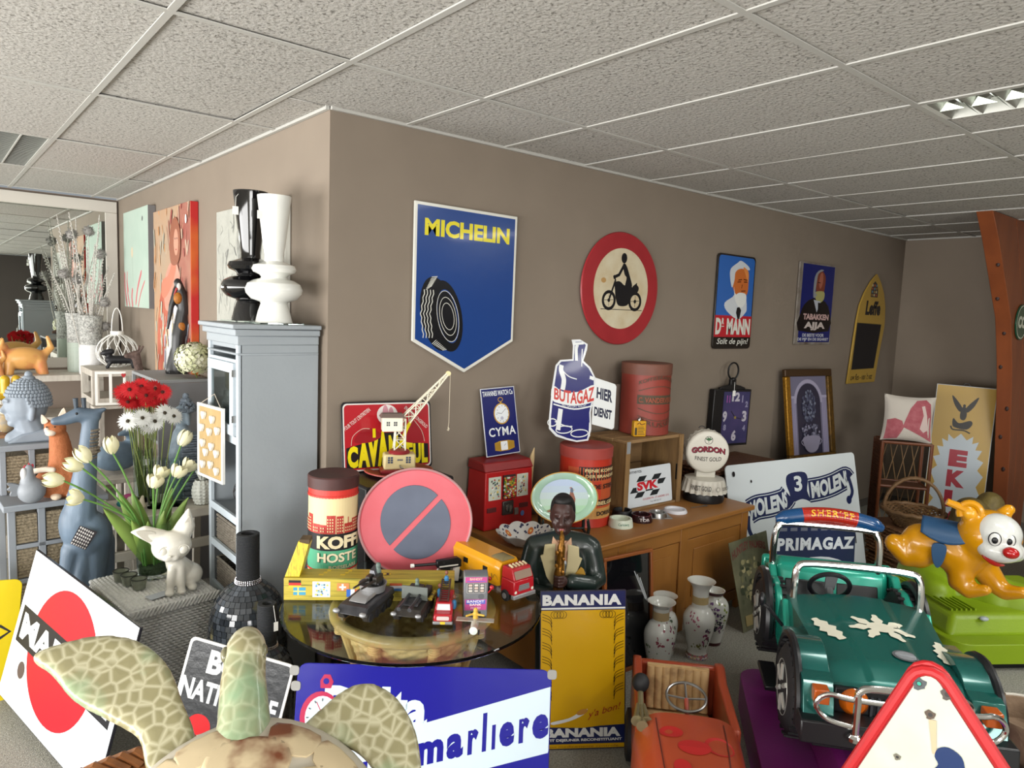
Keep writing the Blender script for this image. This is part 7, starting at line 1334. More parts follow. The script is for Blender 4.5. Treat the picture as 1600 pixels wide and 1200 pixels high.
a.text("y'a bon!", .205, .125, .125, .05, enamel('#9a2a1a'), .0, shear=.3, f=lambda u, v: (.2 + .13 * u + .01 * v, .12 + .035 * u + .04 * v))
a.poly('spoon_print', spl([(.05, .115), (.12, .13), (.16, .15), (.2, .168), (.185, .145), (.13, .12), (.06, .105)], 3), WT2); a.ell('spoon_print', .178, .155, .024, .011, enamel('#b5803a'), rot=18)
a.done()
# saxophone player statue
t = T('saxophone_statue', 'painted statue of a man in a dark suit playing a golden saxophone', 'statue', (.71, -.86, 0), (0, 0, -.80)); t.scale = (.86, .86, 1); JK = mat('#18211f', r=.3, coat=.2, var=(5, '#22302c', .4), name='black_green_lacquer'); SKD = mat('#3a2420', r=.4, name='dark_brown_skin')
figure('jacket', JK, t, [('t', [(0, .0, .46), (0, 0, .6), (0, 0, .72)], [.115, .12, .105]), ('t', [(-.11, .0, .775), (0, .0, .80), (.12, .0, .79)], [.055, .06, .055]), ('e', (0, -.02, .7), (.13, .085, .12)), ('t', [(-.14, 0, .765), (-.175, -.02, .62), (-.14, -.09, .585), (-.05, -.14, .60)], [.058, .055, .045, .035]), ('t', [(.145, 0, .775), (.185, -.03, .64), (.15, -.10, .645), (.055, -.145, .67)], [.058, .053, .045, .036])], .011, 5)
figure('trousers', JK, t, [('t', [(-.05, 0, .48), (-.06, .0, .25), (-.065, 0, .04)], [.075, .055, .045]), ('t', [(.05, 0, .48), (.06, 0, .25), (.065, 0, .04)], [.075, .055, .045])], .012, 3)
for x in (-.065, .065): figure('shoe', BLACK, t, [('t', [(x, .01, .03), (x, -.08, .025)], [.038, .034])], .01, 2)
hd = figure('head', SKD, t, [('e', (-.005, -.03, .925), (.058, .068, .083)), ('t', [(0, 0, .82), (0, -.01, .88)], .04), ('e', (-.005, -.075, .885), (.038, .035, .035)), ('t', [(-.005, -.095, .935), (-.005, -.112, .905)], [.009, .016]), ('e', (-.022, -.104, .9), (.009, .009, .008)), ('e', (.012, -.104, .9), (.009, .009, .008)), ('e', (-.03, -.087, .943), (.018, .012, .008)), ('e', (.02, -.087, .943), (.018, .012, .008)), ('e', (-.06, -.02, .92), (.01, .018, .025)), ('e', (.052, -.02, .92), (.01, .018, .025)), ('e', (-.038, -.075, .905), (.018, .018, .018)), ('e', (.03, -.075, .905), (.018, .018, .018)), ('t', [(-.02, -.1, .874), (.012, -.1, .874)], .011), ('t', [(-.02, -.098, .888), (.012, -.098, .888)], .010)], .0055, 2)
for x in (-.028, .018): b = MB(); b.tube([(x - .012, -.098, .929), (x, -.102, .925), (x + .012, -.098, .929)], .003, 6); b.build('closed_eyelid', mat('#22120f', r=.5), hd)
b = MB(); b.ell((-.004, -.108, .881), (.014, .008, .009)); b.build('lips', mat('#8a4a48', r=.3), hd)
figure('hair', mat('#0f0d0d', r=.6, name='black_hair'), t, [('e', (-.005, .0, .955), (.064, .062, .065)), ('e', (-.005, -.03, .992), (.05, .05, .025)), ('e', (-.055, -.0, .94), (.014, .03, .035)), ('e', (.047, -.0, .94), (.014, .03, .035))], .007, 2)
LAP = mat('#b5aa83', r=.4, name='cream_lapel'); 
for s_ in (-1, 1):
    b = MB(); P_ = [(s_ * .03, .82), (s_ * .085, .81), (s_ * .09, .765), (s_ * .105, .76), (s_ * .07, .67), (s_ * .02, .61), (s_ * .015, .64), (s_ * .03, .73)]; b.prism(P_, -.008, .004); ob = b.build('lapel', LAP, t, bev=.003); ob.location = (0, -.105, 0); ob.rotation_euler = (radians(-8) * 0, 0, s_ * .12)
b = MB(); b.prism([(-.04, .83), (.04, .83), (.03, .73), (0, .64), (-.03, .73)], -.096, -.08); b.build('shirt', mat('#b58a6c', r=.5, name='peach_shirt'), t, bev=.003)
for s_ in (-1, 1): b = MB(); b.prism([(0, .80), (s_ * .045, .85), (s_ * .05, .82), (s_ * .018, .775)], -.105, -.096); b.build('shirt_collar', mat('#c09a7c', r=.5), t, bev=.002)
b = MB(); b.prism([(-.012, .8), (.012, .8), (.02, .7), (.0, .66), (-.016, .7)], -.108, -.1); b.build('tie', mat('#b07f1e', r=.4, name='gold_tie'), t, bev=.002)
b = MB(); b.prism([(.07, .69), (.125, .69), (.115, .715), (.1, .725)], -.108, -.1); b.build('pocket_square', mat('#a37a1c', r=.5), t, bev=.002)
SX = mat('#9a6a24', r=.28, metal=.7, var=(40, '#5a3a12', .3), bump=(40, .5), name='aged_brass')
b = MB(); b.tube(spl([(-.003, -.12, .878), (.0, -.135, .86), (.0, -.148, .82), (-.005, -.15, .7), (-.008, -.15, .58), (-.01, -.14, .48), (-.01, -.12, .42)], 4, False), [.008] * 4 + [.013] * 4 + [.02] * 4 + [.026] * 4 + [.028] * 4 + [.026] * 4 + [.028], 14); sx = b.build('saxophone', SX, t)
for k in range(9): b = MB().at((-.004 + .016 * (1 if k % 2 else -1), -.172, .80 - k * .028), (pi / 2, 0, 0)); b.lathe([(0, 0), (.009, 0), (.009, .006), (0, .008)], 12); b.build('key', SX, sx)
def hand(px, z, s_):
    sh = [('e', (px + s_ * .02, -.165, z), (.02, .016, .026)), ('t', [(px + s_ * .05, -.14, z - .005), (px + s_ * .03, -.158, z)], [.02, .018])]
    sh += [('t', [(px + s_ * .018, -.175, z + .02 - k * .0135), (px + s_ * .0, -.185, z + .021 - k * .0135), (px - s_ * .018, -.178 + .003 * k, z + .02 - k * .0135), (px - s_ * .022, -.165, z + .019 - k * .0135)], [.0075, .0072, .0065, .0055]) for k in range(4)] + [('t', [(px + s_ * .02, -.15, z + .02), (px + s_ * .004, -.13, z + .035)], [.008, .006])]
    return figure('hand', SKD, t, sh, .0035, 1)
hand(-.005, .675, 1); hand(-.012, .60, -1)
# ------------------------------------------------------------ jeep ride on its purple base
TE = mat('#12665c', r=.22, coat=.6, metal=.3, var=(2.2, '#0f4a48', .3), name='teal_metallic'); TL = mat('#1f9a83', r=.25, coat=.5, metal=.2, name='light_teal'); PU = mat('#7d2475', r=.38, bump=(90, .08), name='purple_fibreglass'); JB = mat('#17181b', r=.3, name='black_moulding')
JO = (1.22, -2.03, 0); JR = -.90
t = T('moulded_platform', 'purple moulded base under the green ride-on car', 'platform', JO, JR)
b = MB(); b.prism(rrect(-.42, -.46, .44, .61, .09, 6), .05, .20, 'xy'); b.build('platform', PU, t, bev=.025, seg=4)
b = MB(); b.hexa([(-.22, -.40, .19), (.22, -.40, .19), (.22, .95, .19), (-.22, .95, .19)], [(-.17, -.34, .30), (.17, -.34, .30), (.17, .9, .30), (-.17, .9, .30)]); b.build('raised_core', PU, t, bev=.02, seg=3); b = MB(); b.prism(rrect(-.38, -.42, .40, .57, .05, 4), .0, .05, 'xy'); b.build('floor_skirt', BLACK, t)
t = T('ride_on_car', 'metallic green children\'s off-road car ride with chrome bars and leaf decals', 'ride-on car', JO, JR)
def hood(u, w):
    x = (u * 2 - 1); y = -.17 + .60 * w; hw = .215 + .055 * w; e = abs(x); z = .585 + .05 * w + .022 * (1 - x * x) - .02 * (1 - min(1, w * 8)) + (.006 if e < .42 else 0) * min(1, max(0, (.46 - e) * 20)) ; return (x * hw, y, z)
b = MB(); b.grid(hood, 41, 24); n_ = 41
b.grid(lambda u, w: tuple(V(hood(0, u)) + V((-.012 * w, 0, -.14 * w))), 24, 4); b.grid(lambda u, w: tuple(V(hood(1, u)) + V((.012 * w, 0, -.14 * w))), 24, 4); b.grid(lambda u, w: tuple(V(hood(u, 0)) + V((0, -.01 * w, -.05 * w))), 41, 3); b.build('bonnet', TE, t, ang=50)
for s_ in (-1, 1):
    A_ = arc((0, .44), .20, 175, 5, 12); prof = [(-.245, .42)] + [(-.22, .52), (-.19, .575), (.0, .60), (.22, .585), (.26, .46)] + [(p[0], p[1] - .0) for p in arc((0, .44), .195, 0, 180, 12)]
    b = MB(); b.prism(prof, s_ * .215, s_ * .315, 'yz'); b.build('front_fender', TE, t, bev=.012, seg=3)
    b = MB(); b.tube([(s_ * .32, p[0], p[1]) for p in arc((0, .44), .195, 190, -10, 16)], .015, 8, flat=1); b.build('wheel_arch', JB, t)
    b = MB(); b.tube([(s_ * .32, .69 + p[0], p[1]) for p in arc((0, .44), .195, 190, -10, 16)], .022, 8); b.build('wheel_arch', JB, t)
    prof = [(.26, .34), (.26, .46), (.40, .63), (.46, .60), (.5, .48), (.56, .47), (.66, .55), (.80, .64), (.93, .62), (.95, .4)] + [(.69 + p[0], p[1]) for p in arc((0, .42), .195, 0, 180, 10)]
    b = MB(); b.prism(prof, s_ * .255, s_ * .29, 'yz'); b.build('body_side', TL, t, bev=.01)
    b = MB(); b.hexa([(s_ * .29, .24, .29), (s_ * .36, .24, .29), (s_ * .36, .47, .29), (s_ * .29, .47, .29)], [(s_ * .29, .24, .31), (s_ * .36, .24, .31), (s_ * .36, .47, .31), (s_ * .29, .47, .31)]); b.build('side_step', JB, t, bev=.004)
    b = MB(); b.cbox((s_ * .262, -.225, .545), (.05, .05, .05)); b.build('turn_signal', mat('#b3541a', r=.15, coat=.5, name='amber_lens'), t, bev=.004)
for k, (x, y) in enumerate(((-.285, 0), (.285, 0), (-.285, .69), (.285, .69))):
    s_ = 1 if x > 0 else -1; b = MB(); wheel(b, (x, y, .44), .168, .115, (0, pi / 2, 0)); w_ = b.build('wheel', RUBBER, t, bev=.01)
    b = MB()
    for q in range(26): a_ = 2 * pi * q / 26; b.at((x, y + .168 * cos(a_), .44 + .168 * sin(a_)), (a_, 0, 0)); b.cbox((0, 0, 0), (.1, .008, .016))
    b.build('tread', RUBBER, w_)['kind'] = 'stuff'
    b = MB().at((x + s_ * .045, y, .44), (0, s_ * pi / 2, 0)); b.lathe([(0, .006), (.03, .012), (.04, .004), (.085, .006), (.1, .014), (.105, .0)], 28, cap=False)
    for q in range(6): a_ = q * pi / 3; b.tube([(.03 * cos(a_), .03 * sin(a_), .012), (.09 * cos(a_), .09 * sin(a_), .012)], .01, 6)
    b.build('rim', mat('#b9b9b2', r=.3, metal=.5, name='silver_hub'), w_)
b = MB(); b.box((-.265, .40, .5), (.265, .46, .615)); b.build('dashboard', TE, t, bev=.015, seg=3)
b = MB(); b.box((-.26, .46, .33), (.26, .93, .36)); b.build('floor_pan', JB, t)
b = MB(); b.hexa([(-.25, .74, .40), (.25, .74, .40), (.25, .93, .40), (-.25, .93, .40)], [(-.25, .82, .64), (.25, .82, .64), (.25, .93, .66), (-.25, .93, .66)]); seat = b.build('seat_back', TL, t, bev=.03, seg=3)
for x0, x1 in ((-.21, -.02), (.02, .2)): b = MB(); b.hexa([(x0, .735, .43), (x1, .735, .43), (x1, .75, .43), (x0, .75, .43)], [(x0, .795, .58), (x1, .795, .58), (x1, .81, .58), (x0, .81, .58)]); b.build('black_pad', JB, seat, bev=.004)
b = MB(); b.box((-.24, .58, .38), (.24, .76, .43)); b.build('seat_cushion', JB, t, bev=.02)
b = MB(); b.box((-.30, .93, .35), (.30, .97, .64)); b.build('tailboard', TL, t, bev=.015)
b = MB(); b.box((-.21, -.19, .34), (.21, -.165, .56)); gr = b.build('grille', JB, t, bev=.006)
for k in range(9): b = MB(); b.box((-.09 + k * .0225 - .004, -.198, .40), (-.09 + k * .0225 + .004, -.19, .54)); b.build('grille_bar', mat('#33353a', r=.3), gr)
AM = mat('#b85a10', r=.1, coat=.6, name='orange_lens')
for x in (-.145, .145): b = MB().at((x, -.19, .515), (pi / 2, 0, 0)); b.lathe([(.0, .03), (.03, .024), (.045, .008), (.048, 0)], 24, cap=False); b.build('headlamp', AM, t)
for x in (-.145, .145): b = MB().at((x, -.19, .40), (pi / 2, 0, 0)); b.lathe([(.0, .02), (.025, .014), (.033, 0)], 20, cap=False); b.build('lower_lamp', mat('#4a0f1a', r=.1, coat=.6), t)
b = MB(); b.hexa([(-.33, -.29, .40), (.33, -.29, .40), (.33, -.2, .40), (-.33, -.2, .40)], [(-.33, -.28, .475), (.33, -.28, .475), (.33, -.19, .475), (-.33, -.19, .475)]); bmp = b.build('front_bumper', JB, t, bev=.006)
b = MB(); b.box((-.15, -.305, .375), (-.07, -.28, .45)); b.box((.07, -.305, .375), (.15, -.28, .45)); b.box((-.28, -.24, .365), (.28, -.2, .40)); b.build('bumper_valance', JB, t, bev=.004)
a = Art(t, .2915); a.text('TURBO', -.06, .418, .2, .028, paint('#b9bcc0'), .04); a.done()
def bar(nm, P_, r, n=6): b = MB(); b.tube(spl(P_, n, False), r, 10); return b.build(nm, CHROME, t)
bar('bull_bar', [(-.165, -.30, .44), (-.165, -.30, .56), (-.16, -.30, .61), (-.10, -.30, .625), (.10, -.30, .625), (.16, -.30, .61), (.165, -.30, .56), (.165, -.30, .44)], .012)
bar('bull_bar', [(-.17, -.295, .48), (-.25, -.28, .49), (-.285, -.27, .53), (-.25, -.28, .575), (-.16, -.295, .575), (.16, -.295, .575), (.25, -.28, .575), (.285, -.27, .53), (.25, -.28, .49), (.17, -.295, .48)], .009)
for x in (-.165, .165): b = MB().at((x, -.30, .44)); b.lathe([(0, 0), (.022, 0), (.022, .012), (.015, .02), (0, .02)], 16); b.build('bar_foot', CHROME, t)
bar('windscreen_bar', [(-.245, .41, .60), (-.245, .41, .70), (-.235, .415, .765), (-.19, .42, .785), (0, .42, .79), (.19, .42, .785), (.235, .415, .765), (.245, .41, .70), (.245, .41, .60)], .015)
bar('roll_bar', [(-.265, .84, .62), (-.265, .84, .75), (-.25, .845, .815), (-.2, .85, .835), (.14, .85, .835), (.19, .845, .815), (.205, .84, .75), (.205, .84, .62)], .016)
b = MB(); b.tube([(-.075 + .082 * cos(2 * pi * i / 36), .535 - .035 * sin(2 * pi * i / 36), .655 + .066 * sin(2 * pi * i / 36)) for i in range(36)], .010, 8, closed=True)
sw = b.build('steering_wheel', JB, t); b = MB(); b.tube([(-.075, .54, .655), (-.075, .50, .60)], .016, 8); b.hexa([(-.095, .53, .64), (-.055, .53, .64), (-.055, .545, .64), (-.095, .545, .64)], [(-.10, .50, .715), (-.05, .50, .715), (-.05, .51, .715), (-.10, .51, .715)]); b.build('steering_hub', mat('#5c5e60', r=.4), sw)
b = MB(); b.ell((.05, .405, .645), (.03, .02, .014)); b.build('dash_lamp', mat('#3f1622', r=.1, coat=.5), t); b = MB(); b.ell((.19, .44, .618), (.01, .01, .008)); b.build('dash_button', mat('#a01818', r=.3), t)
a = Art(t, fn=lambda x, z, l: (lambda h_: (h_[0], h_[1], h_[2] + .004 + l * .0006))(hood((x / (.215 + .055 * z) + 1) / 2, z)))
DE = paint('#d3d0bd', .5)
def leaf(cx, cw, L, wd, rot, n=4):
    c, s_ = cos(rot), sin(rot); pts = []
    for i in range(n * 2 + 1): u = i / (n * 2); pts.append((wd * (.55 if i % 2 else 1.1) * sin(pi * (.12 + .8 * u)) + .004, L * (u - .5)))
    pts = pts + [(-x, y) for x, y in pts[::-1]]; a.poly('leaf_decal', spl([(cx + x * c - y * s_, cw + (x * s_ + y * c) / .6) for x, y in pts], 2), DE, 1)
leaf(-.165, .52, .17, .030, .45); leaf(.215, .40, .15, .026, -.1, 4)
for k in range(7): q = radians(-60 + k * 50); leaf(.03 + .075 * cos(q), .56 + .055 * sin(q) / .6, .085, .017, q - pi / 2, 2)
a.ell('leaf_decal', .03, .56, .05, .06, DE, 1); a.ell('bonnet_badge', .06, .24, .045, .06, paint('#5a5c60', .3), 1); a.ell('bonnet_badge', .06, .24, .036, .047, paint('#83868a', .3), 2); a.done()
b = MB(); b.tube([(-.30, .30, .55), (-.36, .30, .62), (-.385, .32, .63)], .007, 6); b.ell((-.385, .32, .645), (.014, .02, .03)); b.build('wing_mirror', JB, t)
# sheriff tube lying on the roll bar
t = T('inflatable_tube', 'red and blue tube lettered SHERIFF on the green car roll bar', 'toy light', JO, JR); cyr = lambda x: .888 - .75 * (x + .02) ** 2
SB = mat('#1f66a8', r=.25, coat=.4, var=(60, '#123c66', .1, 'weave'), name='blue_grid'); SR = mat('#b32413', r=.25, coat=.4, name='red_grid'); xs = [-.262 + .02 * i for i in range(25)]
for nm, i0, i1, m_ in (('blue_end', 0, 6, SB), ('red_middle', 6, 18, SR), ('blue_end', 18, 24, SB)):
    b = MB(); P_ = [(xs[i], .86, cyr(xs[i])) for i in range(i0, i1 + 1)]; R_ = [.036 * (min(1, (i + .5) / 2.5, (24.5 - i) / 2.5)) ** .5 for i in range(i0, i1 + 1)]; b.tube(P_, R_, 18); b.build(nm, m_, t, ang=60)
a = Art(t, fn=lambda x, z, l: (x, .86 - (.0365 + l * .0004) * cos(z / .036), cyr(x) + (.0365 + l * .0004) * sin(z / .036)))
for k in range(22): x = -.14 + k * .0109; a.line('grid_print', [(x, z * .01) for z in range(-4, 6)], .0014, paint('#5c120c'), .4)
for k in range(-3, 6): a.line('grid_print', [(-.142 + i * .0119, k * .009) for i in range(21)], .0014, paint('#5c120c'), .5)
a.text('SHERIFF', -.11, .002, .19, .032, paint('#d6a52a', .3), .02, l=3, sp=1.25); a.done()

# ------------------------------------------------------------ yellow bear rider on the lime base
LM = mat('#7f9a14', r=.42, bump=(80, .08), name='lime_fibreglass'); t = T('moulded_platform', 'lime green stepped base carrying the yellow bear', 'platform', (2.68, -1.83, 0), -.60)
b = MB(); b.prism(rrect(0, 0, 1.1, .82, .12, 6), .04, .15, 'xy'); b.build('platform', LM, t, bev=.03, seg=4); b = MB(); b.prism(rrect(.04, .04, 1.06, .78, .1, 5), 0, .04, 'xy'); b.build('floor_skirt', BLACK, t)
b = MB(); b.hexa([(.03, .10, .14), (1.05, .10, .14), (1.05, .79, .14), (.03, .79, .14)], [(.09, .16, .25), (1.0, .16, .25), (1.0, .75, .25), (.09, .75, .25)]); b.build('upper_step', LM, t, bev=.03, seg=4)
figure('pedestal', LM, t, [('t', [(.32, .75, .25), (.36, .66, .40), (.42, .56, .55)], [.14, .12, .085]), ('t', [(.50, .36, .24), (.46, .46, .42), (.42, .54, .55)], [.12, .08, .08]), ('t', [(.62, .25, .24), (.85, .2, .24)], [.1, .08]), ('t', [(.3, .75, .24), (.2, .45, .24)], [.11, .1]), ('t', [(.30, .62, .24), (.6, .3, .24)], [.14, .13])], .02, 6)
for k in range(6): b = MB(); b.box((.11 + .028 * k, .2, .25), (.12 + .028 * k, .7, .262)); b.build('tread_rib', LM, t)
b = MB().at((.25, .13, .235)); b.ell((0, 0, 0), (.025, .018, .012)); b.build('bolt_cap', mat('#a9b3b8', r=.4), t)
t = T('bear_ride', 'golden yellow bear ride with white face, red nose and blue saddle', 'ride-on animal', (2.70, -1.80, .66), (0, 0, -1.26))
YE = mat('#c98a06', r=.24, coat=.5, bump=(9, .1), name='golden_gloss'); K3 = .00325
def q3(px, py, y=0): return ((px - 1508) * K3 * .9, y, (862 - py) * K3)
figure('body', YE, t, [('t', [q3(1446, 864), q3(1474, 860), q3(1508, 872)], [.105, .11, .12]), ('t', [q3(1500, 862), q3(1528, 850)], [.11, .11]), ('e', q3(1545, 832, -.03), (.145, .135, .135)), ('t', [q3(1508, 885, -.04), q3(1512, 915, -.06), q3(1524, 922, -.08), q3(1548, 912, -.1)], [.07, .06, .04, .03]), ('t', [q3(1535, 880, .05), q3(1562, 912, .05), q3(1580, 922, .03), q3(1602, 914, .0)], [.075, .06, .045, .032]),
    ('t', [q3(1444, 880, -.03), q3(1424, 890, -.05), q3(1404, 868, -.06)], [.08, .05, .052]), ('t', [q3(1436, 880, .1), q3(1418, 895, .11)], [.08, .05]), ('t', [q3(1520, 808, -.05), q3(1512, 796, -.06)], [.045, .05]), ('t', [q3(1562, 800, .05), q3(1571, 792, .06)], [.035, .032])], .014, 4)
b = MB(); b.tube([q3(1514 + 16 * cos(a_), 797 - 16 * sin(a_), -.085) for a_ in [pi * i / 10 - .5 for i in range(14)]], .017, 8); b.build('ear_rim', YE, t)
b = MB(); b.ell(q3(1514, 798, -.09), (.032, .02, .035)); b.build('inner_ear', mat('#d89a1c', r=.25, coat=.4), t)
b = MB(); b.tube([q3(1508, 793, -.08), q3(1494, 788, -.09), q3(1478, 783, -.1)], [.022, .02, .017], 10); b.build('handle_grip', YE, t)
WF = mat('#cfd0cb', r=.22, coat=.4, name='white_gloss'); figure('white_face', WF, t, [('e', q3(1556, 822, -.08), (.105, .105, .10)), ('e', q3(1560, 844, -.12), (.10, .08, .062)), ('e', q3(1578, 846, -.09), (.06, .06, .05)), ('e', q3(1535, 838, -.115), (.035, .03, .025))], .009, 3)
for px, y in ((1551, -.182), (1571, -.160)):
    b = MB(); b.ell(q3(px, 824, y), (.028, .012, .035)); e = b.build('eye_outline', BLACK, t); b = MB(); b.ell(q3(px, 824, y - .003), (.025, .012, .032)); b.build('eye_white', WF, t); b = MB(); b.ell(q3(px, 825, y - .012), (.014, .007, .017)); b.build('pupil', BLACK, t)
b = MB(); b.ell(q3(1574, 839, -.205), (.036, .030, .028)); b.build('nose', mat('#a81818', r=.1, coat=.6, name='red_gloss'), t)
b = MB(); b.tube(spl([q3(1534, 846, -.14), q3(1542, 856, -.16), q3(1556, 863, -.165), q3(1568, 864, -.15)], 5, False), [.004, .006, .008, .010, .012, .012, .012, .012, .012, .012, .011, .01, .009, .007, .006, .005], 8); b.build('mouth', mat('#9c1c16', r=.2), t)
SDL = mat('#254a6e', r=.45, name='blue_saddle'); b = MB()
def sad(u, w):
    x = -.19 + .23 * w; h = .135 + .012 * cos(6 * w); c = (-.19 + .2 * w) ; aa = radians(25 + (200 - 25) * u) if 0 else radians(-75 + 165 * (1 - u)) ; lim = .55 + .45 * sin(pi * (.15 + .7 * w)) ; th = (u - .45) * 2.9 * lim ; return (x, -.138 * sin(-th) * -1 * 1.0 if 0 else .124 * sin(th), .012 + .122 * cos(th) - .01 * w)
b.grid(sad, 22, 16); b.build('saddle', SDL, t, solid=.014, ang=60); b = MB(); b.prism(spl([(-.13, .03), (-.07, .03), (-.075, -.05), (-.10, -.09), (-.125, -.05)], 4), -.130, -.112); b.build('saddle_flap', SDL, t, bev=.004)

# ------------------------------------------------------------ orange pedal car
OG = mat('#a5411f', r=.35, coat=.2, var=(5, '#8f3a22', .35), bump=(30, .06), name='worn_orange_paint'); t = T('pedal_car', 'old orange pedal car with cream seat and brass horns', 'pedal car', (.955, -1.33, 0), -.84)
def pc(u, w):   # body shell: w from rear to front, u around the section
    y = .03 - 1.08 * w; hw = .158 + .035 * sin(pi * min(1, w * 1.2)) - .10 * max(0, w - .75); th = pi * u; c = cos(th); s_ = sin(th); zt = .355 + (.03 * s_ if w > .38 else 0) - .1 * max(0, w - .6); return (hw * (abs(c) ** .45) * (1 if c > 0 else -1), y, .12 + (zt - .12) * s_ ** .4)
b = MB(); b.grid(lambda u, w: pc(u, .42 + .58 * w), 36, 30); b.build('bonnet', OG, t, ang=60)
for s_ in (-1, 1):
    b = MB(); pts = [(.03, .12), (.03, .37), (-.04, .385), (-.12, .355), (-.44, .35), (-.44, .12)]; b.prism(pts, s_ * .15, s_ * .185, 'yz'); b.build('side_panel', OG, t, bev=.012, seg=3)
b = MB(); b.hexa([(-.17, -.0, .14), (.17, -.0, .14), (.17, .05, .14), (-.17, .05, .14)], [(-.16, -.0, .36), (.16, -.0, .36), (.165, .04, .355), (-.165, .04, .355)]); b.build('rear_panel', OG, t, bev=.012); b = MB(); b.box((-.15, -.44, .12), (.15, .03, .14)); b.build('floor_pan', BLACK, t)
CS = mat('#c2a273', r=.6, var=(14, '#6e4f30', .13, 'noise', .64), name='stained_cream_vinyl')
b = MB()
for k in range(8): x = -.125 + k * .031; b.tube([(x + .0155, -.055, .19), (x + .0155, -.03, .26), (x + .0155, -.02, .355)], .019, 8)
b.box((-.125, -.028, .18), (.125, -.008, .36)); b.build('seat_back', CS, t, ang=60); b = MB(); b.box((-.13, -.2, .15), (.13, -.04, .185)); b.build('seat_cushion', CS, t, bev=.01)
b = MB(); b.tube([(.0 + .072 * cos(2 * pi * i / 36), -.33 + .062 * sin(2 * pi * i / 36), .40 + .022 * sin(2 * pi * i / 36)) for i in range(36)], .0055, 8, closed=True); b.tube([(-.072, -.33, .40), (0, -.335, .395), (.072, -.33, .40)], .004, 6); b.tube([(0, -.335, .395), (0, -.27, .42)], .004, 6); b.build('steering_wheel', STEEL, t); b = MB(); b.tube([(0, -.335, .395), (0, -.40, .35)], .008, 8); b.build('steering_column', mat('#8a3a2a', r=.4), t)
a = Art(t, fn=lambda x, z, l: (lambda c: (c[0], c[1], c[2] + .0015 + l * .0004))(pc(math.acos(max(-1, min(1, (abs(x) / .19) ** 2.2 * (1 if x > 0 else -1)))) / pi, z))); RS2 = mat('#a81f1e', r=.4, name='red_spot')
for x, z, rx, rz in ((-.07, .53, .04, .03), (.0, .6, .055, .035), (.085, .58, .05, .045), (-.05, .69, .03, .03), (.03, .72, .04, .03), (.09, .75, .03, .03), (-.02, .84, .05, .03)): a.ell('red_spots', x, z, rx, rz, RS2, 1)
for s_ in (-.115, .115): a.line('seam', [(s_ * (1 - .05 * i / 10), .45 + .05 * i) for i in range(11)], .004, paint('#4a1a10'), 2)
a.done()
b = MB(); b.ell((-.165, -.27, .405), (.033, .033, .036)); h_ = b.build('horn_bulb', RUBBER, t)
BR = mat('#8b8263', r=.35, metal=.6, name='tarnished_brass'); b = MB(); b.tube([(-.165, -.285, .38), (-.165, -.33, .365), (-.165, -.36, .36)], .011, 8); b.build('horn_stem', BR, t)
for dx, dy, l_ in ((-.018, 0, .09), (.018, -.0, .09), (.0, -.03, .12)): b = MB(); b.tube([(-.165 + dx * .5, -.35, .36), (-.165 + dx, -.37 - l_ * .6, .36), (-.165 + dx, -.37 - l_, .36)], [.009, .010, .021], 14); b.build('horn_trumpet', BR, t)
for y in (-.12, -.85):
    for s_ in (-1, 1): b = MB(); wheel(b, (s_ * .19, y, .10), .10, .03, (0, pi / 2, 0)); b.build('wheel', RUBBER, t)

# ------------------------------------------------------------ foreground signs
RE = mat('#b21f24', r=.35, name='red_sign_paint'); t = lean('warning_sign', 'white triangular warning sign with a thick red rim, in the foreground', 'sign', (.061, -2.075, .055), -76, 4, 8)
Sd, Hh = 1.155, 1.0
def tri(d, r, n=6):
    C3 = [(d * 1.73, d), (Sd - d * 1.73, d), (Sd / 2, Hh - 2 * d)]; out = []
    for i, (cx, cz) in enumerate(C3):
        a0 = (150, 270, 30)[i]; gx_, gz_ = Sd / 2 - cx, Hh / 3 - cz; L_ = hypot(gx_, gz_); ox, oz = cx + gx_ / L_ * 2 * r, cz + gz_ / L_ * 2 * r
        out += arc((ox, oz), r, a0, a0 + 120, n)
    return out
b = MB(); b.prism(tri(0, .045), -.012, 0); b.build('plate', RE, t, bev=.004); b = MB(); b.tube([(x, -.012, z) for x, z in tri(.012, .04)], .012, 10, closed=True, flat=1); b.build('rolled_rim', RE, t)
a = Art(t, .0145); WS = mat('#c3c7bb', r=.35, var=(9, '#b3b5a4', .3), name='white_sign_enamel'); a.poly('white_field', tri(.026, .024), WS); a.done(); a = Art(t, .0155); a.l = 1
AX = lambda x, z: (Sd / 2 + x - .014, Hh + z + .01)
for x, z, r_, c in ((-.004, -.105, .014, '#4a4f52'), (.048, -.118, .012, '#4d4642'), (.014, -.168, .010, '#54463a'), (-.054, -.275, .007, '#6f6a5c'), (-.007, -.30, .009, '#6f6a5c')):
    x, z = AX(x, z); a.poly('enamel_chip', [(x + r_ * (1 + .25 * sin(5 * q)) * cos(q), z + r_ * (1 + .2 * cos(3 * q)) * sin(q)) for q in [2 * pi * i / 14 for i in range(14)]], paint(c, .6)); a.ell('enamel_chip', x, z, r_ * .45, r_ * .45, paint('#2a2724', .4))
a.ell('enamel_chip', *AX(-.004, -.105), .004, .004, paint('#2f9a84')); a.poly('rust_run', [AX(.011, -.178), AX(.025, -.178), AX(.022, -.25), AX(.014, -.25)], mat('#bfa888', r=.6))
a.poly('child_silhouette', spl([AX(x - .40, z - .685) for x, z in [(.425, .33), (.47, .33), (.475, .36), (.462, .385), (.472, .41), (.468, .44), (.445, .455), (.425, .448), (.418, .43), (.424, .415), (.416, .402), (.424, .396), (.424, .38), (.434, .37), (.42, .355)]], 3), enamel('#22345e')); a.poly('child_silhouette', [AX(-.04, -.62), AX(.0, -.355), AX(.10, -.355), AX(.14, -.62)], enamel('#22345e')); a.done()
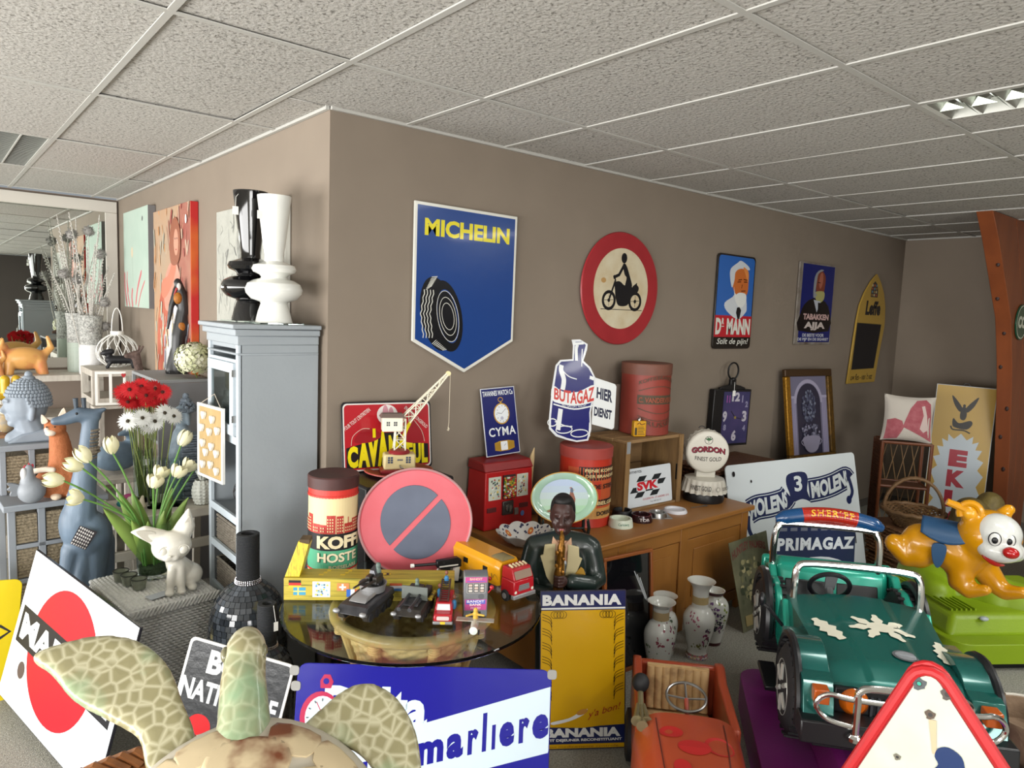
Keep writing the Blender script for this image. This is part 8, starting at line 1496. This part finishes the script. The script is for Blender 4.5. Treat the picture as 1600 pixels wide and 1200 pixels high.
# Delta sign
t = lean('enamel_sign', 'long blue and white enamel sign with a red pocket watch', 'sign', (-.565, -.93, 0), -38, 11, -.5); W, Hh = .855, .61; DBL = enamel('#1c1b84'); WD = enamel('#c3d3dc'); panel(t, W, Hh, DBL, .006, .035); a = Art(t, .006); a.poly('background_print', rrect(.004, .004, W - .004, Hh - .004, .033), DBL)
a.poly('band_print', [(.004, .11), (W - .004, .34), (W - .004, .545), (.004, .30)], WD)
a.poly('band_print', [(.3, .385), (W - .003, .555), (W - .003, .345), (.05, .12), (.05, .30)], WD)
a.text('Delta', .095, .40, .345, .14, WD, .045); sl = .245
for s_, u0, u1, v0, hh in (('m', .415, .5, 0, .075), ('a', .51, .565, 0, .08), ('r', .58, .615, 0, .08), ('l', .628, .642, 0, .125), ('i', .66, .672, 0, .08), ('e', .685, .735, 0, .08), ('r', .75, .785, 0, .08), ('e', .795, .85, 0, .08)):
    zb = .285 + (u0 - .415) * sl; a.text(s_ if s_ != 'i' else 'l', 0, 0, 1, 1, DBL, .05, f=lambda u, v: (u0 + (u1 - u0) * u, zb + (u1 - u0) * u * sl + hh * v))
for s_, u0, u1, hh in (('g', .17, .22, .09), ('l', .235, .25, .12), ('i', .265, .28, .08)): zb = .16 + (u0 - .17) * sl; a.text(s_ if s_ != 'i' else 'l', 0, 0, 1, 1, DBL, .05, f=lambda u, v: (u0 + (u1 - u0) * u, zb + (u1 - u0) * u * sl + hh * v))
a.text('YPER', .62, .175, .19, .10, WD, .04); RR2 = enamel('#a82a4c'); a.ell('pocket_watch', .085, .435, .068, .085, RR2); a.ell('pocket_watch', .09, .435, .056, .07, WD)
for k in range(12): c, s_ = cos(pi * k / 6), sin(pi * k / 6); a.line('pocket_watch', [(.09 + .043 * c, .435 + .054 * s_), (.09 + .051 * c, .435 + .063 * s_)], .003, BLACK, 9)
a.line('pocket_watch', [(.1, .43), (.07, .485)], .003, RR2); a.line('pocket_watch', [(.1, .43), (.065, .385)], .003, RR2); a.poly('pocket_watch', [(.08, .53), (.115, .53), (.122, .552), (.11, .575), (.09, .575), (.078, .555)], RR2); a.ell('pocket_watch', .098, .553, .01, .01, DBL); a.done()
for x, z in ((-.008, .585), (.0, .535), (.858, .595)): b = MB(); b.prism(rrect(x - .018, z - .016, x + .014, z + .016, .01, 4), -.008, -.003); b.build('screw_tab', mat('#8d8c88', r=.5), t, bev=.002)
# black national sign
t = lean('enamel_sign', 'black sign with white rim and letters behind the turtle head', 'sign', (-.80, -.45, .30), -44.5, 10.4, -11.1); W, Hh = .394, .316
b = MB(); b.prism(rrect(0, -.18, W, Hh, .02), -.006, 0); b.build('plate', enamel('#c9c9c7'), t, bev=.003); a = Art(t, .006); a.poly('background_print', rrect(.01, -.17, W - .01, Hh - .01, .015), mat('#26282c', r=.25, coat=.3, bump=(40, .15), name='black_enamel')); WD2 = enamel('#c9cccd')
a.text('BO', .085, .205, .13, .085, WD2, .045); a.text('NATIONALE', .01, .105, .36, .075, WD2, .035); a.ell('red_disc', .11, .02, .045, .045, enamel('#b31c22')); a.rect('white_box', .31, .02, .38, .035, WD2); a.done()
# Martini sign
t = lean('enamel_sign', 'large white sign with a red disc leaning on the hamper', 'sign', (-1.212, .63, .06), -76.6, 14, -3.5); W, Hh = .964, .632; panel(t, W, Hh, enamel('#23222a'), .012); a = Art(t, .012); a.rect('background_print', .003, .003, W - .003, Hh - .003, mat('#cfd4d8', r=.4, spec=.3, name='white_enamel')); a.ell('red_disc', .46, .32, .30, .262, mat('#9c0f1e', r=.5, spec=.2, name='flat_red'), n=48)
a.poly('name_band', [(.035, .245), (W - .035, .245), (W - .035, .40), (.035, .40)], mat('#141318', r=.5, spec=.2)); a.text('MARTINI', .06, .268, W - .12, .108, mat('#d8dde0', r=.25), .04); a.ell('enamel_chip', .16, .16, .035, .035, paint('#3c2b2c', .5)); a.done()
t = lean('enamel_sign', 'corner of a bright yellow sign at the left frame edge', 'sign', (-1.49, .70, .0), -5, 6, -6); panel(t, .32, .56, enamel('#cbb413'), .006, .03); a = Art(t, .006); a.line('arrow_print', [(.25, .3), (.29, .33), (.25, .36)], .012, BLACK); a.done()

# ------------------------------------------------------------ turtle on its wicker stand
CBW = mat('#a0683a', r=.45, coat=.2, var=(40, '#6b4020', .3), name='glossy_brown_wicker'); t = T('wicker_stand', 'round glossy brown wicker drum stand beneath the turtle', 'stand', (-1.165, -1.95, 0)); t.scale = (1.47, 1.47, .935); b = MB()
def dr(u, w):
    th = 2 * pi * u; z = .0 + 1.02 * w; r = .205 + .02 * sin(pi * w) ; k = 30; r += .0045 * cos(k * th) * (1 if int(w * 90) % 2 else -1) ; return (r * cos(th), r * sin(th), z)
b.grid(dr, 240, 91, cu=True); b.build('woven_body', CBW, t, ang=80); b = MB(); b.lathe([(0, 1.0), (.2, 1.0), (.2, 1.01), (0, 1.01)], 40, cap=False); b.build('top_disc', CBW, t)
b = MB()
for k in range(84): a_ = 2 * pi * k / 84; b.tube([(.198 * cos(a_), .198 * sin(a_), 1.01), (.212 * cos(a_ + .09), .212 * sin(a_ + .09), 1.03), (.226 * cos(a_ + .16), .226 * sin(a_ + .16), 1.012)], .0065, 6)
b.build('rolled_rim', CBW, t)
TU = mat('#b5b093', r=.32, coat=.25, var=(52, '#8a8462', .10, 'voro', .09), var2=(9, '#7f9a78', .62, .09), bump=(52, .08, 'voro'), name='crackled_green_glaze'); TS = mat('#c9b794', r=.35, coat=.2, var2=(26, '#5f3018', .66, .05), var=(11, '#6f3a1e', .06, 'noise', .55), name='cream_brown_shell'); TG = mat('#b9b2a3', r=.5, name='grey_grout')
t = T('turtle_figurine', 'sea turtle figurine with green crackled flippers and cream brown shell', 'figurine', (-1.125, -2.155, 1.115), (radians(33), 0, radians(-25)))
k_ = .00094; tq = lambda L: [((x - 405) * k_, (1255 - y) * k_ * 1.08) for x, y in L]
def flip(pts, z0, nm):
    b = MB(); b.prism(spl(tq(pts), 5), z0 - .012, z0 + .012, 'xy'); return b.build(nm, TU, t, remesh=.0055, smooth=10)
flip([(72, 995), (125, 975), (180, 972), (230, 990), (272, 1030), (298, 1080), (325, 1140), (300, 1180), (268, 1175), (248, 1130), (200, 1098), (150, 1068), (104, 1022)], .02, 'flipper'); flip([(455, 1160), (500, 1118), (540, 1090), (578, 1084), (615, 1106), (640, 1146), (650, 1200), (640, 1260), (600, 1235), (560, 1185), (515, 1165), (480, 1185)], .02, 'flipper')
figure('head_and_neck', TU, t, [('t', [(-.01, .05, .02), (-.012, .13, .035), (-.018, .19, .04), (-.018, .235, .035)], [.05, .036, .032, .028]), ('e', (-.018, .225, .042), (.031, .048, .03))], .006, 4)
for x in (-.046, .008): b = MB(); b.ell((x, .225, .05), (.006, .012, .009)); b.build('eye', mat('#6f6c52', r=.2, coat=.5), t)
def shz(x, y): q = (x / .19) ** 2 + ((y + .08) / .215) ** 2; return .075 * sqrt(max(0, 1 - q)) + .018
b = MB(); b.ell((0, -.08, .012), (.195, .22, .082), n=48, k=24); b.build('shell', TG, t)
def scute(pts):
    c = V((sum(p[0] for p in pts) / len(pts), sum(p[1] for p in pts) / len(pts))); b = MB(); P_ = spl(pts, 3); n = len(P_); vs = []; R_ = (1, .97, .85, .6, .3)
    for i, s_ in enumerate(R_):
        for p in P_: x, y = c.x + (p[0] - c.x) * s_ * .94, c.y + (p[1] - c.y) * s_ * .94; vs.append((x, y, shz(x, y) + (-.004 if i == 0 else .004)))
    vs.append((c.x, c.y, shz(c.x, c.y) + .005)); fs = [(i * n + j, i * n + (j + 1) % n, (i + 1) * n + (j + 1) % n, (i + 1) * n + j) for i in range(len(R_) - 1) for j in range(n)] + [((len(R_) - 1) * n + j, (len(R_) - 1) * n + (j + 1) % n, len(vs) - 1) for j in range(n)]
    b.add(vs, fs); b.build('scute', TS, t, ang=70)
for y in (.055, -.02, -.1, -.18): scute([(-.035, y - .04), (.035, y - .04), (.06, y), (.035, y + .035), (-.035, y + .035), (-.06, y)])
for s_ in (-1, 1):
    for y in (.0, -.075, -.155): scute([(s_ * .045, y + .025), (s_ * .07, y - .01), (s_ * .07, y - .025), (s_ * .12, y - .045), (s_ * .135, y), (s_ * .11, y + .04), (s_ * .06, y + .04)])
    for k in range(7): q0, q1 = radians(80 - k * 24), radians(80 - (k + 1) * 24 + 2); scute([(s_ * .18 * cos(q0), -.08 + .20 * sin(q0)), (s_ * .18 * cos(q1), -.08 + .20 * sin(q1)), (s_ * .142 * cos(q1), -.08 + .155 * sin(q1)), (s_ * .142 * cos(q0), -.08 + .155 * sin(q0))])
for s_ in (-1, 1): figure('rear_flipper', TU, t, [('t', [(s_ * .11, -.22, .01), (s_ * .17, -.3, .0)], [.035, .02])], .007, 4)

# ------------------------------------------------------------ bits at the right edge
t = T('stone_trough', 'old tan stone bowl with a white chipped edge at the right frame edge', 'bowl', (1.88, -2.35, .12), .5); b = MB(); b.lathe([(0, 0), (.10, 0), (.13, .05), (.165, .16), (.16, .185), (.14, .18), (.12, .10), (0, .07)], 28, cap=False); b.build('body', mat('#8a735c', r=.8, var=(9, '#5f4a3a', .3), bump=(40, .5), name='tan_stone'), t, ang=60); b = MB(); b.tube([(.152 * cos(a_), .152 * sin(a_), .182) for a_ in [pi * i / 16 + 3.6 for i in range(17)]], .007, 6); b.build('chipped_edge', paint('#c5bfb3', .7), t)
t = T('bowl_stand', 'plain dark wooden box under the stone bowl', 'stand', (1.88, -2.35, 0), .5); b = MB(); b.box((-.16, -.16, 0), (.16, .16, .12)); b.build('box', mat('#4a3426', r=.6, var=(8, '#34241a', .3)), t, bev=.006)
t = T('black_post', 'short black capped metal post between the green car and stone bowl', 'post', (1.77, -2.17, 0)); b = MB(); b.tube([(0, 0, 0), (.0, 0, .33)], .014, 10); b.build('pole', STEEL, t); b = MB(); b.tube([(0, 0, .33), (0, 0, .41)], [.02, .017], 12); b.build('cap', BLACK, t); b = MB(); b.lathe([(0, 0), (.05, 0), (.05, .012), (0, .015)], 20); b.build('foot', BLACK, t)
t = T('blue_crate', 'dark blue box at the right edge behind the yellow bear', 'box', (4.25, -2.25, 0), 0); b = MB(); b.box((0, 0, 0), (.55, .48, .62)); b.build('body', mat('#163a55', r=.5, name='navy_plastic'), t, bev=.01); b = MB(); b.box((-.01, -.01, .48), (.56, .49, .51)); b.build('rib', mat('#1d5580', r=.5), t, bev=.004)
t = T('rope_coil', 'off-white spiral peg sticking out above the blue box', 'peg', (4.27, -1.83, .62), 0); b = MB(); b.tube([(-.1 + .01 * k, .0, .09 + .003 * sin(k * 2.2)) for k in range(14)], [.016 + .003 * (k % 2) for k in range(14)], 8); b.box((.0, -.01, 0), (.02, .01, .09)); b.build('peg', paint('#c5c0b0', .6), t)
t = T('carved_log', 'dark gnarled brown log behind the yellow bear', 'wood carving', (4.02, -1.45, 0), 0); figure('log', mat('#3a2d1c', r=.6, var=(9, '#6f6030', .2), bump=(20, 1), name='gnarled_wood'), t, [('t', [(0, 0, .08), (.02, 0, .3), (-.03, 0, .55)], [.17, .19, .12]), ('t', [(.0, 0, .3), (.18, -.05, .6)], [.12, .09]), ('t', [(.15, 0, .12), (.3, 0, .25)], [.12, .08])], .018, 3)
